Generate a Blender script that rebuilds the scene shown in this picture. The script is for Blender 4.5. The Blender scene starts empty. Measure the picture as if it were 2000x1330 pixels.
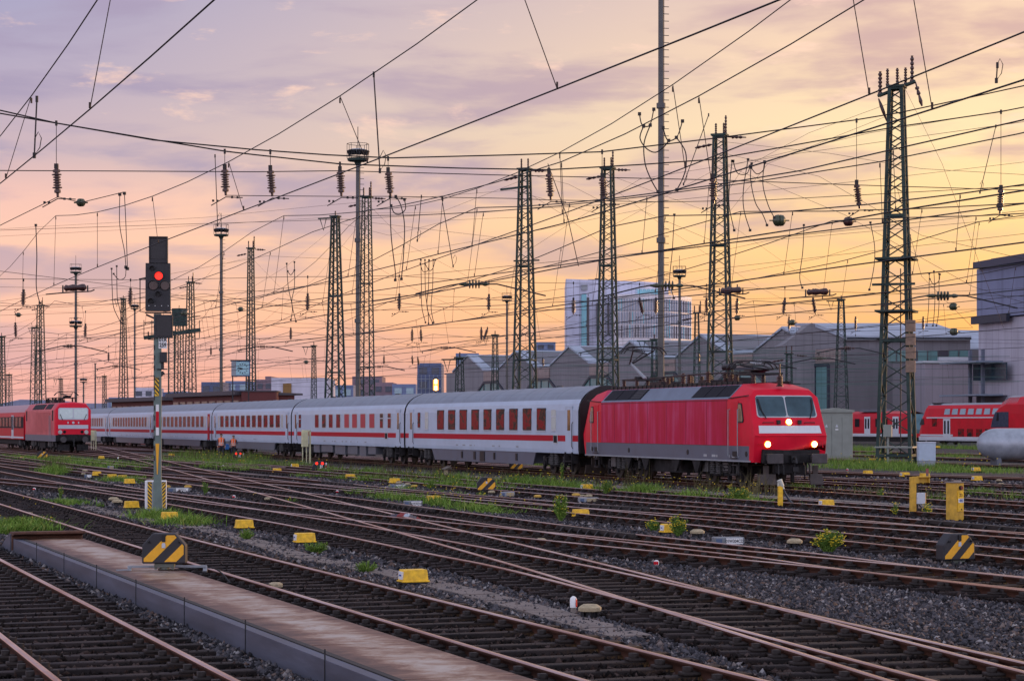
import bpy, math, random
import numpy as np
from mathutils import Vector, Matrix
sc = bpy.context.scene
col = sc.collection
R = math.radians
random.seed(7)
rng = np.random.default_rng(11)

# ------------------------------------------------------------ camera, sky, sun, exposure
HC, HY, FP = 2.31, 828.0, 4000.0          # camera height above rail top, horizon row and focal length of the 2000 px wide photograph
cam = bpy.data.cameras.new('camera')
cam.sensor_width = 36; cam.sensor_fit = 'HORIZONTAL'; cam.lens = 36 * FP / 2000
cam.shift_y = (HY - 665) / 2000
cam.clip_start = .5; cam.clip_end = 9000
camo = bpy.data.objects.new('camera', cam); col.objects.link(camo)
camo.location = (0, 0, HC); camo.rotation_euler = (R(90), 0, 0)
sc.camera = camo
sc.view_settings.view_transform = 'Standard'; sc.view_settings.look = 'None'
sc.view_settings.exposure = 0.0; sc.view_settings.gamma = 1.0
sc.cycles.max_bounces = 5; sc.cycles.diffuse_bounces = 2; sc.cycles.glossy_bounces = 3
sc.cycles.transparent_max_bounces = 6
try: sc.cycles.use_denoising = True
except Exception: pass

def lin(c):
    c /= 255
    return c / 12.92 if c <= .04045 else ((c + .055) / 1.055) ** 2.4
def S(r, g, b): return (lin(r), lin(g), lin(b), 1)

SUN_EL, SUN_AZ = R(4.0), R(52)            # low sun to the right of the picture, behind the depot
sun = bpy.data.lights.new('sun', 'SUN'); sun.energy = 1.5; sun.angle = R(.8); sun.color = (1, .58, .26)
suno = bpy.data.objects.new('sun', sun); col.objects.link(suno)
sd = Vector((math.sin(SUN_AZ) * math.cos(SUN_EL), math.cos(SUN_AZ) * math.cos(SUN_EL), math.sin(SUN_EL)))
suno.rotation_euler = sd.to_track_quat('Z', 'Y').to_euler(); suno.location = (60, 60, 40)

class NT:
    def __init__(s, nt): s.nt = nt
    def n(s, t, **k):
        o = s.nt.nodes.new(t)
        for a, b in k.items(): setattr(o, a, b)
        return o
    def l(s, a, b): s.nt.links.new(a, b)
    def put(s, sock, v):
        if hasattr(v, 'is_linked'): s.l(v, sock)
        else: sock.default_value = v
    def m(s, op, a, b=0.0, c=None, clamp=False):
        o = s.n('ShaderNodeMath', operation=op, use_clamp=clamp)
        s.put(o.inputs[0], a); s.put(o.inputs[1], b)
        if c is not None: s.put(o.inputs[2], c)
        return o.outputs[0]
    def ramp(s, fac, stops, interp='LINEAR'):
        o = s.n('ShaderNodeValToRGB'); r = o.color_ramp; r.interpolation = interp
        while len(r.elements) < len(stops): r.elements.new(.5)
        for e, (p, c) in zip(r.elements, stops): e.position = p; e.color = c
        s.l(fac, o.inputs[0]); return o.outputs[0]
    def mix(s, fac, a, b, mode='MIX'):
        o = s.n('ShaderNodeMix', data_type='RGBA', blend_type=mode)
        s.put(o.inputs[0], fac); s.put(o.inputs[6], a); s.put(o.inputs[7], b)
        return o.outputs[2]
    def noise(s, vec, scale, detail=4, rough=.55, dist=0.0):
        o = s.n('ShaderNodeTexNoise'); s.l(vec, o.inputs['Vector'])
        o.inputs['Scale'].default_value = scale; o.inputs['Detail'].default_value = detail
        o.inputs['Roughness'].default_value = rough; o.inputs['Distortion'].default_value = dist
        return o.outputs['Fac']
    def smooth(s, v, a, b):
        o = s.n('ShaderNodeMapRange', interpolation_type='SMOOTHSTEP')
        s.put(o.inputs[0], v); o.inputs[1].default_value = a; o.inputs[2].default_value = b
        return o.outputs[0]
    def comb(s, x, y, z):
        o = s.n('ShaderNodeCombineXYZ'); s.put(o.inputs[0], x); s.put(o.inputs[1], y); s.put(o.inputs[2], z); return o.outputs[0]

world = bpy.data.worlds.new('World'); sc.world = world; world.use_nodes = True
w = NT(world.node_tree); world.node_tree.nodes.clear()
tc = w.n('ShaderNodeTexCoord'); sx = w.n('ShaderNodeSeparateXYZ'); w.l(tc.outputs['Generated'], sx.inputs[0])
dx, dy, dz = sx.outputs
az = w.m('ARCTAN2', dx, dy)
el = w.m('MAXIMUM', dz, 0.0)
E = lambda v: v / .5
elr = w.m('MULTIPLY', el, 2.0)
left = w.ramp(elr, [(0, S(238, 175, 172)), (E(.03), S(248, 183, 172)), (E(.06), S(252, 192, 172)), (E(.085), S(252, 194, 174)),
                    (E(.108), S(240, 186, 178)), (E(.128), S(198, 168, 182)), (E(.165), S(172, 156, 186)), (E(.22), S(150, 148, 190)), (E(.5), S(142, 152, 200))])
right = w.ramp(elr, [(0, S(242, 160, 116)), (E(.035), S(249, 171, 100)), (E(.06), S(252, 184, 106)), (E(.1), S(254, 205, 138)),
                     (E(.14), S(254, 219, 166)), (E(.18), S(248, 207, 168)), (E(.24), S(216, 180, 174)), (E(.32), S(184, 176, 200)), (E(.5), S(156, 164, 204))])
front = w.mix(w.smooth(az, -.30, .26), left, right)
# clouds, stretched along the horizon
cx = w.m('MULTIPLY', az, 8.0); cy = w.m('MULTIPLY', dz, 40.0)
cv = w.comb(cx, cy, 3.7)
n1 = w.noise(cv, 1.0, 6, .52, .25)
cv2 = w.comb(w.m('MULTIPLY', az, 16.0), w.m('MULTIPLY', dz, 60.0), 9.1)
n2 = w.noise(cv2, 1.0, 6, .6, .2)
band = w.smooth(dz, .015, .13)
cm = w.m('MULTIPLY', w.smooth(n1, .42, .62), w.m('MULTIPLY_ADD', band, .58, .34))
cloudcol = w.mix(w.smooth(az, -.25, .3), S(160, 142, 176), S(200, 154, 150))
front = w.mix(cm, front, cloudcol)
hi = w.m('MULTIPLY', w.smooth(n2, .56, .70), w.m('MULTIPLY', w.smooth(dz, .09, .16), .75))
front = w.mix(hi, front, S(255, 208, 186))
# the sky behind the camera and overhead
back = w.ramp(elr, [(0, S(206, 186, 196)), (E(.1), S(200, 188, 202)), (E(.3), S(188, 190, 214)), (E(.5), S(190, 196, 222))])
back = w.mix(1.0, back, (2.45, 2.45, 2.5, 1), 'MULTIPLY')
sky = w.mix(w.smooth(dy, .75, -.1), front, back)
zen = w.smooth(dz, .3, .75)
zcol = w.mix(1.0, S(196, 200, 224), (1.0, 1.0, 1.0, 1), 'MULTIPLY')
sky = w.mix(zen, sky, zcol)
# nishita daylight of the low sun under the cloud colours
nish = w.n('ShaderNodeTexSky', sky_type='NISHITA', sun_disc=False)
nish.sun_elevation = SUN_EL; nish.sun_rotation = SUN_AZ; nish.altitude = 100; nish.dust_density = 2
bg1 = w.n('ShaderNodeBackground'); w.l(sky, bg1.inputs[0]); bg1.inputs[1].default_value = .97
bg2 = w.n('ShaderNodeBackground'); w.l(nish.outputs[0], bg2.inputs[0]); bg2.inputs[1].default_value = .05
add = w.n('ShaderNodeAddShader'); w.l(bg1.outputs[0], add.inputs[0]); w.l(bg2.outputs[0], add.inputs[1])
wo = w.n('ShaderNodeOutputWorld'); w.l(add.outputs[0], wo.inputs[0])

# ------------------------------------------------------------ helpers
def gp(px, py, z=0.0):
    Z = FP * (HC - z) / (py - HY)
    return Vector(((px - 1000) / FP * Z, Z, z))
def at(px, py, Z):
    return Vector(((px - 1000) / FP * Z, Z, HC + (HY - py) * Z / FP))

MATS = {}
def M(name, c, rough=.6, metal=0.0, var=.18, scale=4.0, bump=0.0, emit=0.0, stretch=None, c2=None, bscale=None, coat=0.0, spec=.5):
    if name in MATS: return MATS[name]
    m = bpy.data.materials.new(name); m.use_nodes = True
    t = NT(m.node_tree); p = m.node_tree.nodes['Principled BSDF']
    p.inputs['Roughness'].default_value = rough; p.inputs['Metallic'].default_value = metal
    p.inputs['Specular IOR Level'].default_value = spec
    p.inputs['Coat Weight'].default_value = coat
    tcn = t.n('ShaderNodeTexCoord'); v = tcn.outputs['Object']
    if stretch:
        mp = t.n('ShaderNodeMapping'); mp.inputs['Scale'].default_value = stretch; t.l(v, mp.inputs[0]); v = mp.outputs[0]
    if var or c2:
        f = t.noise(v, scale, 5, .62)
        a = tuple(max(0, x * (1 - var)) for x in c[:3]) + (1,)
        b = c2 if c2 else tuple(min(1, x * (1 + var)) for x in c[:3]) + (1,)
        t.l(t.ramp(f, [(.3, a), (.7, b)]), p.inputs['Base Color'])
        rr = t.m('MULTIPLY_ADD', f, .25, rough - .12); t.l(t.m('MAXIMUM', rr, .02), p.inputs['Roughness'])
    else:
        p.inputs['Base Color'].default_value = c[:3] + (1,)
    if bump:
        f2 = t.noise(v, bscale or scale * 6, 4, .6)
        b = t.n('ShaderNodeBump'); b.inputs['Strength'].default_value = bump; b.inputs['Distance'].default_value = .02
        t.l(f2, b.inputs['Height']); t.l(b.outputs[0], p.inputs['Normal'])
    if emit:
        p.inputs['Emission Color'].default_value = c[:3] + (1,); p.inputs['Emission Strength'].default_value = emit
    MATS[name] = m
    return m

def finish(o, label=None, cat=None, group=None, kind=None):
    if label: o['label'] = label
    if cat: o['category'] = cat
    if group: o['group'] = group
    if kind: o['kind'] = kind
    return o
def empty(name, loc, rz=0.0, label=None, cat=None, group=None, kind=None):
    o = bpy.data.objects.new(name, None); col.objects.link(o)
    o.location = loc; o.rotation_euler = (0, 0, rz); o.empty_display_size = .2
    return finish(o, label, cat, group, kind)

def perp(d):
    d = d.normalized(); u = Vector((0, 0, 1)) if abs(d.z) < .9 else Vector((1, 0, 0))
    a = d.cross(u).normalized(); return a, a.cross(d).normalized()

class MB:
    def __init__(s): s.v = []; s.f = []; s.m = []
    def add(s, vs, fs, mi=0):
        b = len(s.v); s.v += [tuple(v) for v in vs]
        s.f += [tuple(i + b for i in f) for f in fs]; s.m += [mi] * len(fs)
        return s
    def box(s, c, d, mi=0, rz=0.0, top=None):
        hx, hy, hz = d[0] / 2, d[1] / 2, d[2] / 2
        tx, ty = (hx, hy) if top is None else (hx * top, hy * top)
        P = [(-hx, -hy, -hz), (hx, -hy, -hz), (hx, hy, -hz), (-hx, hy, -hz), (-tx, -ty, hz), (tx, -ty, hz), (tx, ty, hz), (-tx, ty, hz)]
        cr, sr = math.cos(rz), math.sin(rz)
        P = [(c[0] + x * cr - y * sr, c[1] + x * sr + y * cr, c[2] + z) for x, y, z in P]
        return s.add(P, [(0, 3, 2, 1), (4, 5, 6, 7), (0, 1, 5, 4), (1, 2, 6, 5), (2, 3, 7, 6), (3, 0, 4, 7)], mi)
    def bar(s, a, b, w, h=None, mi=0):
        a, b = Vector(a), Vector(b); h = h or w
        u, v = perp(b - a); u, v = u * w / 2, v * h / 2
        P = [a - u - v, a + u - v, a + u + v, a - u + v, b - u - v, b + u - v, b + u + v, b - u + v]
        return s.add(P, [(0, 3, 2, 1), (4, 5, 6, 7), (0, 1, 5, 4), (1, 2, 6, 5), (2, 3, 7, 6), (3, 0, 4, 7)], mi)
    def cyl(s, a, b, r0, r1=None, n=10, mi=0, caps=True):
        a, b = Vector(a), Vector(b); r1 = r0 if r1 is None else r1
        u, v = perp(b - a); P = []
        for p, r in ((a, r0), (b, r1)):
            for k in range(n):
                t = 2 * math.pi * k / n; P.append(p + u * (r * math.cos(t)) + v * (r * math.sin(t)))
        F = [(k, (k + 1) % n, n + (k + 1) % n, n + k) for k in range(n)]
        if caps: F += [tuple(range(n))[::-1], tuple(range(n, 2 * n))]
        return s.add(P, F, mi)
    def tube(s, pts, r, n=5, mi=0):
        pts = [Vector(p) for p in pts]; P = []
        for i, p in enumerate(pts):
            d = pts[min(i + 1, len(pts) - 1)] - pts[max(i - 1, 0)]
            u, v = perp(d)
            rr = r[i] if isinstance(r, (list, tuple)) else r
            for k in range(n):
                t = 2 * math.pi * k / n; P.append(p + u * (rr * math.cos(t)) + v * (rr * math.sin(t)))
        F = []
        for i in range(len(pts) - 1):
            for k in range(n):
                F.append((i * n + k, i * n + (k + 1) % n, (i + 1) * n + (k + 1) % n, (i + 1) * n + k))
        F += [tuple(range(n))[::-1], tuple(range((len(pts) - 1) * n, len(pts) * n))]
        return s.add(P, F, mi)
    def lathe(s, a, b, prof, n=10, mi=0):
        a, b = Vector(a), Vector(b); d = b - a; u, v = perp(d); P = []
        for t0, r in prof:
            for k in range(n):
                t = 2 * math.pi * k / n; P.append(a + d * t0 + u * (r * math.cos(t)) + v * (r * math.sin(t)))
        F = []
        for i in range(len(prof) - 1):
            for k in range(n): F.append((i * n + k, i * n + (k + 1) % n, (i + 1) * n + (k + 1) % n, (i + 1) * n + k))
        F += [tuple(range(n))[::-1], tuple(range((len(prof) - 1) * n, len(prof) * n))]
        return s.add(P, F, mi)
    def prism(s, poly, lo, hi, ax='y', mi=0):
        def P(a, b, t): return (a, t, b) if ax == 'y' else ((t, a, b) if ax == 'x' else (a, b, t))
        n = len(poly)
        V = [P(a, b, lo) for a, b in poly] + [P(a, b, hi) for a, b in poly]
        F = [tuple(range(n)), tuple(range(n, 2 * n))[::-1]] + [(k, n + k, n + (k + 1) % n, (k + 1) % n) for k in range(n)]
        return s.add(V, F, mi)
    def disc(s, c, d, r, th=.02, n=16, mi=0):
        c, d = Vector(c), Vector(d).normalized(); return s.cyl(c, c + d * th, r, n=n, mi=mi)
    def build(s, name, mats, parent=None, smooth=False, bevel=0.0, loc=None, rz=0.0, seg=2):
        me = bpy.data.meshes.new(name); me.from_pydata(s.v, [], s.f)
        if not isinstance(mats, (list, tuple)): mats = [mats]
        for m in mats: me.materials.append(m)
        me.polygons.foreach_set('material_index', s.m)
        if smooth: me.polygons.foreach_set('use_smooth', [True] * len(s.f))
        me.update()
        o = bpy.data.objects.new(name, me); col.objects.link(o)
        if parent: o.parent = parent
        if loc is not None: o.location = loc
        o.rotation_euler = (0, 0, rz)
        if bevel:
            b = o.modifiers.new('bevel', 'BEVEL'); b.width = bevel; b.segments = seg; b.limit_method = 'ANGLE'; b.angle_limit = R(28)
        if smooth:
            try:
                me.set_sharp_from_angle(angle=R(40))
            except Exception: pass
        return o

def npmesh(name, V, F, mats, parent=None, mi=None):
    me = bpy.data.meshes.new(name)
    k = F.shape[1]
    me.vertices.add(len(V)); me.vertices.foreach_set('co', V.astype(np.float32).ravel())
    me.loops.add(F.size); me.loops.foreach_set('vertex_index', F.astype(np.int32).ravel())
    me.polygons.add(len(F)); me.polygons.foreach_set('loop_start', np.arange(0, F.size, k, dtype=np.int32))
    for m in (mats if isinstance(mats, (list, tuple)) else [mats]): me.materials.append(m)
    if mi is not None: me.polygons.foreach_set('material_index', mi.astype(np.int32))
    me.update(calc_edges=True); me.validate()
    o = bpy.data.objects.new(name, me); col.objects.link(o)
    if parent: o.parent = parent
    return o

def text(name, s, size, mat, parent, loc, rot=(R(90), 0, 0), align='CENTER', bold=.0, sx=1.0):
    cu = bpy.data.curves.new(name, 'FONT'); cu.body = s; cu.size = size; cu.align_x = align; cu.align_y = 'CENTER'
    cu.extrude = .002; cu.offset = bold; cu.resolution_u = 3; cu.space_line = .95
    tmp = bpy.data.objects.new('tmp', cu); col.objects.link(tmp)
    dg = bpy.context.evaluated_depsgraph_get()
    me = bpy.data.meshes.new_from_object(tmp.evaluated_get(dg))
    bpy.data.objects.remove(tmp)
    me.materials.clear(); me.materials.append(mat)
    o = bpy.data.objects.new(name, me); col.objects.link(o); o.parent = parent
    o.location = loc; o.rotation_euler = rot; o.scale = (sx, 1, 1)
    return o

def copy_tree(o, parent=None):
    c = o.copy(); col.objects.link(c)
    if parent: c.parent = parent
    for ch in o.children: copy_tree(ch, c)
    return c

# ------------------------------------------------------------ common materials
def island_mat(name, stops, rough=.8, spec=.3, trans=False):
    m = bpy.data.materials.new(name); m.use_nodes = True
    t = NT(m.node_tree); p = m.node_tree.nodes['Principled BSDF']
    g = t.n('ShaderNodeNewGeometry')
    t.l(t.ramp(g.outputs['Random Per Island'], stops), p.inputs['Base Color'])
    p.inputs['Roughness'].default_value = rough; p.inputs['Specular IOR Level'].default_value = spec
    MATS[name] = m; return m
m_black = M('black_metal', (.012, .012, .014), .5, .3, .3)
m_dark = M('dark_metal', (.03, .03, .034), .55, .4, .3)
m_mast = M('mast_paint', (.026, .046, .042), .7, .1, .35, 1.5, c2=(.05, .075, .068, 1), spec=.2)
m_pole = M('galvanised_pole', (.095, .092, .09), .6, .3, .25, 2)
m_wire = M('wire_copper', (.030, .026, .026), .5, .6, .2)
m_wirethin = M('wire_thin', (.05, .03, .022), .6, .4, .2)
m_ins = M('insulator_brown', (.05, .018, .016), .3, 0, .2)
m_insg = M('insulator_green', (.045, .055, .03), .35, 0, .25)
m_red = M('rail_red', (.52, .005, .018), .42, 0, .12, 1.2, spec=.2)
m_white = M('white_paint', (.72, .72, .72), .5, 0, .06)
m_lamphalo = M('lamp_halo_glow', (1, .40, .06), .4, 0, 0, emit=1.6)  # glowing rim stands in for the bloom around the lit headlamps
m_light = M('light_grey', (.50, .53, .58), .42, 0, .06, 1.5)
m_grey = M('grey_paint', (.10, .11, .135), .5, 0, .18, 2)
m_midgrey = M('mid_grey', (.26, .28, .31), .5, 0, .12, 2)
m_yellow = M('yellow_plastic', (.80, .45, .015), .5, 0, .32, 9, bump=.1)
m_yellowold = M('yellow_worn', (.56, .32, .03), .6, 0, .3, 5)
m_blacksig = M('signal_black', (.018, .017, .022), .55, 0, .25)
m_glass = M('dark_glass', (.02, .025, .03), .06, 0, 0, spec=.9)
m_rust = M('rust', (.10, .045, .028), .8, .1, .4, 8, bump=.3)
m_redlamp = M('red_lamp', (1, .018, .008), .4, 0, 0, emit=2.2)
m_headlamp = M('headlamp', (1, .66, .24), .4, 0, 0, emit=30)
m_beige = M('beige_cap', (.36, .29, .18), .7, 0, .3, 20)
m_concrete = M('concrete_slab', (.23, .19, .165), .85, 0, .25, 3, bump=.3)
# ------------------------------------------------------------ ground
GZ = -.20
def ground_mat():
    m = bpy.data.materials.new('ballast_ground'); m.use_nodes = True
    t = NT(m.node_tree); p = m.node_tree.nodes['Principled BSDF']
    v = t.n('ShaderNodeTexCoord').outputs['Object']
    vo = t.n('ShaderNodeTexVoronoi'); vo.inputs['Scale'].default_value = 17; t.l(v, vo.inputs['Vector'])
    sep = t.n('ShaderNodeSeparateColor'); t.l(vo.outputs['Color'], sep.inputs[0])
    c = t.ramp(sep.outputs[0], [(0, (.005, .004, .004, 1)), (.5, (.018, .012, .010, 1)), (1, (.06, .042, .036, 1))])
    big = t.noise(v, .35, 4, .6)
    c = t.mix(t.smooth(big, .42, .62), c, (.030, .016, .011, 1), 'MIX')
    c2 = t.mix(.5, c, t.ramp(sep.outputs[1], [(0, (.012, .010, .011, 1)), (1, (.06, .052, .052, 1))]))
    t.l(c2, p.inputs['Base Color']); p.inputs['Roughness'].default_value = .9
    b = t.n('ShaderNodeBump'); b.inputs['Strength'].default_value = .8; b.inputs['Distance'].default_value = .03
    t.l(vo.outputs['Distance'], b.inputs['Height']); t.l(b.outputs[0], p.inputs['Normal'])
    return m
g = MB(); g.add([(-2500, -200, GZ), (2500, -200, GZ), (2500, 5000, GZ), (-2500, 5000, GZ)], [(0, 1, 2, 3)])
finish(g.build('ground', ground_mat()), kind='structure')

# ------------------------------------------------------------ railway tracks, traced on the ground as the far rail of each
FARDIR = Vector((-.352, .936))
def chaikin(P, n=3):
    for _ in range(n):
        Q = [P[0]]
        for a, b in zip(P[:-1], P[1:]): Q += [a * .75 + b * .25, a * .25 + b * .75]
        Q.append(P[-1]); P = Q
    return P
def track_line(px, far=True, back=200, fwd=25, fardir=FARDIR):
    P = [gp(*p).to_2d() for p in px]
    d = (P[1] - P[0]).normalized()
    P = [P[0] + fardir * back] + P
    e = (P[-1] - P[-2]).normalized(); P.append(P[-1] + e * fwd)
    P = chaikin(P)
    C = []
    for i, p in enumerate(P):
        t = (P[min(i + 1, len(P) - 1)] - P[max(i - 1, 0)]).normalized()
        n = Vector((-t.y, t.x))          # towards the right-hand, far side
        C.append(p - n * (.7525 if far else 0))
    return C
TR = {}
TR['A'] = track_line([(0, 1092), (225, 1207)])
TR['B'] = track_line([(0, 955.4), (250, 1020), (500, 1083), (1000, 1206)])
TR['E'] = track_line([(0, 933.8), (125, 944), (250, 956), (320, 965), (437, 983), (500, 993), (687, 1022), (810, 1043), (1000, 1078), (1150, 1102), (1500, 1180)], fardir=Vector((-.50, .866)))
TR['F'] = track_line([(0, 909.4), (106, 927), (187, 940), (250, 950), (320, 961), (437, 972), (500, 980.5), (625, 994), (750, 1006.5), (875, 1019), (1000, 1031), (1250, 1055), (1500, 1078), (1750, 1100), (2000, 1125)])
TR['G'] = track_line([(0, 900.6), (250, 922.5), (312, 929), (406, 939), (500, 950.6), (575, 959), (625, 964), (750, 979), (850, 992), (1000, 1011), (1100, 1024), (1250, 1043), (1350, 1053), (1500, 1069.5), (1625, 1082), (1792, 1104), (2000, 1126)])
TR['D'] = track_line([(250, 882.5), (500, 940), (750, 998), (1000, 1057), (1250, 1116), (1610, 1208)], fardir=Vector((-.24, .97)))
TR['H'] = track_line([(75, 897), (180, 910.6), (250, 918), (311, 924), (455, 933), (500, 937.5), (625, 944.5), (750, 954.5), (875, 963.5), (1000, 976), (1125, 989), (1250, 1001), (1375, 1012), (1500, 1024), (1750, 1048.5), (2000, 1072)])
TR['I'] = track_line([(250, 903), (416, 918), (484, 924), (631, 938), (750, 950.5), (875, 961), (1000, 971), (1129, 981), (1271, 990.6), (1500, 1005.6), (1750, 1021.5), (2000, 1038)])
TR['J'] = track_line([(250, 890), (394, 901), (500, 910), (625, 919.5), (750, 929.5), (860, 938), (1000, 950.6), (1125, 960), (1250, 970.3), (1500, 990), (1750, 1009), (2000, 1029)])
TR['K'] = track_line([(500, 901), (625, 910), (750, 918.5), (1000, 936), (1125, 945), (1250, 954.5), (1500, 970.5), (1750, 986), (2000, 1003)])
LD = Vector((-.345, .9385)); LN = Vector((.9385, .345)); LF = Vector((9.87, 73.5)) + LN * 1.2
JP = LF + LD * 19.2                       # where the first coach meets the locomotive; the track bends slightly there
LDL = Vector((-math.sin(R(18)), math.cos(R(18)))); LOCF = JP - LDL * 19.2
TR['L'] = [JP + LD * s for s in (310, 230, 160, 100, 50, 15, 3)] + [JP - LDL * s for s in (3, 12, 25, 45, 70)]
def simple(px, back=200, fd=FARDIR): return track_line(px, back=back, fwd=40, fardir=fd)
TR['M'] = simple([(1580, 937), (1750, 945), (2000, 959.5)])
TR['N'] = simple([(1606, 931), (1750, 935), (2000, 945)], fd=Vector((-.42, .91)))
TR['O'] = simple([(1640, 919), (1750, 923), (2000, 930.5)], fd=Vector((-.5, .866)))
TR['P'] = simple([(1700, 897), (2000, 907)])
TR['Q'] = simple([(1700, 887), (2000, 896)])
TR['S'] = simple([(1700, 880), (2000, 887)])
VD = Vector((-math.sin(R(22)), math.cos(R(22)))); VF = Vector(((145 - 1000) / 4000 * 165, 165.0))
TR['V'] = [VF + VD * s for s in (200, 120, 60, 20, 0, -15, -35, -60)]

PROF = [(-.028, 0), (.028, 0), (.036, -.010), (.036, -.038), (.010, -.055), (.010, -.140), (.068, -.152), (.068, -.172),
        (-.068, -.172), (-.068, -.152), (-.010, -.140), (-.010, -.055), (-.036, -.038), (-.036, -.010)]
def railtop():
    m = bpy.data.materials.new('rail_top'); m.use_nodes = True
    t = NT(m.node_tree); p = m.node_tree.nodes['Principled BSDF']
    v = t.n('ShaderNodeTexCoord').outputs['Object']
    f = t.noise(v, .25, 5, .65); f2 = t.noise(v, 6, 3, .6)
    t.l(t.ramp(f, [(.35, (.36, .17, .11, 1)), (.62, (.62, .47, .42, 1))]), p.inputs['Base Color'])
    p.inputs['Metallic'].default_value = .85
    t.l(t.m('MULTIPLY_ADD', f2, .22, .20), p.inputs['Roughness'])
    return m
m_railtop = railtop()
m_railside = M('rail_rust', (.055, .020, .011), .75, .1, .4, 3, bump=.2, spec=.25)
m_sleeper = M('sleeper_wood', (.009, .006, .006), .6, 0, .5, 1.3, bump=.6, c2=(.030, .021, .020, 1), bscale=30, spec=.12)
m_fasten = M('rail_fastening', (.016, .009, .007), .7, .2, .4, 6)
def sweep(C, off, zo):
    P = []
    for i, p in enumerate(C):
        t = (C[min(i + 1, len(C) - 1)] - C[max(i - 1, 0)]).normalized()
        n = Vector((-t.y, t.x))
        for y, z in PROF:
            q = p + n * (off + y); P.append((q.x, q.y, z + zo))
    n = len(PROF); F = []; mi = []
    for i in range(len(C) - 1):
        for k in range(n):
            F.append((i * n + k, i * n + (k + 1) % n, (i + 1) * n + (k + 1) % n, (i + 1) * n + k)); mi.append(1 if k in (0, 13, 1) else 0)
    return np.array(P), np.array(F), np.array(mi)
BOXF = np.array([(0, 3, 2, 1), (4, 5, 6, 7), (0, 1, 5, 4), (1, 2, 6, 5), (2, 3, 7, 6), (3, 0, 4, 7)])
def boxes(cx, cy, cz, sx, sy, sz, ang):
    n = len(cx); c, s = np.cos(ang), np.sin(ang)
    bx = np.array([-1, 1, 1, -1, -1, 1, 1, -1]) * .5; by = np.array([-1, -1, 1, 1, -1, -1, 1, 1]) * .5; bz = np.array([-1] * 4 + [1] * 4) * .5
    X = bx[None] * np.reshape(sx, (-1, 1)); Y = by[None] * np.reshape(sy, (-1, 1)); Zz = bz[None] * np.reshape(sz, (-1, 1))
    V = np.stack([cx[:, None] + X * c[:, None] - Y * s[:, None], cy[:, None] + X * s[:, None] + Y * c[:, None], cz[:, None] + Zz], -1).reshape(-1, 3)
    F = (BOXF[None] + (np.arange(n) * 8)[:, None, None]).reshape(-1, 4)
    return V, F
ALLC = {}
for ti, (k, C) in enumerate(TR.items()):
    zo = -.0023 * ti if k not in 'LV' else 0
    t_ = empty('railway_track', (0, 0, 0), kind='structure')
    for side in (.7525, -.7525):
        V, F, mi = sweep(C, side, zo)
        npmesh('rail', V, F, [m_railside, m_railtop], t_, mi)
    # sleepers
    pts = []; L = 0
    for a, b in zip(C[:-1], C[1:]):
        d = (b - a).length; u = (b - a) / d
        s = -L % .63
        while s < d:
            q = a + u * s
            if 10 < q.y < 150 and abs(q.x) < .27 * q.y + 4: pts.append((q.x, q.y, math.atan2(u.y, u.x)))
            s += .63
        L += d
    if not pts: continue
    A = np.array(pts); n = len(A)
    jit = rng.normal(0, .012, n)
    V, F = boxes(A[:, 0], A[:, 1], GZ + .035 + rng.normal(0, .004, n) - .0009 * ti, .25 + rng.normal(0, .01, n), 2.6 + rng.normal(0, .05, n), np.full(n, .12), A[:, 2] + jit)
    mi = np.zeros(len(F))
    near = A[A[:, 1] < 80]
    if len(near):
        VV, FF = [V], [F]; MM = [mi]; base = len(V)
        for side in (.7525, -.7525):
            cx = near[:, 0] - np.sin(near[:, 2]) * side; cy = near[:, 1] + np.cos(near[:, 2]) * side
            for o, w_, h in ((0, .36, .035), (.115, .075, .085), (-.115, .075, .085)):
                x = cx - np.sin(near[:, 2]) * o; y = cy + np.cos(near[:, 2]) * o
                v2, f2 = boxes(x, y, np.full(len(near), GZ + .095 + h / 2 - .004), np.full(len(near), .16 if o == 0 else .09), np.full(len(near), w_), np.full(len(near), h), near[:, 2])
                VV.append(v2); FF.append(f2 + base); base += len(v2); MM.append(np.ones(len(f2)))
        V = np.concatenate(VV); F = np.concatenate(FF); mi = np.concatenate(MM)
    o = npmesh('sleepers', V, F, [m_sleeper, m_fasten], t_, mi)
    o['kind'] = 'stuff'
    ALLC[k] = np.array([(p.x, p.y) for p in C])

# ------------------------------------------------------------ loose ballast stones (uncountable)
def dist_tracks(x, y):
    best = np.full(len(x), 9.0); rail = np.full(len(x), 9.0)
    for k, C in ALLC.items():
        for a, b in zip(C[:-1], C[1:]):
            if min(a[1], b[1]) > 75 or max(a[1], b[1]) < 12: continue
            d = b - a; L = np.hypot(*d)
            if L < 1e-6: continue
            u = d / L; rx = x - a[0]; ry = y - a[1]
            s = rx * u[0] + ry * u[1]; q = -rx * u[1] + ry * u[0]
            ok = (s >= -.02) & (s <= L + .02)
            best = np.where(ok, np.minimum(best, np.abs(q)), best)
            rail = np.where(ok, np.minimum(rail, np.abs(np.abs(q) - .7525)), rail)
    return best, rail
m_stone = island_mat('ballast_stone', [(0, (.010, .009, .011, 1)), (.4, (.045, .042, .048, 1)), (.75, (.095, .088, .098, 1)), (.88, (.12, .072, .052, 1)), (1, (.30, .28, .28, 1))], .8, .2)
m_stonedark = island_mat('track_stone', [(0, (.003, .002, .002, 1)), (.5, (.011, .007, .006, 1)), (.85, (.030, .017, .013, 1)), (1, (.085, .060, .054, 1))], .9, .12)
OCT = np.array([(1, 0, 0), (0, 1, 0), (-1, 0, 0), (0, -1, 0), (0, 0, 1), (0, 0, -1), ], float)
OF = np.array([(0, 1, 4), (1, 2, 4), (2, 3, 4), (3, 0, 4), (1, 0, 5), (2, 1, 5), (3, 2, 5), (0, 3, 5)])
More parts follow.
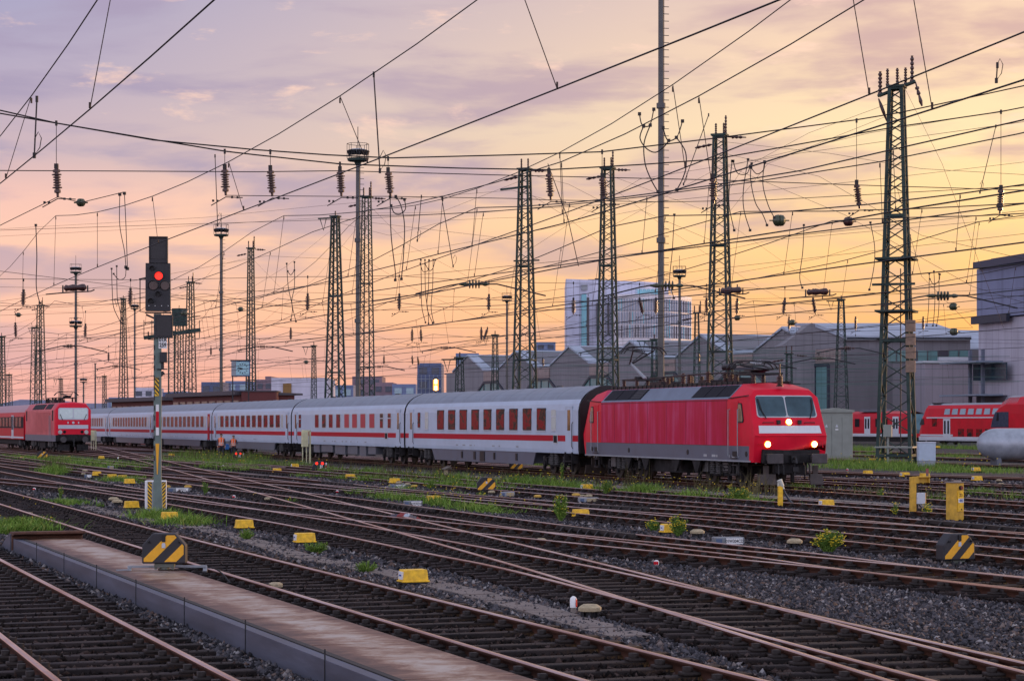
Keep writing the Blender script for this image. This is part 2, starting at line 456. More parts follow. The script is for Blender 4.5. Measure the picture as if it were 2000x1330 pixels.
def stones(n, y0, y1, s0, s1):
    u = rng.random(n); y = np.sqrt(y0 ** 2 + u * (y1 ** 2 - y0 ** 2)); x = (rng.random(n) - .5) * .54 * y
    b, r = dist_tracks(x, y)
    keep = r > .09
    inside = b < 1.3
    keep &= ~(inside & (rng.random(n) < .22))
    x, y, ins = x[keep], y[keep], inside[keep]; n = len(x)
    size = (s0 + (s1 - s0) * rng.random(n))
    base = OCT[None] * size[:, None, None] * (1 + .35 * rng.standard_normal((n, 6, 1))) * np.array([1, 1, .75])
    base += rng.standard_normal((n, 6, 3)) * size[:, None, None] * .28
    a = rng.random(n) * 6.28; c, s = np.cos(a)[:, None], np.sin(a)[:, None]
    X = base[:, :, 0] * c - base[:, :, 1] * s; Y = base[:, :, 0] * s + base[:, :, 1] * c
    z = GZ + .012 + rng.random(n) * .035 + np.where(ins, .022, 0)
    V = np.stack([x[:, None] + X, y[:, None] + Y, z[:, None] + base[:, :, 2]], -1).reshape(-1, 3)
    F = (OF[None] + (np.arange(n) * 6)[:, None, None]).reshape(-1, 3)
    return V, F, np.repeat(ins.astype(int), 8)
Vs, Fs, bs, Ms = [], [], 0, []
for args in ((120000, 17, 34, .024, .042), (95000, 34, 60, .032, .055), (40000, 60, 95, .05, .08)):
    V, F, mi = stones(*args); Vs.append(V); Fs.append(F + bs); bs += len(V); Ms.append(mi)
finish(npmesh('ballast', np.concatenate(Vs), np.concatenate(Fs), [m_stone, m_stonedark], None, np.concatenate(Ms)), kind='stuff')

# ------------------------------------------------------------ paths
def strip(name, px, width, z, mat, kind='structure', slab=None, th=.06):
    P = [gp(x, y, z).to_2d() for x, y in px]
    P = [P[0] + (P[0] - P[1]).normalized() * 3] + P if slab is None else P
    P = chaikin(P, 2); b = MB()
    L = 0; q = []
    for a, c in zip(P[:-1], P[1:]):
        d = (c - a).length; u = (c - a) / d; step = slab or 4.0
        s = (-L) % step
        while s < d: q.append((a + u * s, u)); s += step
        L += d
    for (a, u), (c, u2) in zip(q[:-1], q[1:]):
        n = Vector((-u.y, u.x)); n2 = Vector((-u2.y, u2.x)); w2 = width / 2
        g_ = .012 if slab else 0
        jz = random.uniform(-.008, .008) if slab else 0
        A = [a - n * w2 + u * g_, a + n * w2 + u * g_, c + n2 * w2, c - n2 * w2]
        b.add([(p.x, p.y, z + jz) for p in A] + [(p.x, p.y, z - th) for p in A], [(0, 3, 2, 1), (0, 1, 5, 4), (1, 2, 6, 5), (2, 3, 7, 6), (3, 0, 4, 7)])
    return finish(b.build(name, mat), kind=kind)
strip('cable_trough_path', [(170, 988), (215, 1001), (300, 1014), (400, 1031), (520, 1062), (575, 1084), (680, 1101), (760, 1117), (880, 1146), (1000, 1176), (1100, 1204), (1250, 1245)], .52, -.135, M('slab_path', (.17, .135, .12), .85, 0, .3, 2, bump=.3), slab=.5)
m_asph = M('service_path', (.135, .118, .112), .9, 0, .25, 2, bump=.3)
strip('path', [(700, 913.5), (900, 927.5), (1000, 935), (1250, 952.5), (1500, 969), (1750, 984), (2000, 999)], .75, -.11, m_asph, th=.09)

# ------------------------------------------------------------ steel covered channel beside the nearest track
pz = .10
a0, a1 = gp(28, 1052, pz), gp(430, 1207, pz)
u = (a1 - a0).normalized(); nrm = Vector((-u.y, u.x, 0))
ang = math.atan2(u.y, u.x)
o_ = empty('walkway_cover', a0, ang, 'long rusty steel channel cover with a slate blue side beam', 'steel cover')
LEN = (a1 - a0).length + 9
def plates():
    m = bpy.data.materials.new('rusty_plate'); m.use_nodes = True
    t = NT(m.node_tree); p = m.node_tree.nodes['Principled BSDF']
    v = t.n('ShaderNodeTexCoord').outputs['Object']
    mp = t.n('ShaderNodeMapping'); mp.inputs['Scale'].default_value = (1.1, .8, 1); t.l(v, mp.inputs[0])
    f = t.noise(mp.outputs[0], 2.2, 10, .74, .4)
    sx_ = t.n('ShaderNodeSeparateXYZ'); t.l(v, sx_.inputs[0])
    edge = t.m('ABSOLUTE', t.m('SUBTRACT', sx_.outputs[1], .78))
    ff = t.m('SUBTRACT', f, t.m('MULTIPLY', t.smooth(edge, .12, .62), .26))
    t.l(t.ramp(ff, [(.20, (.06, .024, .014, 1)), (.38, (.16, .070, .038, 1)), (.47, (.30, .19, .13, 1)), (.60, (.44, .38, .33, 1))]), p.inputs['Base Color'])
    t.l(t.m('MULTIPLY_ADD', f, -.3, .65), p.inputs['Roughness']); p.inputs['Metallic'].default_value = .25
    return m
b = MB()
n_ = 9; step = LEN / n_
for k in range(n_): b.box((step * (k + .5), .72, -.02), (step - .03, 1.06, .04))
b.build('cover_plate', plates(), o_)
m_slate = M('slate_steel', (.075, .082, .115), .55, .2, .35, .9, bump=.15, stretch=(.6, 1, 4))
m_groove0 = M('groove_rubber', (.012, .012, .013), .7)
b = MB(); b.prism([(0, -.26), (0, .0), (LEN, .0), (LEN, -.26)], -.02, .10, 'y'); b.box((LEN / 2, .15, -.10), (LEN, .06, .12))
sb0 = b.build('side_beam', m_slate, o_, bevel=.006)
b = MB()
for k in range(1, 9): b = MB(); b.box((k * 3.1, -.022, -.08), (.012, .012, .36)); b.build('beam_joint', m_groove0, sb0)

b = MB(); b.box((LEN / 2, .145, -.008), (LEN, .07, .03)); b.build('seal_strip', MATS['groove_rubber'], o_)
b = MB(); b.prism([(-1.35, -.26), (-1.35, -.16), (-.25, .13), (.35, .15), (.35, .10), (.02, .05), (.02, -.26)], -.05, 1.30, 'y')
b.build('ramp_end', m_rust, o_, bevel=.01)
b = MB(); b.prism([(-1.3, -.26), (-1.3, -.19), (-.25, .09), (-.05, .09), (-.05, -.26)], -.07, -.03, 'y'); b.build('end_plate', m_slate, o_)
# ------------------------------------------------------------ rolling stock helpers (local: +x forward, +y far side, z up, rail top z = 0)
def loco_red():
    m = bpy.data.materials.new('weathered_red'); m.use_nodes = True
    t = NT(m.node_tree); p = m.node_tree.nodes['Principled BSDF']
    v = t.n('ShaderNodeTexCoord').outputs['Object']
    mp = t.n('ShaderNodeMapping'); mp.inputs['Scale'].default_value = (2.6, 2.6, .22); t.l(v, mp.inputs[0])
    f = t.noise(mp.outputs[0], 1.1, 6, .6); f2 = t.noise(v, .7, 3, .5)
    ff = t.m('ADD', t.m('MULTIPLY', f, .7), t.m('MULTIPLY', f2, .3))
    t.l(t.ramp(ff, [(.36, (.42, .003, .022, 1)), (.5, (.48, .006, .055, 1)), (.68, (.54, .070, .17, 1))]), p.inputs['Base Color'])
    p.inputs['Roughness'].default_value = .48; p.inputs['Specular IOR Level'].default_value = .18
    return m
m_locored = loco_red()
m_frontred = M('front_red', (.64, .005, .028), .42, 0, .10, 1.5, spec=.22)
m_skirt = M('skirt_grey', (.095, .105, .14), .5, 0, .15, 1.5)
m_bogie = M('bogie_black', (.024, .022, .023), .75, 0, .5, 5, spec=.15)
m_spring = M('spring_grey', (.085, .08, .08), .6, .2, .3, 6)
m_buffer = M('buffer_grey', (.055, .048, .050), .6, .1, .4, 5)
m_seal = M('window_seal', (.45, .46, .48), .5, 0, .1)
m_cabglass = M('cab_glass', (.045, .085, .105), .10, 0, .4, .8, spec=.30)
m_hatch = M('hatch_grey', (.15, .18, .24), .5, 0, .15, 1.5, spec=.3)
m_louvre = M('louvre_black', (.010, .010, .015), .6, 0, .2, spec=.12)
m_wheel = M('wheel_steel', (.05, .042, .038), .6, .4, .3)

def wheelset(par, x, r=.6):
    b = MB()
    for y in (-.72, .72):
        b.cyl((x, y - .07, r), (x, y + .07, r), r, n=20); b.cyl((x, y - .09 if y < 0 else y + .09, r), (x, y, r), r * .3, n=10)
        b.cyl((x, y * .91 - .02, r), (x, y * .91 + .02, r), r + .03, n=20)
    b.cyl((x, -.72, r), (x, .72, r), .09, n=8)
    return b.build('wheel_pair', m_wheel, par)
def springs(b, x, y, z0, z1, r=.13, mi=0):
    n = 7; pr = []
    for k in range(n):
        t0 = k / n; pr += [(t0, r * .72), (t0 + .35 / n, r), (t0 + .65 / n, r), (t0 + .9 / n, r * .72)]
    b.lathe((x, y, z0), (x, y, z1), pr, n=10, mi=mi)
def bogie(par, x, wb, r, name='bogie', heavy=False):
    b = MB()
    for s in (-1, 1):
        y = s * 1.02
        b.prism([(x - wb / 2 - .55, .55), (x - wb / 2 - .55, .72), (x - wb / 2 + .25, .78), (x - .45, .52), (x + .45, .52), (x + wb / 2 - .25, .78), (x + wb / 2 + .55, .72), (x + wb / 2 + .55, .55), (x + .5, .34), (x - .5, .34)], y - .07, y + .07, 'y')
        for w_ in (-wb / 2, wb / 2):
            b.box((x + w_, y + s * .06, .56), (.34, .22, .34)); b.cyl((x + w_, y + s * .1, r), (x + w_, y + s * .24, r), .13, n=10)
            for q in (-.33, .33): springs(b, x + w_ + q, y + s * .05, .45, .82, .085, mi=1)
            b.box((x + w_ * 1.42, y, .35), (.10, .12, .42)); b.box((x + w_ * .62, y, .45), (.10, .14, .5))
        for q in (-.28, .28): springs(b, x + q, y + s * .16, .42, .98, .15, mi=1)
        b.box((x, y + s * .1, .42), (.95, .2, .08))
        if heavy:
            b.box((x - .95, y + s * .16, .72), (.55, .12, .46), 1); b.box((x + .95, y + s * .16, .72), (.5, .12, .42), 1)
            for q in range(4): b.box((x + .95, y + s * .24, .55 + q * .11), (.48, .03, .03), 0)
            b.cyl((x + .45, y + s * .2, .8), (x + .9, y + s * .2, .62), .05)
    b.box((x, 0, .6), (1.0, 1.9, .3)); b.box((x - wb / 2, 0, .6), (.5, 1.8, .3)); b.box((x + wb / 2, 0, .6), (.5, 1.8, .3))
    o = b.build(name, [m_bogie, m_spring], par)
    for w_ in (-wb / 2, wb / 2): wheelset(o, x + w_, r)
    return o
def buffers(par, x, s, y=.875, z=1.06, w_=.62, h=.36, rect=True):
    for yy in (-y, y):
        b = MB(); b.cyl((x - s * .05, yy, z), (x + s * .42, yy, z), .11, n=12); b.cyl((x - s * .02, yy, z), (x + s * .2, yy, z), .17, n=12)
        if rect: b.box((x + s * .46, yy, z), (.07, w_, h))
        else: b.cyl((x + s * .42, yy, z), (x + s * .48, yy, z), h * .62, n=18)
        b.build('buffer', m_buffer, par, bevel=.05 if rect else .012, seg=3)
def insul(b, x, y, z, h=.3, r=.09, mi=0):
    pr = [(0, r * 1.15), (.08, r * 1.15)]
    for k in range(5): pr += [(.12 + k * .17, r * .6), (.17 + k * .17, r), (.22 + k * .17, r), (.26 + k * .17, r * .6)]
    pr += [(.97, r * .6), (1, r * .7)]
    b.lathe((x, y, z), (x, y, z + h), pr, n=10, mi=mi)
def pantograph(par, x, s, raised, top, base):
    """x base centre, s = side the knee points to, top = contact height"""
    b = MB()
    for px_ in (-.75, .75):
        for py_ in (-.55, .55): insul(b, x + px_, py_, base, .34, .085)
    o = b.build('roof_insulator_set', m_ins, par)
    b = MB(); zb = base + .36
    for py_ in (-.55, .55): b.bar((x - .9, py_, zb), (x + .9, py_, zb), .07)
    for px_ in (-.75, .75): b.bar((x + px_, -.6, zb), (x + px_, .6, zb), .07)
    b.cyl((x - .1, -.3, zb + .08), (x - .1, .3, zb + .08), .07)
    fr = b.build('pantograph', m_black, par)
    lo = MB(); up = MB(); hd = MB()
    if raised:
        kx, kz = x + s * 1.35, zb + (top - zb) * .52
        lo.cyl((x - s * .35, 0, zb + .05), (kx, 0, kz), .075, .055, n=8); lo.tube([(x + s * .1, .12, zb), (kx + s * .1, .12, kz - .12)], .022)
        hx = x - s * .15; hz = top - .16
        for y in (-.48, .48): up.tube([(kx, y * .12, kz), (hx, y, hz)], .032, 6)
        up.tube([(kx, .05, kz + .05), (hx, .05, hz - .05)], .018); up.bar((hx, -.5, hz), (hx, .5, hz), .05)
    else:
        kx, kz = x + s * 1.0, zb + .16; hx = x - s * .55; hz = zb + .34
        lo.cyl((x - s * .7, 0, zb + .05), (kx, 0, kz), .075, .055, n=8)
        for y in (-.48, .48): up.tube([(kx, y * .15, kz), (hx, y, hz)], .035, 6)
        up.bar((hx, -.5, hz), (hx, .5, hz), .05); up.box((x, 0, zb + .16), (1.5, .5, .05))
        top = hz + .16
    for d in (-.19, .19):
        hd.tube([(hx + d, -.98, top - .30), (hx + d, -.84, top - .12), (hx + d, -.62, top - .01), (hx + d, 0, top), (hx + d, .62, top - .01), (hx + d, .84, top - .12), (hx + d, .98, top - .30)], .026, 6)
    for y in (-.5, .5): hd.bar((hx - .22, y, top - .06), (hx + .22, y, top - .06), .035)
    for y in (-.5, .5): hd.bar((hx, y, top - .06), (hx, y, hz), .03)
    lo.build('lower_arm', m_midgrey if raised else m_black, fr); up.build('upper_arm', m_black, fr); hd.build('contact_head', m_black, fr)
    return fr
def loft(b, secs, mats, close=True):
    """secs: list of lists of (x,y,z) for the near half (y<0) ordered bottom -> roof centre; mirrored"""
    n = len(secs[0]); V = []
    for s in secs:
        V += [Vector(p) for p in s] + [Vector((p[0], -p[1], p[2])) for p in s]
    st = 2 * n
    for i in range(len(secs) - 1):
        for k in range(n - 1):
            mi = mats(i, k)
            if mi is None: continue
            a = i * st + k; c = (i + 1) * st + k
            b.add([V[a], V[a + 1], V[c + 1], V[c]], [(0, 1, 2, 3)], mi)
            a += n; c += n
            b.add([V[a], V[a + 1], V[c + 1], V[c]], [(3, 2, 1, 0)], mi)
    return b
def weld(o, d=.0008):
    m = o.modifiers.new('weld', 'WELD'); m.merge_threshold = d
    # weld must come before the bevel
    if len(o.modifiers) > 1: o.modifiers.move(len(o.modifiers) - 1, 0)
def lerp(a, b, t): return a + (b - a) * t

# ------------------------------------------------------------ the red main-line locomotive
LRZ = math.atan2(-.9385, .345)
loco = empty('electric_locomotive', (LOCF.x, LOCF.y, 0), math.atan2(-LDL.y, -LDL.x), 'red electric locomotive with grey skirt and three lit headlamps heading the white train', 'locomotive')
def locosec(x, w_, zs, ws, zt, zr, sk=0):
    return [(x, -w_, .92), (x, -w_, 1.51), (x, -w_, 1.9), (x, -w_, zs), (x, -ws, zt), (x, 0, zr)]
def cabend(sgn, x0):
    f = [(x0 - sgn * .16, -1.41, .92), (x0 - sgn * .06, -1.43, 1.40), (x0, -1.44, 1.88), (x0 - sgn * .60, -1.36, 3.28), (x0 - sgn * .74, -1.10, 3.55), (x0 - sgn * .78, 0, 3.60)]
    e = [(x0 - sgn * .40, -1.475, .92), (x0 - sgn * .40, -1.475, 1.51), (x0 - sgn * .42, -1.475, 1.9), (x0 - sgn * .85, -1.46, 3.30), (x0 - sgn * .95, -1.16, 3.60), (x0 - sgn * 1.0, 0, 3.66)]
    return f, e
f0, e0 = cabend(1, -.62); f1, e1 = cabend(-1, -18.6)
mid = []
secs = [f0, e0, [(-2.95, -1.475, .92), (-2.95, -1.475, 1.51), (-2.95, -1.475, 1.9), (-2.95, -1.475, 3.22), (-2.55, -1.02, 3.78), (-2.5, 0, 3.84)],
        [(-16.3, -1.475, .92), (-16.3, -1.475, 1.51), (-16.3, -1.475, 1.9), (-16.3, -1.475, 3.22), (-16.7, -1.02, 3.78), (-16.75, 0, 3.84)], e1, f1]
b = MB()
loft(b, secs, lambda i, k: (1 if i in (0, 4) and k <= 5 else (2 if k == 0 else (0 if i == 2 else 1))) if not (i in (0, 4) and k == 0) else 1)
for f in (f0, f1):
    for k in range(1, 5):
        q = [f[k], f[k + 1]]; b.add([q[0], (q[0][0], -q[0][1], q[0][2]), (q[1][0], -q[1][1], q[1][2]), q[1]], [(0, 1, 2, 3)], 1)
    # flaps either side of the coupling recess
    for s in (-1, 1):
        a, c = f[0], f[1]
        b.add([(a[0], s * a[1], a[2]), (a[0], s * -1.12 * -1 if False else s * 1.13 * (-1 if a[1] < 0 else 1), a[2]), (c[0], s * 1.13 * (-1 if a[1] < 0 else 1), c[2]), (c[0], s * c[1], c[2])], [(0, 1, 2, 3)], 1)
body = b.build('body', [m_locored, m_frontred, m_skirt], loco, bevel=.09, seg=3, smooth=True); weld(body)
# underframe, dark recess behind the buffers
b = MB(); b.box((-9.6, 0, 1.06), (17.2, 2.5, .26)); b.box((-9.6, 0, .70), (3.4, 2.3, .62))
for s in (-1, 1):
    b.box((-.72, 0, 1.16), (.3, 2.24, .42)) if s > 0 else b.box((-18.5, 0, 1.16), (.3, 2.24, .42))
    for xx in (-5.9, -13.2, -8.0, -11.2): b.prism([(xx - .42, .92), (xx + .42, .92), (xx + .1, .45), (xx - .1, .45)], s * 1.36, s * 1.46, 'y')
b.build('underframe', m_bogie, loco)
b = MB(); b.box((-9.6, -1.478, .955), (17.4, .03, .05)); b.box((-9.6, 1.478, .955), (17.4, .03, .05)); b.build('sill', m_midgrey, loco)
# roof hatch panels on the slope
def slope(x0, x1, t0, t1, off=.012):
    def P(x, t): return (x, lerp(-1.475, -1.02, t) - off * .78, lerp(3.22, 3.78, t) + off * .63)
    sh = lambda x, t: x
    return P, t0, t1
def panel(b, xa, xb, ta, tb, skew, off=.014, mi=0, th=.02):
    def P(x, t, o): return (x, lerp(-1.475, -1.02, t) - o * .78, lerp(3.22, 3.78, t) + o * .63)
    V = [P(xa + skew * ta, ta, off), P(xb + skew * ta, ta, off), P(xb + skew * tb, tb, off), P(xa + skew * tb, tb, off)]
    W = [P(xa + skew * ta, ta, -.02), P(xb + skew * ta, ta, -.02), P(xb + skew * tb, tb, -.02), P(xa + skew * tb, tb, -.02)]
    b.add(V + W, [(0, 1, 2, 3), (0, 4, 5, 1), (1, 5, 6, 2), (2, 6, 7, 3), (3, 7, 4, 0)], mi)
b = MB(); panel(b, -16.35, -2.85, .03, .96, .30); b.build('roof_hatch', m_hatch, loco)
for xa, xb in ((-6.55, -2.95), (-16.2, -11.9)):
    b = MB(); panel(b, xa, xb, .16, .92, .30, .026)
    for k in range(1, 3): 
        xx = lerp(xa, xb, k / 3); panel(b, xx - .015, xx + .015, .16, .92, .30, .036)
    b.build('louvre_panel', m_louvre, loco)
b = MB(); panel(b, -13.0, -11.95, .18, .90, .30, .040)
for k in range(6): panel(b, -13.0, -11.95, .20 + k * .12, .25 + k * .12, .30, .055)
b.build('grille', m_dark, loco)
b = MB()
for y in (-.98, .98): b.box((-9.5, y, 3.84), (13.6, .08, .14))
for k in range(28):
    b.box((-16 + k * .48, -1.02, 3.83), (.05, .05, .16))
b.build('roof_edge_rail', m_black, loco)
# roof equipment
b = MB()
for k, xx in enumerate((-4.9, -6.0, -7.1, -8.3, -9.0, -10.2, -11.2, -12.3)):
    insul(b, xx, -.45 + .25 * (k % 2), 3.85, .36 + .08 * (k % 3), .10)
    if k % 2: insul(b, xx - .35, .3, 3.85, .42, .12)
b.build('roof_insulator_set', m_ins, loco)
b = MB(); b.tube([(-4.4, -.45, 4.27), (-7, -.3, 4.29), (-10, -.35, 4.26), (-13.6, -.3, 4.24)], .03); b.tube([(-4.4, .3, 4.3), (-9, .3, 4.34), (-13.6, .3, 4.3)], .03)
b.box((-5.6, .2, 3.98), (1.1, .8, .22)); b.box((-7.7, 0, 3.96), (.7, .9, .18)); b.box((-12.6, 0, 3.97), (1.3, .9, .2)); b.cyl((-6.1, -.2, 4.5), (-5.2, -.2, 4.52), .12, n=10); b.bar((-5.7, -.2, 4.1), (-5.7, -.2, 4.45), .08)
b.build('roof_equipment', m_black, loco)
pantograph(loco, -3.4, 1, False, 0, 3.82)
pantograph(loco, -15.2, -1, True, 5.62, 3.84)
b = MB(); insul(b, -1.35, -.1, 3.68, .38, .12); b.cyl((-1.35, -.1, 4.06), (-1.35, -.1, 4.5), .03); b.build('roof_aerial', m_ins, loco)
# cab front: a frame whose local plane follows the sloping face
fx0, fz0, fx1, fz1 = -.62, 1.88, -1.22, 3.28
fl = math.hypot(fx1 - fx0, fz1 - fz0); fu = Vector(((fx1 - fx0) / fl, 0, (fz1 - fz0) / fl)); fn = Vector((fu.z, 0, -fu.x))
def FP3(y, s, o=.0): p = Vector((fx0, 0, fz0)) + fu * s + fn * o; return (p.x, y, p.z)
def fpoly(b, pts, o0, o1, mi=0):
    n = len(pts); V = [FP3(y, s, o1) for y, s in pts] + [FP3(y, s, o0) for y, s in pts]
    b.add(V, [tuple(range(n))] + [(k, n + k, n + (k + 1) % n, (k + 1) % n) for k in range(n)], mi)
def rrect(y0, s0, y1, s1, r, taper=0):
    P = []
    for cx_, cy_, a in ((y1 - r, s0 + r, -90), (y1 - r - taper, s1 - r, 0), (y0 + r + taper, s1 - r, 90), (y0 + r, s0 + r, 180)):
        for k in range(4): P.append((cx_ + r * math.cos(R(a + 30 * k)), cy_ + r * math.sin(R(a + 30 * k))))
    return P
b = MB(); fpoly(b, rrect(-1.20, .72, 1.20, 1.60, .12, .05), -.02, .012); b.build('windscreen_frame', m_seal, loco)
for s in (-1, 1):
    b = MB(); P = rrect(-1.15, .765, -.025, 1.555, .08, 0) if s < 0 else rrect(.025, .765, 1.15, 1.555, .08, 0)
    fpoly(b, P, -.02, .018); ws = b.build('windscreen', m_cabglass, loco)
    w2 = MB(); y0 = s * 1.04 if s > 0 else -1.04
    w2.tube([FP3(y0 * .84, .66, .05), FP3(y0 * .97, .98, .05), FP3(y0 * 1.03, 1.42, .04)], .02, 5); w2.bar(FP3(y0 * .98, 1.0, .055), FP3(y0 * 1.04, 1.45, .045), .05, .03)
    w2.build('wiper', m_black, loco)
    b = MB(); yy = s * .42; b.box(FP3(yy, .52, .06), (.1, .12, .15)); b.build('warning_horn', m_dark, loco)
    b = MB(); b.tube([FP3(s * .62, .50, .02), FP3(s * .64, .50, .07), FP3(s * 1.02, .50, .07), FP3(s * 1.04, .50, .02)], .016); b.build('handrail', m_dark, loco)
b = MB(); fpoly(b, [(-1.24, .10), (1.24, .10), (1.21, .40), (-1.21, .40)], 0, .014); b.build('white_front_band', M('band_white', (.62, .64, .66), .45, 0, .08, 6, stretch=(1, 14, .5)), loco)
b = MB(); b.box((-.62, 0, 1.885), (.06, 2.86, .03)); b.build('front_ridge', m_frontred, loco, bevel=.01)
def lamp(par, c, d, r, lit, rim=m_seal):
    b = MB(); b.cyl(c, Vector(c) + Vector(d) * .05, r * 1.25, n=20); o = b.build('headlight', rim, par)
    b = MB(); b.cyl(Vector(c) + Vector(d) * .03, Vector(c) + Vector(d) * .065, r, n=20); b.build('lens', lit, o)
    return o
lamp(loco, FP3(0, .53, 0), fn, .095, m_headlamp, m_lamphalo)
for s in (-1, 1): lamp(loco, (-.64, s * .93, 1.58), (1, 0, -.08), .095, m_headlamp, m_lamphalo)
b = MB()
b.bar((-.6, 1.25, 1.72), (-.55, 1.25, 1.45), .025); b.bar((-.58, -1.36, 1.58), (-.56, -1.12, 1.58), .022); b.build('shunter_handle', m_red, loco)
# cab sides
for fx, s in ((-2.05, 1), (-17.15, -1)):
    b = MB(); d = s
    P = [(fx + d * .10, 2.36), (fx + d * .52, 2.36), (fx + d * .57, 2.46), (fx + d * .40, 3.02), (fx + d * .34, 3.08), (fx + d * .13, 3.08), (fx + d * .08, 3.0), (fx + d * .06, 2.42)]
    if d < 0: P = P[::-1]
    b.prism(P, -1.50, -1.44, 'y'); b.build('cab_window', m_dark, loco)
    b = MB(); P2 = [((x - fx - d * .3) * .8 + fx + d * .3, (z - 2.7) * .88 + 2.7) for x, z in P]; b.prism(P2, -1.508, -1.46, 'y'); b.build('pane', M('cab_side_glass', (.16, .12, .06), .08, 0, .6, 3, spec=.9), loco)
    dx_ = fx - d * .22
    b = MB(); b.box((dx_, -1.476, 2.33), (.62, .02, 1.62)); dr = b.build('door', m_frontred, loco, bevel=.008)
    b = MB()
    for q in (-.42, .42):
        b.tube([(dx_ + q, -1.48, 2.85), (dx_ + q, -1.56, 2.85), (dx_ + q, -1.56, 1.15), (dx_ + q, -1.5, 1.10)], .02)
    b.build('handrail', m_midgrey, dr)
    b = MB(); b.box((dx_, -1.481, 1.21), (.38, .03, .20)); b.bar((dx_ - .3, -1.52, 1.06), (dx_ + .3, -1.52, 1.06), .04, .03)
    b.build('foot_hole', m_black, loco)
    b = MB()
    for zz in (.80, .45): b.bar((dx_ - .24, -1.42, zz), (dx_ + .24, -1.42, zz), .16, .03)
    for q in (-.24, .24): b.bar((dx_ + q, -1.42, .95), (dx_ + q, -1.42, .43), .04)
    b.build('step', m_dark, loco)
    b = MB(); b.bar((fx - d * .75, -1.475, 3.262), (fx + d * .95, -1.46, 3.345), .05, .03); b.build('rain_gutter', m_black, loco)
b = MB()
for xx in (-3.0, -4.9, -6.9, -8.9, -10.9, -12.9, -14.7, -16.2): b.box((xx, -1.476, 2.36), (.018, .008, 1.66))
b.box((-9.6, -1.477, 1.515), (13.4, .008, .02)); b.box((-9.6, -1.477, 3.19), (13.4, .012, .03))
b.build('panel_seam', M('seam_red', (.16, .004, .014), .6), loco)
b = MB()
for xx in (-1.25, -6.7, -13.0, -17.4): b.cyl((xx, -1.47, 1.22), (xx, -1.49, 1.22), .10, n=12)
b.build('filler_cap', m_black, loco)
b = MB()
for xx, w_ in ((-3.9, .1), (-4.2, .34), (-5.0, .3), (-2.4, .22), (-2.75, .06)): b.box((xx, -1.4775, 1.12), (w_, .008, .09))
b.build('stencil_marks', M('stencil', (.35, .35, .36), .6), loco)
bogie(loco, -4.6, 2.8, .62, heavy=True); bogie(loco, -14.5, 2.8, .62, heavy=True)
for x0, s in ((-.62, 1), (-18.6, -1)):
    b = MB(); b.box((x0 + s * .02, 0, 1.06), (.16, 2.3, .34)); b.box((x0 - s * .1, 0, .72), (.2, 1.3, .4)); b.build('buffer_beam', m_bogie, loco, bevel=.015)
    buffers(loco, x0 + s * .08, s)
    b = MB(); b.box((x0 + s * .15, 0, 1.04), (.22, .2, .26)); b.tube([(x0 + s * .2, 0, 1.08), (x0 + s * .42, 0, 1.06), (x0 + s * .46, 0, .9), (x0 + s * .36, 0, .72)], .045); b.box((x0 + s * .36, 0, .68), (.10, .22, .16)); b.bar((x0 + s * .3, 0, .85), (x0 + s * .3, 0, .45), .06); b.build('coupling_hook', m_black, loco)
    b = MB()
    for y in (-.62, -.42, .42, .62): b.tube([(x0 + s * .12, y, .92), (x0 + s * .26, y, .80), (x0 + s * .28, y, .5), (x0 + s * .14, y + .06, .36)], .03, 6)
    b.build('air_hose', m_black, loco)
    for y in (-.98, .98):
        b = MB(); q = .36 if y < 0 else .26
        b.prism([(x0 - s * .02, .50), (x0 + s * .03, .50), (x0 + s * .09, .30), (x0 + s * .16, .12), (x0 + s * .10, .11), (x0 + s * .03, .3)], y - q, y + q, 'y'); b.box((x0 - s * .02, y, .6), (.06, .2, .4))
        b.build('rail_guard', M('guard_steel', (.055, .042, .038), .6, .3, .3, 5), loco)

# ------------------------------------------------------------ passenger coaches
m_coach = M('coach_grey', (.42, .49, .60), .42, 0, .08, 1.0, spec=.4)
m_roof = M('coach_roof', (.19, .22, .265), .42, .1, .18, 1.0, stretch=(1.5, .3, 1))
m_band = M('stripe_red', (.42, .005, .020), .5, 0, .1, 2, spec=.15)
m_cream = M('cream_frame', (.40, .36, .33), .5, 0, .1)
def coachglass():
    m = bpy.data.materials.new('red_reflection_glass'); m.use_nodes = True
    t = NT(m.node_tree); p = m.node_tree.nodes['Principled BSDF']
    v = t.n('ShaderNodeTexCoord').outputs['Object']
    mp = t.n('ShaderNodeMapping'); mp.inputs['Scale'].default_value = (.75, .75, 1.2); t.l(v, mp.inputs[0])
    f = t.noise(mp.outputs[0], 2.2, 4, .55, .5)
    t.l(t.ramp(f, [(.36, (.020, .014, .016, 1)), (.46, (.07, .030, .022, 1)), (.53, (.24, .010, .014, 1)), (.7, (.15, .008, .012, 1))]), p.inputs['Base Color'])  # red reflections of neighbouring trains painted into the pane colour
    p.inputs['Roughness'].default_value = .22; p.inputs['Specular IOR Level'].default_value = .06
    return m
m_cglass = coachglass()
CW = 1.41
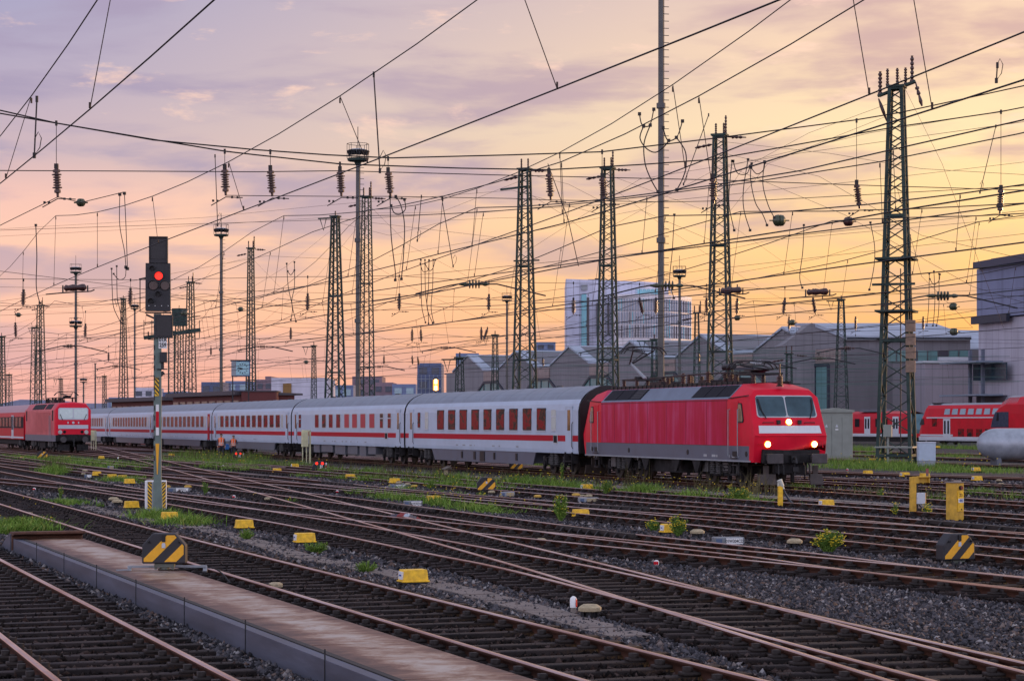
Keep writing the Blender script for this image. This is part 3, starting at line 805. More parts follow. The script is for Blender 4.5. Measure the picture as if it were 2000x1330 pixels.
def coach(name, front_t, label, kind):
    """front_t: distance behind the locomotive front along the train; kind: window layout"""
    p = LF + LD * front_t
    t = empty(name, (p.x, p.y, 0), LRZ, label, 'coach', 'grey and red coaches of the express train')
    L = 26.1; x0, x1 = -.15, -26.25
    prof = [(-CW + .02, .98), (-CW, 1.15), (-CW - .005, 2.0), (-CW, 2.92), (-CW + .06, 3.22), (-CW + .16, 3.42)]
    rprof = [(-CW + .16, 3.42), (-CW + .30, 3.60), (-CW + .52, 3.78), (-CW + .82, 3.93), (-.3, 4.04), (0, 4.05)]
    b = MB(); loft(b, [[(x, y, z) for y, z in prof] for x in (x0, x1)], lambda i, k: 0)
    for x, s in ((x0, 1), (x1, -1)):
        V = [(x, y, z) for y, z in prof + rprof[1:]] + [(x, -y, z) for y, z in (prof + rprof[1:-1])[::-1]]
        b.add(V, [tuple(range(len(V))) if s < 0 else tuple(range(len(V)))[::-1]], 1)
    b.build('body', [m_coach, m_dark], t, smooth=True)
    b = MB(); loft(b, [[(lerp(x0, x1, k / 1), y, z) for y, z in rprof] for k in (0, 1)], lambda i, k: 0)
    rf = b.build('roof', m_roof, t, smooth=True)
    for k in range(12):
        xx = lerp(x0 - .9, x1 + .9, k / 11); b = MB()
        b.tube([(xx, y, z + .004) for y, z in rprof] + [(xx, -y, z + .004) for y, z in rprof[-2::-1]], .010, 4); b.build('roof_seam', m_midgrey, rf)
    for k in (2, 7): b = MB(); b.cyl((lerp(x0, x1, k / 9), 0, 4.03), (lerp(x0, x1, k / 9), 0, 4.12), .16, n=10); b.build('roof_vent', m_dark, rf)
    for x, s in ((x0, 1), (x1, -1)):
        b = MB()
        for y in (-.62, .62): b.cyl((x + s * .02, y, 1.15), (x + s * .02, y, 3.35), .14, n=8)
        b.cyl((x + s * .02, -.62, 3.35), (x + s * .02, .62, 3.35), .14, n=8)
        b.prism([(-CW + .05, 1.0), (-CW + .05, 3.2), (-CW + .5, 3.76), (-.4, 3.99), (.4, 3.99), (CW - .5, 3.76), (CW - .05, 3.2), (CW - .05, 1.0)], x, x + s * .10, 'x')
        b.build('gangway', m_black, t)
    bx_ = MB(); bx_.box(((x0 + x1) / 2, -CW - .004, 1.66), (L - .02, .012, .27)); bx_.box(((x0 + x1) / 2, CW + .004, 1.66), (L - .02, .012, .27)); bx_.build('red_stripe', m_band, t)
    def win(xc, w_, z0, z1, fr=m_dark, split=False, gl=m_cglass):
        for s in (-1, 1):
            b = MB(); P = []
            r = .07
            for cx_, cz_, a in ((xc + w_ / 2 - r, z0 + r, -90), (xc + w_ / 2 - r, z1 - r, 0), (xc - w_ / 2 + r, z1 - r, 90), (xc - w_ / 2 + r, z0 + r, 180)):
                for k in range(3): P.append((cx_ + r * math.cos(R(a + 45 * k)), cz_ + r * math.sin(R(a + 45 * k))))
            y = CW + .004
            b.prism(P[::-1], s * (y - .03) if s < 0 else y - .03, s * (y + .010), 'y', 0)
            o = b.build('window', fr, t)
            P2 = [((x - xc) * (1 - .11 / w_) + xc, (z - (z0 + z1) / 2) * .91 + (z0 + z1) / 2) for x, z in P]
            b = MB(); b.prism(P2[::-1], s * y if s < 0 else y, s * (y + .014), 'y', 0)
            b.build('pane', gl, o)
            if split:
                b = MB(); b.box((xc, s * (y + .014), lerp(z0, z1, .66)), (w_ * .95, .012, .05)); b.build('sash_bar', m_light, o)
            if s < 0 and kind in ('first', 'early'):
                b = MB(); b.bar((xc - w_ / 2, s * (y + .02), z0 - .015), (xc + w_ / 2, s * (y + .02), z0 - .015), .03, .04); b.build('sill', m_light, o)
    Z0, Z1 = 2.00, 3.06
    if kind == 'first':
        xs = [-4.75 - k * 1.89 for k in range(9)] ; ww = 1.18
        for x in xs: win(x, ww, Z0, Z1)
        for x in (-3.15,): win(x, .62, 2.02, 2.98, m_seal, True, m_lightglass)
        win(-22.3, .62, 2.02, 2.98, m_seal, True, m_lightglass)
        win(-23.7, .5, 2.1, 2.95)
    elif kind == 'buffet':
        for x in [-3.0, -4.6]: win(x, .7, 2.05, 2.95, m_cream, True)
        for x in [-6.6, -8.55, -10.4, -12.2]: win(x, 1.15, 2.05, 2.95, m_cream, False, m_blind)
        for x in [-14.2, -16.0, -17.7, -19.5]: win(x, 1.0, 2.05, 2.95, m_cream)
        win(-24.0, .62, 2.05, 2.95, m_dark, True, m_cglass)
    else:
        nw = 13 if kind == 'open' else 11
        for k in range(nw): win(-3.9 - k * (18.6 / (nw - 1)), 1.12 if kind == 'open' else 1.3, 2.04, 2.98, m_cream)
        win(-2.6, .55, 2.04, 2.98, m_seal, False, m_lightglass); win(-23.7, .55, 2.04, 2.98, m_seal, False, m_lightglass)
    opened = kind == 'reddoor'
    for xd in (-1.25, -25.15):
        for s in (-1, 1):
            b = MB(); b.box((xd, s * (CW + .004), 2.08), (.86, .02, 2.1))
            d = b.build('door', m_band if opened and xd > -2 else m_coach, t, bevel=.008)
            b = MB(); b.box((xd, s * (CW + .013), 2.48), (.36, .012, .94)); b.build('door_window', m_doorglass, d, bevel=.03)
            b = MB(); b.tube([(xd + .5, s * (CW + .02), 1.2), (xd + .5, s * (CW + .07), 1.3), (xd + .5, s * (CW + .07), 2.3), (xd + .5, s * (CW + .02), 2.4)], .018, 5); b.build('handrail', m_dark, d)
            b = MB(); b.box((xd, s * (CW - .1), .62), (.8, .3, .05)); b.box((xd, s * (CW - .2), .9), (.8, .16, .04))
            for q in (-.42, .42): b.box((xd + q, s * (CW - .12), .78), (.05, .34, .52))
            b.build('step', m_bogie, t)
    if kind in ('first', 'buffet'):
        b = MB(); b.box((-2.9 if kind == 'first' else -3.6, -CW - .012, 1.62), (.55, .02, .42)); b.build('destination_box', m_seal, t)
        b = MB(); b.box((-2.9 if kind == 'first' else -3.6, -CW - .022, 1.62), (.42, .02, .32)); b.build('display', m_louvre, t)
    b = MB()
    if kind == 'first':
        for s in (-1, 1): b.prism([(-5.6, 1.0), (-21.6, 1.0), (-21.0, .38), (-6.0, .38)], s * 1.30, s * 1.36, 'y')
        b.box((-13.3, 0, .7), (14.4, 2.5, .5))
    elif kind == 'buffet':
        for xx, w_, h in ((-7, 1.6, .5), (-9, 1.4, .62), (-11.3, 2.2, .55), (-14.2, 2.4, .6), (-17.4, 2.8, .5), (-20, 1.5, .55)):
            for s in (-1, 1): b.box((xx, s * 1.0, 1.0 - h / 2), (w_, .6, h))
        b.box((-13.3, 0, .9), (17, 1.6, .25))
    else:
        for s in (-1, 1): b.prism([(-4.9, 1.0), (-21.5, 1.0), (-21.2, .45), (-5.2, .45)], s * 1.28, s * 1.36, 'y')
        b.box((-13.3, 0, .72), (15.4, 2.4, .5))
    b.build('underframe_skirt', m_skirt if kind == 'first' else m_grey, t)
    b = MB(); b.box((-13.2, 0, 1.0), (25.8, 2.6, .1)); b.build('underframe', m_bogie, t)
    b = MB(); rr = random.Random(front_t)
    xx = -8.0
    while xx > -18:
        w_ = rr.uniform(.08, .45)
        if rr.random() < .6: b.box((xx, -CW - .005, 1.22), (w_, .008, .07))
        xx -= w_ + rr.uniform(.1, .9)
    b.build('stencil_marks', m_midgrey, t)
    if kind == 'first':
        b = MB()
        for xx in (-8.2, -11.4, -16.4): b.box((xx, -1.37, .72), (.22, .06, .34))
        b.box((-13.2, -1.37, .68), (.7, .05, .5)); b.box((-14.4, -1.37, .70), (.3, .05, .4)); b.build('hatch_opening', m_black, t)
    for xx in (-3.55, -22.7): bogie(t, xx, 2.5, .46)
    return t
m_lightglass = M('frosted_glass', (.45, .52, .50), .2, 0, .1)
m_doorglass = M('door_glass', (.035, .025, .02), .08, 0, .5, 2, c2=(.25, .14, .03, 1))
m_blind = M('window_blind', (.42, .03, .045), .5, 0, .15, 8)
coach('passenger_coach', 19.3, 'white coach with red stripe and rounded dark windows coupled directly behind the red locomotive', 'first')
coach('passenger_coach', 45.7, 'second coach behind the locomotive, with red blinds in unevenly spaced windows', 'buffet')
coach('passenger_coach', 72.1, 'third coach behind the locomotive, in front of which two workers in orange vests stand', 'early')
coach('passenger_coach', 98.5, 'fourth coach behind the locomotive, with a red door at its near end', 'reddoor')
coach('passenger_coach', 124.9, 'fifth coach behind the locomotive, seen just left of the signal post', 'open')
coach('passenger_coach', 151.3, 'last visible coach of the express train, half hidden by the left red locomotive', 'open')

# ------------------------------------------------------------ ribbed red locomotive at the left
VRZ = math.atan2(-VD.y, -VD.x)
lv = empty('electric_locomotive', (VF.x, VF.y, 0), VRZ, 'boxy red locomotive with ribbed side and white blinds in its windscreen', 'locomotive')
m_pinkred = M('faded_red', (.52, .04, .06), .5, 0, .2, 1.2, c2=(.60, .12, .13, 1))
m_blindw = M('white_blind', (.62, .72, .70), .25, 0, .05)
secs = []
for x, w_, zt in ((-.45, 1.42, 3.9), (-.9, 1.46, 4.0), (-2.2, 1.46, 4.0), (-14.4, 1.46, 4.0), (-15.7, 1.46, 4.0), (-16.2, 1.42, 3.9)):
    fl_ = 0
    secs.append([(x, -w_, .9), (x, -w_, 1.42), (x, -w_, 3.45), (x, -w_ + .38, zt), (x, 0, zt + .1)])
b = MB(); loft(b, secs, lambda i, k: 2 if k == 0 else (1 if i in (0, 4) else 0))
for f in (secs[0], secs[-1]):
    for k in range(0, 4):
        q = [f[k], f[k + 1]]; b.add([q[0], (q[0][0], -q[0][1], q[0][2]), (q[1][0], -q[1][1], q[1][2]), q[1]], [(0, 1, 2, 3)], 3 if k == 0 else 1)
bo = b.build('body', [m_pinkred, m_frontred, m_skirt, m_bogie], lv, bevel=.06, seg=2, smooth=True); weld(bo)
b = MB()
for k in range(13): b.box((-6.6, -1.475, 1.75 + k * .125), (7.6, .05, .06))
b.build('side_ribs', m_pinkred, lv)
b = MB(); b.prism([(-1.9, 3.5), (-4.4, 3.5), (-4.4, 3.93), (-1.9, 3.93)], -1.50, -1.0, 'y'); 
bb = MB()
for xa, xb in ((-2.6, -5.5), (-6.3, -12.2)):
    V = [(xa, -1.44, 3.55), (xb, -1.44, 3.55), (xb, -1.14, 3.95), (xa, -1.14, 3.95)]
    bb.add(V + [(x, y + .05, z - .04) for x, y, z in V], [(3, 2, 1, 0), (0, 1, 5, 4), (1, 2, 6, 5), (2, 3, 7, 6), (3, 0, 4, 7)])
bb.build('louvre_panel', m_louvre, lv)
def vface(b, P, o=.02, mi=0): b.prism(P, -.47, -.45 + o, 'x', mi)
b = MB(); vface(b, rrect(-1.20, 2.66, 1.20, 3.62, .16), .02); b.build('windscreen_frame', m_light, lv)
for s in (-1, 1):
    b = MB(); vface(b, rrect(.05, 2.76, 1.10, 3.52, .1) if s > 0 else rrect(-1.10, 2.76, -.05, 3.52, .1), .03); b.build('windscreen', m_blindw, lv)
    b = MB(); b.tube([(-.40, s * .85, 2.62), (-.40, s * 1.06, 3.1)], .025); b.build('wiper', m_black, lv)
    lamp(lv, (-.46, s * 1.05, 1.66), (1, 0, 0), .13, M('dead_lamp', (.45, .45, .42), .15), m_seal)
    b = MB(); b.cyl((-.46, s * .70, 1.68), (-.41, s * .70, 1.68), .12, n=14); b.build('tail_lamp', m_louvre, lv)
    b = MB(); b.box((-.44, s * .42, 2.42), (.06, .09, .16)); b.build('lamp_bracket', m_light, lv)
b = MB(); b.cyl((-.46, 0, 2.42), (-.40, 0, 2.42), .10, n=14); b.build('headlight', m_light, lv)
b = MB(); vface(b, [(-1.2, 1.93), (1.2, 1.93), (1.2, 2.24), (-1.2, 2.24)], .025); b.build('white_front_band', m_light, lv)
b = MB(); b.box((-8.3, 0, .95), (15, 2.5, .2)); b.box((-8.3, 0, .6), (3, 2.4, .6)); b.build('underframe', m_bogie, lv)
b = MB(); b.box((-.42, 0, 1.22), (.14, 2.5, .5)); b.box((-.5, -.75, .42), (.1, .9, .5)); b.box((-.5, .75, .42), (.1, .9, .5)); b.build('buffer_beam', m_bogie, lv)
buffers(lv, -.36, 1, .875, 1.06, .4, .40, False)
b = MB(); b.box((-.3, 0, 1.02), (.2, .22, .26)); b.bar((-.2, 0, 1.0), (-.15, 0, .5), .08); b.build('coupling_hook', m_black, lv)
b = MB()
for xx, zz in ((-1.55, 2.45), (-15.1, 2.45)): b.box((xx, -1.47, zz + .55), (.42, .03, .85))
b.build('cab_window', m_louvre, lv)
b = MB()
for xx in (-2.2, -2.75): b.tube([(xx, -1.46, 3.0), (xx, -1.55, 3.0), (xx, -1.55, 1.1)], .022)
b.build('handrail', m_midgrey, lv)
bogie(lv, -4.0, 3.0, .62, heavy=True); bogie(lv, -12.7, 3.0, .62, heavy=True)
pantograph(lv, -3.2, 1, False, 0, 4.08)
b = MB()
for k in range(9): insul(b, -5 - k * 1.0, -.4 + .3 * (k % 3), 4.08, .36 + .1 * (k % 2), .1)
b.tube([(-4.5, -.3, 4.5), (-13, -.2, 4.52)], .035); b.box((-8, 0, 4.22), (2.2, .9, .25)); b.cyl((-6, .2, 4.5), (-5, .2, 4.6), .13)
b.build('roof_equipment', m_black, lv)

# red regional coach behind it
p = VF + VD * 16.9
rc = empty('regional_coach', (p.x, p.y, 0), VRZ, 'dark red regional coach behind the boxy red locomotive at the left edge', 'coach')
prof = [(-1.42, .95), (-1.44, 1.2), (-1.44, 2.9), (-1.30, 3.35)]; rp = [(-1.30, 3.35), (-1.05, 3.68), (-.6, 3.95), (0, 4.06)]
m_deepred = M('regional_red', (.46, .005, .018), .45, 0, .12, 1.5, spec=.2)
m_roofpink = M('regional_roof', (.40, .22, .24), .45, .1, .15, 1)
b = MB(); loft(b, [[(x, y, z) for y, z in prof] for x in (-.1, -26.3)], lambda i, k: 0); b.add([(-.1, y, z) for y, z in prof + rp[1:]] + [(-.1, -y, z) for y, z in (prof + rp[1:-1])[::-1]], [tuple(range(len(prof) * 2 + len(rp[1:]) * 2 - 1))])
b.build('body', m_deepred, rc, smooth=True)
b = MB(); loft(b, [[(x, y, z) for y, z in rp] for x in (-.1, -26.3)], lambda i, k: 0); b.build('roof', m_roofpink, rc, smooth=True)
b = MB(); b.box((-13.2, -1.435, 2.45), (25.9, .03, 1.0)); b.build('window_band', m_louvre, rc)
for k in range(12):
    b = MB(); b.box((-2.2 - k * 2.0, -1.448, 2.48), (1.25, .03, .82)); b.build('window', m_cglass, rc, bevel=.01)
for xd in (-6.6, -19):
    b = MB(); b.box((xd, -1.45, 2.05), (1.2, .04, 2.1)); d = b.build('door', m_light, rc)
    for q in (-.3, .3):
        b = MB(); b.box((xd + q, -1.462, 2.4), (.36, .04, 1.2)); b.build('door_window', m_louvre, d)
b = MB(); b.box((-13.2, -1.43, 1.12), (26, .03, .16)); b.build('white_stripe', m_light, rc)
b = MB(); b.box((-13.2, 0, .75), (18, 2.4, .5)); b.build('underframe', m_bogie, rc)
bogie(rc, -3.5, 2.5, .46); bogie(rc, -22.7, 2.5, .46)
# ------------------------------------------------------------ trains at the right, beyond the yard
def quickwin(par, b_name, x, y, z, w_, h, mat, s=-1, th=.03, name='window', bevel=.03):
    b = MB(); b.box((x, y, z), (w_, th, h)); return b.build(name, mat, par, bevel=bevel)
TD = Vector((-.38, .925)).normalized()
def local_rz(d): return math.atan2(-d.y, -d.x)
# suburban unit: front end at about x=1790, body runs back to the left behind the grey cabinet
p = at(1800, 866, 240); sb = empty('suburban_train', (p.x, p.y, 0), math.atan2(-.925, .38), 'red suburban train with white doors and dark sloping cab front behind the big lattice mast', 'train')
b = MB(); prof = [(-1.48, .80), (-1.50, 1.1), (-1.50, 1.45), (-1.46, 2.9), (-1.2, 3.55), (0, 3.85)]
loft(b, [[(x + (-.0 if z < 1.9 else -(z - 1.9) * .75) if x > -1 else x, y * (.93 if x > -1 else 1), z) for y, z in prof] for x in (0, -1.6, -36)], lambda i, k: 1 if k == 0 else 0)
b.build('body', [m_deepred, m_light], sb, smooth=True)
b = MB(); F_ = [(0, -1.38, 1.2), (0, 1.38, 1.2), (0, 1.38, 1.9), (-.75, 1.34, 2.9), (-1.2, 1.1, 3.5), (-1.2, -1.1, 3.5), (-.75, -1.34, 2.9), (0, -1.38, 1.9)]
b.add([(x + .02, y, z) for x, y, z in F_], [tuple(range(8))]); b.add([(0.0, -1.4, .75), (.0, 1.4, .75), (0.02, 1.38, 1.25), (.02, -1.38, 1.25)], [(0, 1, 2, 3)], 1); b.build('cab_front', [M('teal_glass', (.05, .12, .15), .15, 0, .3, 1), m_deepred], sb)
for k in range(5):
    xd = -3.2 - k * 6.2
    b = MB(); b.box((xd, -1.50, 2.05), (1.3, .04, 2.3)); d = b.build('door', m_light, sb, bevel=.02)
    for q in (-.3, .3): quickwin(d, '', xd + q, -1.525, 2.35, .34, 1.2, m_louvre, name='door_window')
    for q in (-2.3, -3.9): quickwin(sb, '', xd + q, -1.49, 2.45, 1.05, 1.0, m_louvre)
b = MB(); b.box((-18, -1.49, 1.02), (35.6, .04, .28)); b.build('white_stripe', m_light, sb)
b = MB(); b.box((-18, 0, .5), (34, 2.4, .6)); b.build('underframe', m_bogie, sb)
b = MB(); b.box((-10, 0, 3.95), (4, 2, .35)); b.box((-20, 0, 3.95), (5, 2, .35)); b.build('roof_equipment', m_grey, sb)
b = MB(); b.cyl((-6.4, -1.4, 2.45), (-6.4, -1.53, 2.45), .16); b.build('interior_lamp', M('warm_lamp', (1, .62, .12), .4, emit=3), sb)

# double-deck control car
p = at(1812, 868, 235); dd = empty('double_deck_coach', (p.x, p.y, 0), math.atan2(.35, -.94) , 'red double deck coach with grey roof and an upper row of large windows', 'coach')
# local +x points forward = towards picture left; visible side is +y
ddrz = math.atan2(.933, -.36); dd.rotation_euler = (0, 0, ddrz)
prof = [(-1.40, .45), (-1.42, .9), (-1.42, 3.05), (-1.36, 3.25), (-1.20, 4.05), (-.92, 4.42), (-.5, 4.6), (0, 4.64)]
secs = []
for x, k_ in ((0, 0), (-.8, 1), (-2.2, 2), (-27, 2)):
    sl = [0, -.55, -1.0][0]
    secs.append([(x - (max(0, z - 1.2) * (.42 if k_ == 0 else (.25 if k_ == 1 else 0))), y * (.84, .97, 1)[k_], z * (1 if k_ or z < 3.5 else .985)) for y, z in prof])
b = MB(); loft(b, secs, lambda i, k: 2 if k == 0 else (1 if k >= 5 else 0))
V = secs[0]; b.add([V[k] for k in range(8)] + [(V[k][0], -V[k][1], V[k][2]) for k in range(6, -1, -1)], [tuple(range(15))[::-1]], 0)
b.build('body', [m_red, m_roof, m_light], dd, smooth=True)
b = MB(); b.prism([(-1.7, 3.45), (-26.8, 3.45), (-26.8, 4.08), (-2.0, 4.08)], 1.19, 1.36, 'y'); 
for k in range(14):
    xx = -6.0 - k * 1.55
    b2 = MB(); V = [(xx + .55, 1.385, 3.36), (xx - .55, 1.385, 3.36), (xx - .5, 1.255, 4.0), (xx + .5, 1.255, 4.0)]
    b2.add(V + [(x, y - .05, z) for x, y, z in V], [(0, 1, 2, 3), (0, 4, 5, 1), (1, 5, 6, 2), (2, 6, 7, 3), (3, 7, 4, 0)]); b2.build('window', M('sky_glass', (.25, .33, .38), .08, 0, .1, spec=.9), dd)
b = MB(); b.box((-14.5, 1.43, 3.02), (25, .03, .13)); b.box((-14, 1.43, .72), (25, .03, .32)); b.box((-4.0, 1.43, 1.05), (6.6, .03, .2)); b.build('white_stripe', m_light, dd)
b = MB(); b.prism([(-.5, 2.2), (-1.5, 2.25), (-1.3, 2.9), (-.95, 2.9)], 1.30, 1.435, 'y'); b.build('cab_window', m_dark, dd)
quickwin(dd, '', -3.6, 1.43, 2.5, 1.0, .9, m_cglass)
b = MB(); b.box((-6.1, 1.435, 1.85), (1.4, .04, 2.1)); d = b.build('door', m_light, dd, bevel=.02)
for q in (-.33, .33): quickwin(d, '', -6.1 + q, 1.46, 1.95, .32, 1.45, m_louvre, name='door_window')
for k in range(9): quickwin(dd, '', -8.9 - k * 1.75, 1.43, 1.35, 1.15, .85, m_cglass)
b = MB(); b.box((-3, 0, 4.64), (1.6, 1.6, .14)); b.build('roof_grille', m_dark, dd)
bogie(dd, -3.4, 2.5, .46); bogie(dd, -22, 2.5, .46)
b = MB(); b.box((-13, 0, .42), (14, 2.5, .3)); b.build('underframe', m_bogie, dd)

# railcar with dark side glazing at the right edge
p = at(1952, 875, 195); dm = empty('railcar', (p.x, p.y, 0), math.atan2(.933, -.36), 'red railcar with sloping nose and dark cab glazing above the silver tank', 'train')
secs = []
for x, zt in ((0, 1.6), (-.5, 2.6), (-1.1, 3.7), (-1.9, 4.5), (-3.0, 4.95), (-14, 5.0)):
    h = zt; w_ = 1.15 if x == 0 else (1.35 if x > -1 else 1.46)
    secs.append([(x, -w_, .6), (x, -w_, min(1.2, h)), (x, -w_, lerp(1.2, h, .55)), (x, -w_ * .96, lerp(1.2, h, .78)), (x, -w_ * .62, lerp(1.2, h, .96)), (x, 0, h)])
b = MB(); loft(b, secs, lambda i, k: 0); V = secs[0]; b.add(V + [(v[0], -v[1], v[2]) for v in V[-2::-1]], [tuple(range(11))[::-1]])
b.build('body', m_red, dm, smooth=True)
b = MB(); b.prism([(-.75, 2.0), (-3.6, 2.0), (-3.6, 3.45), (-1.5, 3.45), (-1.0, 2.7)], 1.35, 1.49, 'y'); b.build('cab_window', M('blue_glass', (.04, .055, .09), .12, 0, .2), dm)
b = MB(); b.prism([(-1.65, 2.6), (-2.05, 2.6), (-2.05, 3.35), (-1.8, 3.35)], 1.45, 1.50, 'y'); b.build('window', m_louvre, dm)
b = MB()
for k in range(9): b.tube([(-2.6 - .25 * k, .2, 4.95), (-2.6 - .25 * k, .95, 4.80), (-2.6 - .25 * k, 1.32, 4.2)], .03, 4)
b.build('roof_grille', m_midgrey, dm)
bogie(dm, -4, 2.3, .46)

# silver gas tank
p = gp(1975, 913, GZ); tk = empty('gas_tank', (p.x, p.y, GZ), R(4), 'silver horizontal gas tank on low supports at the right edge', 'tank')
b = MB(); r_ = .92; pr = []
for k in range(9): a = R(90 * k / 8); pr.append((.18 * (1 - math.cos(a)), r_ * max(.02, math.sin(a))))
pr += [(1 - t, r) for t, r in pr[::-1]]
b.lathe((-2.0, 0, 1.35), (4.4, 0, 1.35), pr, n=28); b.build('vessel', M('tank_silver', (.33, .36, .41), .40, .3, .2, 2), tk, smooth=True)
b = MB()
for x in (-.9, 3.2): b.box((x, 0, .28), (.25, 1.3, .56)); b.box((x, 0, .06), (.5, 1.6, .12))
b.build('support', m_grey, tk)
b = MB(); b.cyl((1.2, 0, 2.2), (1.2, 0, 2.5), .2, n=14); b.build('manhole', m_midgrey, tk)

# ------------------------------------------------------------ cabinets
m_cabgreen = M('cabinet_grey_green', (.24, .26, .23), .55, 0, .12, 1.5)
p = gp(1630, 900, GZ); cb = empty('switchgear_cabinet', (p.x, p.y, GZ), R(3), 'large grey green switchgear cabinet with double doors beside the red locomotive front', 'cabinet')
b = MB(); b.box((0, 0, 1.75), (2.2, 1.4, 3.1)); b.build('housing', m_cabgreen, cb, bevel=.03)
b = MB(); b.prism([(-1.2, 3.3), (-1.2, 3.46), (0, 3.60), (1.2, 3.46), (1.2, 3.3)], -.8, .8, 'y'); b.build('roof', m_cabgreen, cb)
for k in range(3):
    b = MB(); b.box((-.71 + k * .71, -.71, 1.68), (.68, .03, 2.7)); d = b.build('door', m_cabgreen, cb, bevel=.012)
    if k < 2:
        b = MB(); b.add([(-.71 + k * .71 - .10, -.73, 2.3), (-.71 + k * .71 + .10, -.73, 2.3), (-.71 + k * .71, -.73, 2.5)], [(0, 1, 2)]); b.build('warning_triangle', m_light, d)
        if k: b = MB(); b.box((0, -.73, 2.14), (.2, .012, .09)); b.build('plate', m_white, d)
b = MB(); b.box((0, 0, .12), (2.26, 1.46, .26)); b.build('plinth', m_concrete, cb)
p = gp(1809, 917, GZ); cb = empty('relay_cabinet', (p.x, p.y, GZ), R(-2), 'pale blue relay cabinet on a concrete base beside the big lattice mast', 'cabinet')
b = MB(); b.box((0, 0, .98), (.94, .6, 1.0)); b.build('housing', M('cabinet_blue', (.42, .50, .60), .5, 0, .06), cb, bevel=.015)
b = MB(); b.box((0, 0, 1.5), (.99, .66, .06)); b.build('roof', m_light, cb, bevel=.015)
b = MB(); b.box((0, 0, .24), (.9, .56, .48)); b.build('plinth', m_midgrey, cb)
b = MB(); b.box((0, -.305, .98), (.88, .012, .94)); b.build('door', M('cabinet_blue2', (.40, .48, .58), .5, 0, .06), cb)

m_cream_paint = M('cream_yellow', (.56, .54, .33), .55, 0, .15, 3)
def creampost(px, py, s, label):
    p = gp(px, py, GZ); t = empty('control_box_stand', (p.x, p.y, GZ), R(18), label, 'control box', None)
    b = MB(); b.box((-.05 * s, 0, 1.55 * s), (.42 * s, .3, 1.0 * s)); b.build('box', m_cream_paint, t, bevel=.03)
    b = MB()
    for q in (-.2, .05): b.bar((q * s, 0, 0), (q * s, 0, 1.1 * s), .06)
    b.bar((.28 * s, 0, 0), (.28 * s, 0, 2.1 * s), .10); b.bar((-.25 * s, 0, 2.08 * s), (.32 * s, 0, 2.08 * s), .1); b.build('post', m_cream_paint, t)
creampost(597, 905, 1.0, 'pale yellow control box on legs in front of the second coach')
creampost(182, 880, .9, 'pale yellow control box on a post beside the left red locomotive front')

# ------------------------------------------------------------ buildings
def wallmat(name, c, sc_=(1, 1, .2), var=.12, rough=.7, lines=None):
    m = bpy.data.materials.new(name); m.use_nodes = True
    t = NT(m.node_tree); p = m.node_tree.nodes['Principled BSDF']
    v = t.n('ShaderNodeTexCoord').outputs['Object']
    mp = t.n('ShaderNodeMapping'); mp.inputs['Scale'].default_value = sc_; t.l(v, mp.inputs[0])
    f = t.noise(mp.outputs[0], .6, 5, .6)
    base = t.ramp(f, [(.3, tuple(x * (1 - var) for x in c[:3]) + (1,)), (.7, tuple(x * (1 + var) for x in c[:3]) + (1,))])
    if lines:
        sxx = t.n('ShaderNodeSeparateXYZ'); t.l(v, sxx.inputs[0])
        q = t.m('LESS_THAN', t.m('FRACT', t.m('MULTIPLY', sxx.outputs[0], 1 / lines)), .10)
        base = t.mix(t.m('MULTIPLY', q, .35), base, tuple(x * .5 for x in c[:3]) + (1,))
    t.l(base, p.inputs['Base Color']); p.inputs['Roughness'].default_value = rough
    MATS[name] = m; return m
m_depot = wallmat('depot_wall', S(116, 114, 120), lines=1.2)
m_depotroof = M('depot_roof', (.34, .38, .46), .6, 0, .2, .3, spec=.2)
m_skylight = M('depot_skylight', (.05, .05, .07), .3, 0, .2, .3)
m_teal = wallmat('teal_glazing', S(92, 130, 132), lines=2.0, rough=.3)
m_tealdark = M('dark_frame', (.02, .027, .045), .5)
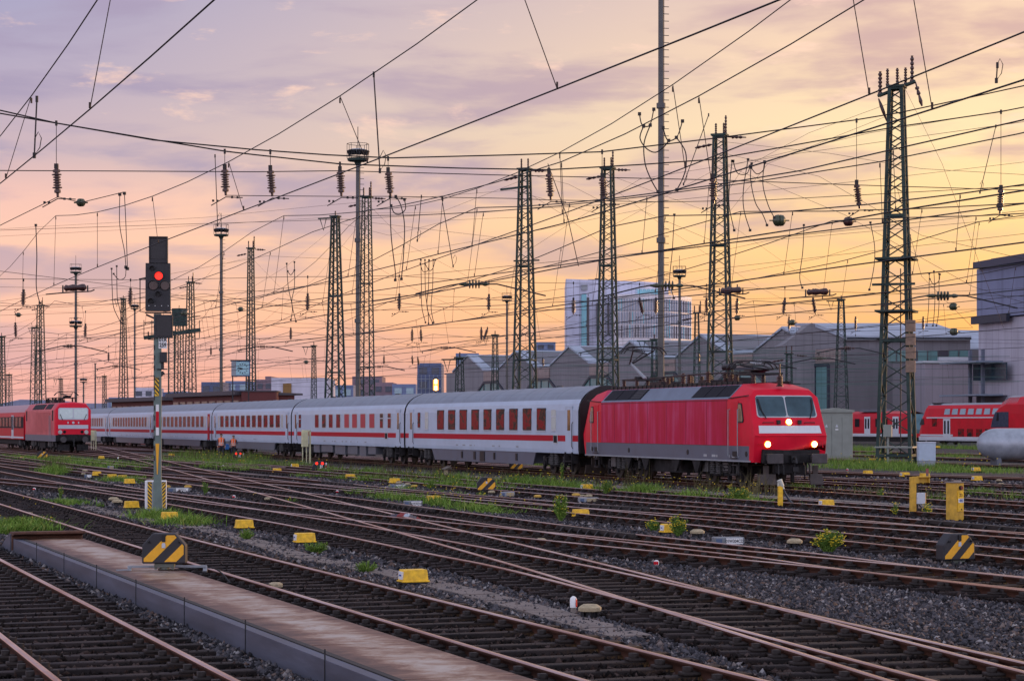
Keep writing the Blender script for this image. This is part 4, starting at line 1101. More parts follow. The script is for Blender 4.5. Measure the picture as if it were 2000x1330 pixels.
# saw-tooth depot: facade from its near corner back to the left, each bay one shed
FA, FB_ = Vector((46.5, 300)), Vector((-14.5, 452))
fd = (FB_ - FA).normalized(); ffn = Vector((-fd.y, fd.x))         # points to the camera's left
dep = empty('depot_building', (FA.x, FA.y, GZ), math.atan2(fd.y, fd.x), 'long grey depot hall with a row of pitched roofs behind the express train', 'building')
bay = (FB_ - FA).length / 6.0
HV, HP = 13.7, 17.0
for k in range(6):
    x0 = k * bay; xc = x0 + bay * .5
    w0, w1 = x0 + bay * .16, x0 + bay * .84
    b = MB(); b.prism([(x0, 0), (x0 + bay, 0), (x0 + bay, HV), (w1, HV), (xc, HP), (w0, HV), (x0, HV)][::-1], -.0, -55, 'y'); b.build('gable_wall', m_depot, dep)
    b = MB(); n = .35
    for a, c, s in ((w0, xc, 1), (xc, w1, -1)):
        za, zc = (HV, HP) if s > 0 else (HP, HV)
        b.add([(a, .25, za + .05), (c, .25, zc + .05), (c, -56, zc + .05), (a, -56, za + .05), (a, .25, za + .4), (c, .25, zc + .4), (c, -56, zc + .4), (a, -56, za + .4)], [(0, 3, 2, 1), (4, 5, 6, 7), (0, 1, 5, 4), (1, 2, 6, 5), (2, 3, 7, 6), (3, 0, 4, 7)])
    rf = b.build('roof', m_depotroof, dep)
    b = MB()
    def RP(t, y, o): return (lerp(w0, xc, t), y, lerp(HV, HP, t) + .4 + o)
    V = [RP(.12, -2, .06), RP(.92, -2, .06), RP(.92, -14, .06), RP(.12, -14, .06)]
    b.add(V + [(x, y, z - .3) for x, y, z in V], [(0, 3, 2, 1), (0, 1, 5, 4), (1, 2, 6, 5), (2, 3, 7, 6), (3, 0, 4, 7)])
    V = [(w1 + .4, -1, HV + .1), (x0 + bay + .16 * bay - .4, -1, HV + .1), (x0 + bay + .16 * bay - .4, -50, HV + .1), (w1 + .4, -50, HV + .1)]
    b.add(V + [(x, y, z - .3) for x, y, z in V], [(0, 3, 2, 1), (0, 1, 5, 4), (1, 2, 6, 5), (2, 3, 7, 6), (3, 0, 4, 7)])
    b.build('skylight', m_skylight, rf)
    b = MB(); b.lathe((lerp(w0, xc, .6), -24, lerp(HV, HP, .6)), (lerp(w0, xc, .6), -24, lerp(HV, HP, .6) + 1.5), [(0, 2.2), (.5, 2.0), (.8, 1.3), (1, .2)], n=12); b.build('roof_dome', m_light, rf)
    # glazed doors straddling each valley
    b = MB(); xm = x0; q = bay * .40; hx = bay * .14
    P = [(xm - q, 0), (xm + q, 0), (xm + q, 7.4), (xm + hx, 11.2), (xm - hx, 11.2), (xm - q, 7.4)]
    P = [(max(x, .05), z) for x, z in P]
    b.prism(P[::-1], .12, -.1, 'y'); gd = b.build('glazed_door', m_teal, dep)
    b = MB()
    for a, c in zip(P[1:], P[2:] + P[:1]):
        if a[1] > 0 or c[1] > 0: b.bar((a[0], .16, a[1]), (c[0], .16, c[1]), .30, .45)
    for x in (xm - hx, xm, xm + hx):
        if x > .1: b.bar((x, .14, 0), (x, .14, 11.2), .18, .35)
    b.build('frame', m_tealdark, gd)
    b = MB(); b.box((max(x0, .9 + x0 if k == 0 else x0), .06, 12.5), (bay * .30, .2, 2.0)); b.build('valley_panel', M('valley_red', (.26, .20, .19), .8, 0, .4, 2, stretch=(3, 3, .3)), dep)

# big right-hand hall
hb = empty('workshop_building', (0, 0, GZ), 0, 'large grey workshop hall with a dark window strip under its pale roof', 'building')
def P3(px, py, Z): v = at(px, py, Z); return (v.x, v.y, v.z - GZ)
zT = P3(0, 655, 300)[2]; zW0 = P3(0, 704, 300)[2]; zW1 = P3(0, 683, 300)[2]; zR = P3(0, 634, 300)[2]
xL, xR = at(1655, 0, 300).x, at(1907, 0, 300).x; xC = at(1806, 0, 300).x
xg = at(1530, 0, 303).x
b = MB(); b.prism([(xg, 0), (xL, 0), (xL, zT), (at(1590, 0, 301).x, P3(0, 629, 301)[2]), (xg, P3(0, 672, 301)[2])][::-1], 303.5, 318, 'y'); b.box(((xL + xR) / 2, 318, zT / 2), (xR - xL, 28, zT)); b.build('wall', m_depot, hb)
b = MB(); V = [(at(1590, 0, 301).x, 303, P3(0, 629, 301)[2] + .2), (xR, 303, zT + .2), (xR, 330, zR + 1.6), (at(1590, 0, 301).x + 4, 330, zR + 1.4)]
V = [(xL - 4.2, 303.4, zT + 1.9), (xL + 0.4, 303.2, zT + .05), (xR, 303.2, zT + .05), (xR, 330, zR + 1.7), (xL - 3.6, 330, zR + 1.7)]
b.add(V + [(x, y, z - .5) for x, y, z in V], [(0, 1, 2, 3, 4), (0, 5, 6, 1), (1, 6, 7, 2), (2, 7, 8, 3), (3, 8, 9, 4), (4, 9, 5, 0)]); rf = b.build('roof', m_depotroof, hb)
b = MB(); b.box(((xL + xR) / 2, 303.5, zT - .35), (xR - xL, .6, .3)); b.build('gutter', m_light, rf)
n = 12
for k in range(n):
    xa = lerp(xL + .2, xR - .2, k / n); xb = lerp(xL + .2, xR - .2, (k + 1) / n)
    b = MB(); b.box(((xa + xb) / 2, 303.9, (zW0 + zW1) / 2), (xb - xa - .22, .3, zW1 - zW0)); b.build('window', m_teal if k % 3 else m_skylight, hb)
b = MB(); b.prism([(xC, 300), (xR + 1, 300), (xR + 1, 303.9), (xC - 10, 326), (xC - 10.5, 324)], 0, zW0 - .3, 'z'); b.build('lower_wall', wallmat('workshop_lower', S(146, 140, 150), lines=1.5), hb)
b = MB(); b.box(((xC + xR) / 2, 299.9, zW0 - .2), (xR - xC + .6, .5, .28)); b.bar((xC, 299.9, zW0 - .2), (xC - 10.5, 324, zW0 - .2), .5, .28); b.build('parapet', m_light, hb)
b = MB(); b.box((at(1862, 0, 302).x, 302, zW0 + .3), (4.4, 1.2, .5)); b.build('roof_unit', m_light, hb)

# tall building at the right edge
_xa = at(1905, 0, 285).x; _rz = math.atan2(-.97, .25); _o = Vector((_xa, 285, 0)) - Matrix.Rotation(_rz, 3, 'Z') @ Vector((_xa, 285, 0))
tb = empty('office_building', (_o.x, _o.y, GZ), _rz, 'tall building with a violet grey upper box and glass canopy beside the workshop hall', 'building')
xa = at(1905, 0, 285).x; xb = xa + 30
b = MB(); b.box(((xa + xb) / 2, 300, P3(0, 626, 285)[2] / 2), (xb - xa, 29, P3(0, 626, 285)[2])); b.build('wall', wallmat('office_panels', S(166, 162, 174), lines=1.8), tb)
z0_, z1_ = P3(0, 624, 285)[2], P3(0, 527, 285)[2]
b = MB(); b.box((xb / 2 + (xa + .4) / 2, 299, (z0_ + z1_) / 2), (xb - xa - .4, 28, z1_ - z0_)); b.build('upper_box', wallmat('violet_panel', S(116, 122, 150), lines=6.0), tb)
b = MB(); b.prism([(xa + 1.2, z1_), (xb, z1_), (xb, z1_ + 1.0), (xa + 6.5, z1_ + 1.0), (xa + 6.5, z1_ + .95), (xa + 1.2, z1_ + .9)][::-1], 284, 312, 'y'); b.build('roof', M('roof_dark', (.05, .05, .08), .6), tb)
b = MB(); b.box((xa + .8, 286, z1_ + .55), (3.4, 1.5, .25)); b.build('eaves', m_dark, tb)
b = MB(); b.box((xa + 5, 284.6, z0_ - .2), (10.2, .5, 1.0)); b.build('ledge', m_tealdark, tb)
zc0, zc1 = P3(0, 744, 285)[2], P3(0, 712, 285)[2]
b = MB(); b.box((xa + 5.2, 284.5, (zc0 + zc1) / 2), (9.5, .2, zc1 - zc0)); b.build('window', M('lobby_glass', (.03, .055, .075), .12, 0, .3), tb)
for zz in (zc1 + .15, P3(0, 773, 285)[2]):
    b = MB(); b.box((xa + 3.5, 282.5, zz), (11, 4, .22)); b.build('canopy', M('canopy_steel', (.20, .25, .32), .4, .2), tb)
b = MB()
for q in (1.2, 4.9): b.bar((xa + q, 283.6, 0), (xa + q, 283.6, P3(0, 685, 285)[2]), .42)
b.build('column', M('column_blue', (.12, .14, .19), .5), tb)
b = MB(); b.box((xa + 5.5, 284.6, P3(0, 782, 285)[2]), (8.5, .2, 1.2)); b.build('dark_opening', m_skylight, tb)

# white office tower beyond the depot
TZ = 640
tw = empty('office_tower', (0, 0, GZ), 0, 'white office tower block with dark vertical windows rising behind the depot roofs', 'building')
def PX(px, Z=TZ): return at(px, 0, Z).x
def PZ(py, Z=TZ): return at(0, py, Z).z - GZ
m_tower = wallmat('tower_white', S(190, 192, 212), lines=4.2, rough=.5)
m_towerdk = M('tower_window', (.025, .03, .055), .12, 0, .2)
m_tower2 = M('tower_window_pale', (.20, .25, .34), .2, 0, .2)
m_turq = M('turquoise_glass', (.13, .38, .46), .1, 0, .2, .2)
b = MB(); b.prism([(PX(1105), TZ), (PX(1263), TZ + 12), (PX(1315), TZ + 20), (PX(1305), TZ + 55), (PX(1110), TZ + 45)], 0, PZ(545), 'z'); b.build('main_block', m_tower, tw)
b = MB(); N_ = 10
arc = [(PX(lerp(1198, 1352, k / N_)), TZ - 12 - 9 * math.sin(math.pi * k / N_) + 14 * (k / N_)) for k in range(N_ + 1)]
b.prism(arc + [(PX(1352), TZ + 30), (PX(1198), TZ + 8)], 0, PZ(580), 'z'); b.build('curved_block', wallmat('tower_pale', S(212, 206, 212), lines=2.6, rough=.5), tw)
def facade(px): 
    k = (px - 1198) / 154 * N_; i = min(N_ - 1, max(0, int(k))); f = k - i
    return Vector((lerp(arc[i][0], arc[i + 1][0], f), lerp(arc[i][1], arc[i + 1][1], f)))
rr = random.Random(5)
px = 1204
while px < 1350:
    y0 = 590; p = facade(px)
    for ya, yb in ((589, 612), (614, 637), (639, 663)):
        b = MB(); b.box((p.x, p.y - .1, PZ((ya + yb) / 2)), (.26, .8, (yb - ya) * TZ / 4000)); b.build('window', rr.choice((m_tower2, m_tower2, m_tower2, m_towerdk, m_turq)), tw)
    px += 5.2; continue
    while y0 < 662:
        h = rr.choice((22, 36, 70))
        if rr.random() < .62:
            b = MB(); b.box((p.x, p.y - .1, PZ(min(664, y0 + h / 2))), (rr.choice((.16, .2, .3)), .8, min(h, 664 - y0) * TZ / 4000)); b.build('window', m_towerdk if rr.random() < .22 else m_tower2, tw)
        y0 += h + rr.choice((2, 4, 6))
    px += rr.choice((3.5, 4.5, 5.5))
for pxa, pxb, ya, yb, mt in ((1136, 1146, 574, 680, m_turq), (1147.5, 1151.5, 580, 680, m_towerdk), (1166, 1170, 590, 655, m_towerdk), (1188, 1191.5, 590, 650, m_towerdk), (1136, 1148, 555, 566, m_midgrey)):
    b = MB(); za, zb = PZ(yb), PZ(ya); f = (pxa - 1105) / 158
    b.box((PX((pxa + pxb) / 2), TZ + 12 * f - .1, (za + zb) / 2), (PX(pxb) - PX(pxa), 1.0, zb - za)); b.build('window', mt, tw)
b = MB()
for k in range(9): b.tube([(PX(1243) + k * 1.25, TZ - 12, PZ(579)), (PX(1243) + k * 1.25, TZ - 9, PZ(569)), (PX(1243) + k * 1.25, TZ - 1, PZ(564))], .12, 4)
b.build('roof_rib', m_light, tw)
b = MB(); b.prism([(TZ - 13, PZ(580)), (TZ - 9, PZ(569)), (TZ + 2, PZ(563)), (TZ + 2, PZ(580))], PX(1241), PX(1285), 'x'); b.build('glass_roof', m_turq, tw)
b = MB()
for pxa, pxb, yt in ((1153, 1166, 538), (1167, 1178, 536), (1184, 1204, 539), (1207, 1213, 543), (1222, 1232, 542), (1252, 1258, 543)): b.box((PX((pxa + pxb) / 2), TZ + 22, (PZ(545) + PZ(yt)) / 2), (PX(pxb) - PX(pxa), 6, PZ(yt) - PZ(545) + .2))
b.build('roof_plant', m_dark, tw)

# low town buildings on the horizon
def lowblock(name, px0, px1, top, Z, mat, label, win=None, roof=None, depth=18, cat='building', step=0):
    t = empty(name, (at((px0 + px1) / 2, 0, Z).x, Z, GZ), 0, label, cat)
    W = (px1 - px0) * Z / FP; Hh = at(0, top, Z).z - GZ
    b = MB(); b.box((0, depth / 2, Hh / 2), (W, depth, Hh)); b.build('wall', mat, t)
    if roof:
        b = MB(); b.box((0, depth / 2, Hh + .2), (W + .5, depth + .5, .4)); b.build('roof', roof, t)
    if win:
        rows = max(1, int(Hh / 3.4)); n = max(2, int(W / 3.2))
        for r in range(rows):
            b = MB(); zc = Hh - 1.8 - r * 3.3
            if zc < 1: break
            for k in range(n): b.box((-W / 2 + (k + .5) * W / n, -.04, zc), (W / n * .62, .16, 1.5))
            b.build('window_row', win, t)
    return t
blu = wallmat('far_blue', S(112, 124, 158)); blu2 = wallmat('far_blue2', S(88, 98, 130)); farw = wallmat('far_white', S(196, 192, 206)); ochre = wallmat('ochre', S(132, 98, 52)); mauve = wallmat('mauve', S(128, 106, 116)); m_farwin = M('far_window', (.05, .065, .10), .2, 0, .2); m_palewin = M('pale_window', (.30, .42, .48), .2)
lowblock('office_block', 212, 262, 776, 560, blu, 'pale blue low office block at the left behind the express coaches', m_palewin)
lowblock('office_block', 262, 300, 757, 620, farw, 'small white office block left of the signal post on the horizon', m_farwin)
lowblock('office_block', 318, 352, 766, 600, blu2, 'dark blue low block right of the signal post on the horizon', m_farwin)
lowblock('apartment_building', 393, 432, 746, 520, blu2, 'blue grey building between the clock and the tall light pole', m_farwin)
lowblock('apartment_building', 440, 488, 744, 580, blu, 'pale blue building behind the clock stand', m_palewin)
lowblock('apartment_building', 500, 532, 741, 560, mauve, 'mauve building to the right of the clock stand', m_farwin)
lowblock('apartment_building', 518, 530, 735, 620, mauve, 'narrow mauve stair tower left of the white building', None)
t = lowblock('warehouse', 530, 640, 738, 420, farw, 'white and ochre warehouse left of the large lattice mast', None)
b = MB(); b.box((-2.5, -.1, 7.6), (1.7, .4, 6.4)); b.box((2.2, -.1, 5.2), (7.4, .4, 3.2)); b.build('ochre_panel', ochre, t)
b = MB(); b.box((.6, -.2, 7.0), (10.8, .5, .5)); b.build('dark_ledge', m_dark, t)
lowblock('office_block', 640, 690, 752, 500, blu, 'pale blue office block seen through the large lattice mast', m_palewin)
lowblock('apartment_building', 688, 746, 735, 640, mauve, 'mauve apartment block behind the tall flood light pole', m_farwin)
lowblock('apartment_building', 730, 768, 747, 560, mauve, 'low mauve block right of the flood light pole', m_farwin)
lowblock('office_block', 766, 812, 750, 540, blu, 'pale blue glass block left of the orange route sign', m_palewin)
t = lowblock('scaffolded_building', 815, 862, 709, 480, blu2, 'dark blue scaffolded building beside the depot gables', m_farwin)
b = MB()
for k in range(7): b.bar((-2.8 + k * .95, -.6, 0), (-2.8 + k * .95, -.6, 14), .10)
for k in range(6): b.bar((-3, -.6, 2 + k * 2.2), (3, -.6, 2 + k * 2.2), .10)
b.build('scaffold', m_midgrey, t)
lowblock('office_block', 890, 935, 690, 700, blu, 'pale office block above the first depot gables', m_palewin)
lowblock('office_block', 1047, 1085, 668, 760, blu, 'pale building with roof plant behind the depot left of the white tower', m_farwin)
# hills
hl = MB(); P = [(-420, 2.0)] + [(x, 14 + 9 * math.sin(x * .017) + 5 * math.sin(x * .05 + 1)) for x in range(-400, 200, 20)] + [(220, 2)]
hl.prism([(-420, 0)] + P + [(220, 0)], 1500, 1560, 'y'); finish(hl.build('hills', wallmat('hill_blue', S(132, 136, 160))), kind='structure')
# brick platform shed behind the coaches
m_brick = wallmat('brick_brown', S(98, 46, 44)); m_shedroof = M('shed_roof', (.06, .05, .06), .6, 0, .2)
def shed(pxa, pxb, yt, Za, Zb, label, H2=None):
    a = at(pxa, yt, Za); c = at(pxb, yt, Zb); d = (c - a).to_2d(); L = d.length
    t = empty('brick_shed', (a.x, a.y, GZ), math.atan2(d.y, d.x), label, 'shed'); H = at(0, yt, (Za + Zb) / 2).z - GZ
    b = MB(); b.box((L / 2, 3, H / 2), (L, 6, H)); b.build('wall', m_brick, t)
    b = MB(); b.prism([(-.8, H), (6.8, H), (6.8, H + .2), (-.8, H + .45)], -.4, L + .4, 'x'); b.build('roof', m_shedroof, t)
    b = MB()
    for k in range(int(L / 2.6)): b.box((1.3 + k * 2.6, -.03, H - .9), (1.9, .12, .7))
    b.build('window_row', M('shed_window', (.22, .16, .12), .3, 0, .3), t)
shed(218, 330, 784, 262, 240, 'long low brick shed with a dark roof behind the express coaches left of the signal')
shed(338, 470, 774, 236, 215, 'long brick shed with a flat dark roof behind the coaches below the clock')
p = at(535, 765, 214); t = empty('brick_hut', (at(505, 0, 214).x, 214, GZ), 0, 'red brown brick hut right below the clock stand', 'hut')
b = MB(); b.box((0, 2, (p.z - GZ) / 2), (3.6, 4, p.z - GZ)); b.build('wall', m_brick, t); b = MB(); b.box((0, 2, p.z - GZ + .06), (3.8, 4.2, .12)); b.build('roof', m_shedroof, t)

# station clock on its stand
Zc = 208; p = at(470, 0, Zc); ck = empty('station_clock', (p.x, Zc, GZ), R(8), 'blue cube station clock with pale round dials on tall legs', 'clock')
zc = at(0, 720, Zc).z - GZ; u_ = Zc / FP
b = MB(); b.box((0, 0, zc), (36 * u_, 32 * u_, 30 * u_)); b.build('housing', M('clock_blue', (.05, .14, .30), .5, 0, .1), ck, bevel=.05)
b = MB(); b.box((0, 0, zc + 15.5 * u_), (40 * u_, 36 * u_, 1.6 * u_)); b.build('roof', m_dark, ck)
b = MB(); b.box((-13.4 * u_, -.02, zc), (9.3 * u_, 32.6 * u_, 28 * u_)); b.build('side_panel', m_midgrey, ck)
b = MB(); b.box((3.5 * u_, -16.2 * u_, zc), (25 * u_, .06, 26 * u_)); dial = b.build('dial', M('dial_pale', (.30, .52, .58), .35, 0, .04), ck)
b = MB()
for k in range(12):
    a = R(30 * k); r_ = 10.2 * u_; b.bar((3.5 * u_ + math.sin(a) * r_ * .78, -16.9 * u_, zc + math.cos(a) * r_ * .78), (3.5 * u_ + math.sin(a) * r_, -16.9 * u_, zc + math.cos(a) * r_), .07)
b.build('hour_marks', m_black, dial)
b = MB(); c_ = Vector((3.5 * u_, -17.2 * u_, zc))
for a, L in ((278, 8.6), (262, 5.6)): b.bar(c_, c_ + Vector((math.sin(R(a)) * L * u_, 0, math.cos(R(a)) * L * u_)), .09)
b.build('hands', m_black, dial)
b = MB()
for q in (-.8, .8):
    for q2 in (-.6, .6): b.bar((q, q2, 0), (q, q2, zc - 14 * u_), .12)
b.build('leg', m_dark, ck)

# orange matrix route indicator
p = at(851, 0, 150); t = empty('route_indicator', (p.x, 150, GZ), R(5), 'small orange lit number indicator above the coach roof', 'indicator')
za, zb = at(0, 763, 150).z - GZ, at(0, 741, 150).z - GZ
b = MB(); b.box((0, 0, (za + zb) / 2), (.42, .12, zb - za)); b.build('housing', m_blacksig, t)
m_orange = M('orange_led', (1, .26, .03), .5, emit=2.6); m_ledhot = M('led_hot', (1, .62, .25), .5, emit=4)
b = MB(); b.box((0, -.065, (za + zb) / 2), (.38, .02, zb - za - .06)); b.build('glow_panel', m_orange, t)
text('lit_digits', '8\n8', .50, m_ledhot, t, (0, -.082, (za + zb) / 2), bold=.02)
b = MB(); b.bar((0, .1, 0), (0, .1, za + .2), .1); b.build('post', m_pole, t)
b = MB(); b.box((0, 0, zb + .06), (.3, .14, .12)); b.build('hood', m_blacksig, t)
# ------------------------------------------------------------ lattice masts and light poles
def lattice(t, H, wb, wt, mat=None, panel=None, rotz=0, leg=.11, name='lattice_tower'):
    b = MB(); mat = mat or m_mast
    def c(z): return lerp(wb, wt, z / H) / 2
    sg = [(-1, -1), (1, -1), (1, 1), (-1, 1)]
    for sx_, sy_ in sg:
        b.bar((sx_ * c(0), sy_ * c(0), 0), (sx_ * c(H), sy_ * c(H), H), leg)
    z = .6; k = 0
    while z < H - .3:
        h = max(.42, c(z) * (1.25 if panel is None else panel)); z2 = min(H, z + h)
        for i in range(4):
            a, d = sg[i], sg[(i + 1) % 4]
            p0 = (a[0] * c(z), a[1] * c(z), z); p1 = (d[0] * c(z2), d[1] * c(z2), z2)
            q0 = (d[0] * c(z), d[1] * c(z), z); q1 = (a[0] * c(z2), a[1] * c(z2), z2)
            if k % 2: b.bar(p0, p1, leg * .55, leg * .3)
            else: b.bar(q0, q1, leg * .55, leg * .3)
        k += 1; z = z2
    for z in (.6, H * .33, H * .66, H - .05):
        for i in range(4):
            a, d = sg[i], sg[(i + 1) % 4]; b.bar((a[0] * c(z), a[1] * c(z), z), (d[0] * c(z), d[1] * c(z), z), leg * .8)
    return b.build(name, mat, t, rz=rotz)
MASTS = {}
def mast(key, px, Z, top, wb, wt, label, arms='std', rot=-20, leg=.16):
    X = (px - 1000) / FP * Z; H = at(0, top, Z).z - GZ
    t = empty('lattice_mast', (X, Z, GZ), R(rot), label, 'mast', 'steel lattice masts of the overhead line')
    lattice(t, H, wb, wt, leg=leg)
    MASTS[key] = Vector((X, Z, H + GZ))
    b = MB(); k = .5 * wt
    b.box((0, 0, H + .06), (wt + .4, wt + .3, .14))
    if arms == 'big': b.bar((-1.15, 0, H - .45), (1.15, 0, H + .35), .26, .14); b.bar((-1.1, .4, H - .4), (1.1, .4, H + .35), .12)
    if arms in ('left',): b.bar((-1.9, 0, H - .1), (.3, 0, H - .1), .14); b.tube([(-1.7, 0, H - .1), (-1.3, 0, H - 1.3), (-1.0, 0, H - .1)], .05)
    if arms == 'mid': b.bar((-2.2, 0, H - 1.6), (.4, 0, H - 1.4), .16); b.bar((-1.0, 0, H * .68), (1.3, 0, H * .68), .12)
    b.build('crossarm', m_mast, t)
    b = MB()
    if arms == 'big':
        insul(b, -1.0, 0, H - .35, 1.4, .13)
        for q in (-.55, .05, .55): insul(b, q, 0, H + .2, 1.0, .10)
        insul(b, .95, 0, H + .3, 1.6, .12)
        b.lathe((1.15, 0, H + .3), (1.55, 0, H - 1.2), [(0, .04), (.2, .05), (.22, .13), (.3, .13), (.32, .06), (.5, .13), (.55, .06), (.8, .12), (1, .05)], n=8)
        b.lathe((-1.1, 0, H - .6), (-.6, 0, H - 2.0), [(0, .04), (.3, .1), (.6, .1), (1, .04)], n=8)
    elif arms in ('std', 'mid'):
        for q in (-.3, .3): insul(b, q, 0, H + .1, .85, .09)
        if arms == 'std': insul(b, .45, 0, H + .1, 1.4, .09)
        b.lathe((.6, 0, H - .1), (2.0, 0, H - .2), [(0, .04), (.2, .05), (.24, .13), (.3, .13), (.36, .06), (.5, .13), (.56, .06), (.7, .12), (.8, .05), (1, .04)], n=8)
        b.lathe((-.6, 0, H - .6), (-1.9, 0, H - .8), [(0, .04), (.2, .12), (.3, .06), (.5, .12), (.6, .06), (.8, .12), (1, .04)], n=8)
    else:
        insul(b, 0, 0, H + .1, .5, .08)
    b.build('insulator', m_ins, t)
    return t
t = mast('M1', 1751, 125.5, 172, 2.0, .72, 'tallest lattice mast, crowned by many insulators, standing by the pale blue cabinet', 'big', leg=.21)
b = MB(); b.box((-.35, -1.1, 2.1), (.5, .3, .75)); b.bar((-.35, -1.0, 0), (-.35, -1.0, 1.7), .12); b.box((0, 0, 1.1), (2.3, 2.3, .1)); b.build('junction_box', m_cabgreen, t, bevel=.01)
b = MB()
for q in range(4): b.box((1.0, -.9, 6.0 + q * .82), (.56, .3, .70))
b.build('counterweight', M('weight_brick', (.22, .15, .11), .9, 0, .25, 4), t)
b = MB(); b.bar((1.0, -.9, 5.2), (1.0, -.9, 14), .04); b.bar((.3, -.3, .5), (.3, -.3, 12), .06); b.build('weight_cable', m_dark, t)
b = MB()
for zz in (9.4, 12.6): b.box((0, 0, zz), (2.3, 2.3, .12))
b.box((0, -1.1, 11.0), (2.6, .12, .14)); b.build('platform', m_mast, t)
mast('M2', 1406, 151.6, 266, 1.75, .75, 'lattice mast with twin insulators on top right of the tall bare pole', 'std')
mast('M3', 1187, 172, 330, 1.65, .75, 'dark lattice mast in front of the white office tower', 'std')
mast('M4', 1025, 173.5, 332, 1.8, .72, 'lattice mast with a short side arm above the first coach, left of the tower', 'mid')
mast('M5', 655, 205, 424, 1.8, .55, 'lattice mast with a left bracket arm, wide foot, rising over the second coach', 'left')
mast('M6', 716, 195, 386, 1.3, .62, 'slender lattice mast beside the tall flood light pole', 'std', leg=.10)
mast('M7', 490, 248, 486, 1.0, .5, 'thin lattice mast standing in front of the station clock', 'std', leg=.12)
mast('M8', 372, 305, 552, 1.5, .7, 'lattice mast right of the signal head', 'std', leg=.13)
mast('M9', 350, 330, 604, 1.3, .8, 'lattice mast directly behind the signal post', 'left', leg=.13)
mast('M10', 241, 350, 584, 1.4, .5, 'lattice mast left of the signal over the white coaches', 'left', leg=.13)
mast('M11', 79, 371, 597, 1.7, .8, 'taller of two lattice masts above the left red locomotive', 'std', leg=.14)
mast('M12', 70, 420, 640, 1.9, 1.1, 'shorter of two lattice masts above the left red locomotive', 'left', leg=.14)
mast('M13', 1643, 262, 586, 1.9, .6, 'slim lattice mast in front of the workshop hall, left of the tallest mast', 'left', leg=.12)
mast('M14', 1361, 250, 612, 1.0, .4, 'small lattice mast below the right hand light platform', 'std', leg=.09)
mast('M15', 967, 270, 655, 1.0, .5, 'small lattice mast above the depot gables', 'left', leg=.09)
mast('M16', 613, 300, 676, .8, .4, 'small lattice mast left of the wide footed mast', 'left', leg=.09)
mast('M17', 3, 300, 658, 1.0, .6, 'lattice mast cut by the left edge of the picture', 'left', leg=.12)
mast('M18', 204, 420, 735, .8, .5, 'tiny distant lattice mast left of the signal just above the coaches', 'left', leg=.10)
mast('M19', 18, 430, 732, 1.2, .7, 'tiny distant lattice mast above the red regional coach', 'left', leg=.10)
mast('M20', 119, 440, 740, .9, .5, 'tiny distant lattice mast right above the left red locomotive roof', 'left', leg=.10)
mast('M22', 1541, 225, 692, .9, .5, 'short green lattice mast in front of the workshop, right of the loco pantograph', 'mid', leg=.10)
mast('M23', 1278, 215, 664, .7, .45, 'short lattice mast just left of the bare pole, behind the loco roof', 'left', leg=.09)
mast('M21', 898, 200, 700, 1.0, .5, 'short lattice mast right of the orange number indicator', 'left', leg=.08)

# signal gantry of the far tracks behind the signal
ga = at(335, 0, 300); gb = at(380, 0, 300); t = empty('signal_gantry', (ga.x, 300, GZ), R(4), 'green steel signal gantry with walkway between the lattice masts behind the signal', 'gantry')
za = at(0, 660, 300).z - GZ
b = MB(); b.bar((-4, 0, za), (4.2, 0, za + 1.2), .9, .5); b.bar((-4, 0, za + 2.2), (4.2, 0, za + 3.2), .12)
for k in range(8): b.bar((-4 + k * 1.15, 0, za), (-4 + k * 1.15, 0, za + 2.6), .1)
b.build('walkway', m_mast, t)
b = MB(); b.box((1.2, -.4, za + 3), (2.2, .4, 2.6)); b.build('signal_backboard', m_mast, t)
lattice(t, za + 1, .9, .8, leg=.12)

def lightpole(px, Z, top, r, label, big=True, second=None):
    X = (px - 1000) / FP * Z; H = at(0, top, Z).z - GZ
    t = empty('flood_light_pole', (X, Z, GZ), R(12), label, 'light pole', 'flood light poles of the yard')
    b = MB(); b.cyl((0, 0, 0), (0, 0, H), r * 1.25, r, n=12)
    for z in (H * .45, H * .72): b.cyl((0, 0, z), (0, 0, z + .3), r * 1.7, n=12)
    b.build('pole', m_pole, t, smooth=True)
    b = MB(); s = 1
    z = 3
    while z < H: b.bar((r, 0, z), (r + .32, 0, z), .035); z += .42
    b.bar((r + .02, 0, 2.9), (r + .02, 0, H), .03); b.build('climbing_ladder', m_dark, t)
    def crown(z, w_, nm):
        b = MB(); b.cyl((0, 0, z - .55), (0, 0, z - .2), r, r * 2.2, n=8); b.cyl((0, 0, z - .2), (0, 0, z), w_ * .62, w_ * .66, n=8); o = b.build('lamp_platform', m_mast, t)
        b = MB(); n = 8; pts = [(w_ * .66 * math.cos(2 * math.pi * k / n), w_ * .66 * math.sin(2 * math.pi * k / n), z) for k in range(n)]
        for q, hh in ((0, 1.1), (1, .55)):
            for k in range(n):
                a, c = Vector(pts[k]), Vector(pts[(k + 1) % n]); b.bar(a + Vector((0, 0, hh)), c + Vector((0, 0, hh)), .035)
        for k in range(n): b.bar(pts[k], Vector(pts[k]) + Vector((0, 0, 1.1)), .035)
        b.build('railing', m_dark, o)
        for k in range(5):
            a = R(200 + k * 35); c_ = Vector((w_ * .55 * math.cos(a), w_ * .55 * math.sin(a), z + .42))
            b = MB(); d = Vector((math.cos(a), math.sin(a), -.5)).normalized(); b.bar(c_ - d * .10, c_ + d * .12, .34, .40); f_ = b.build('flood_light', m_dark, o)
            b = MB(); b.bar(c_ - d * .30, c_ - d * .10, .30, .34); b.build('lamp_back', m_light, f_)
        b = MB(); b.bar((0, 0, z), (0, 0, z + 2.4), .05); b.build('lightning_rod', m_dark, o)
    if big: crown(H, 1.25, 'a')
    if second: crown(at(0, second, Z).z - GZ, 1.4, 'b')
    return t
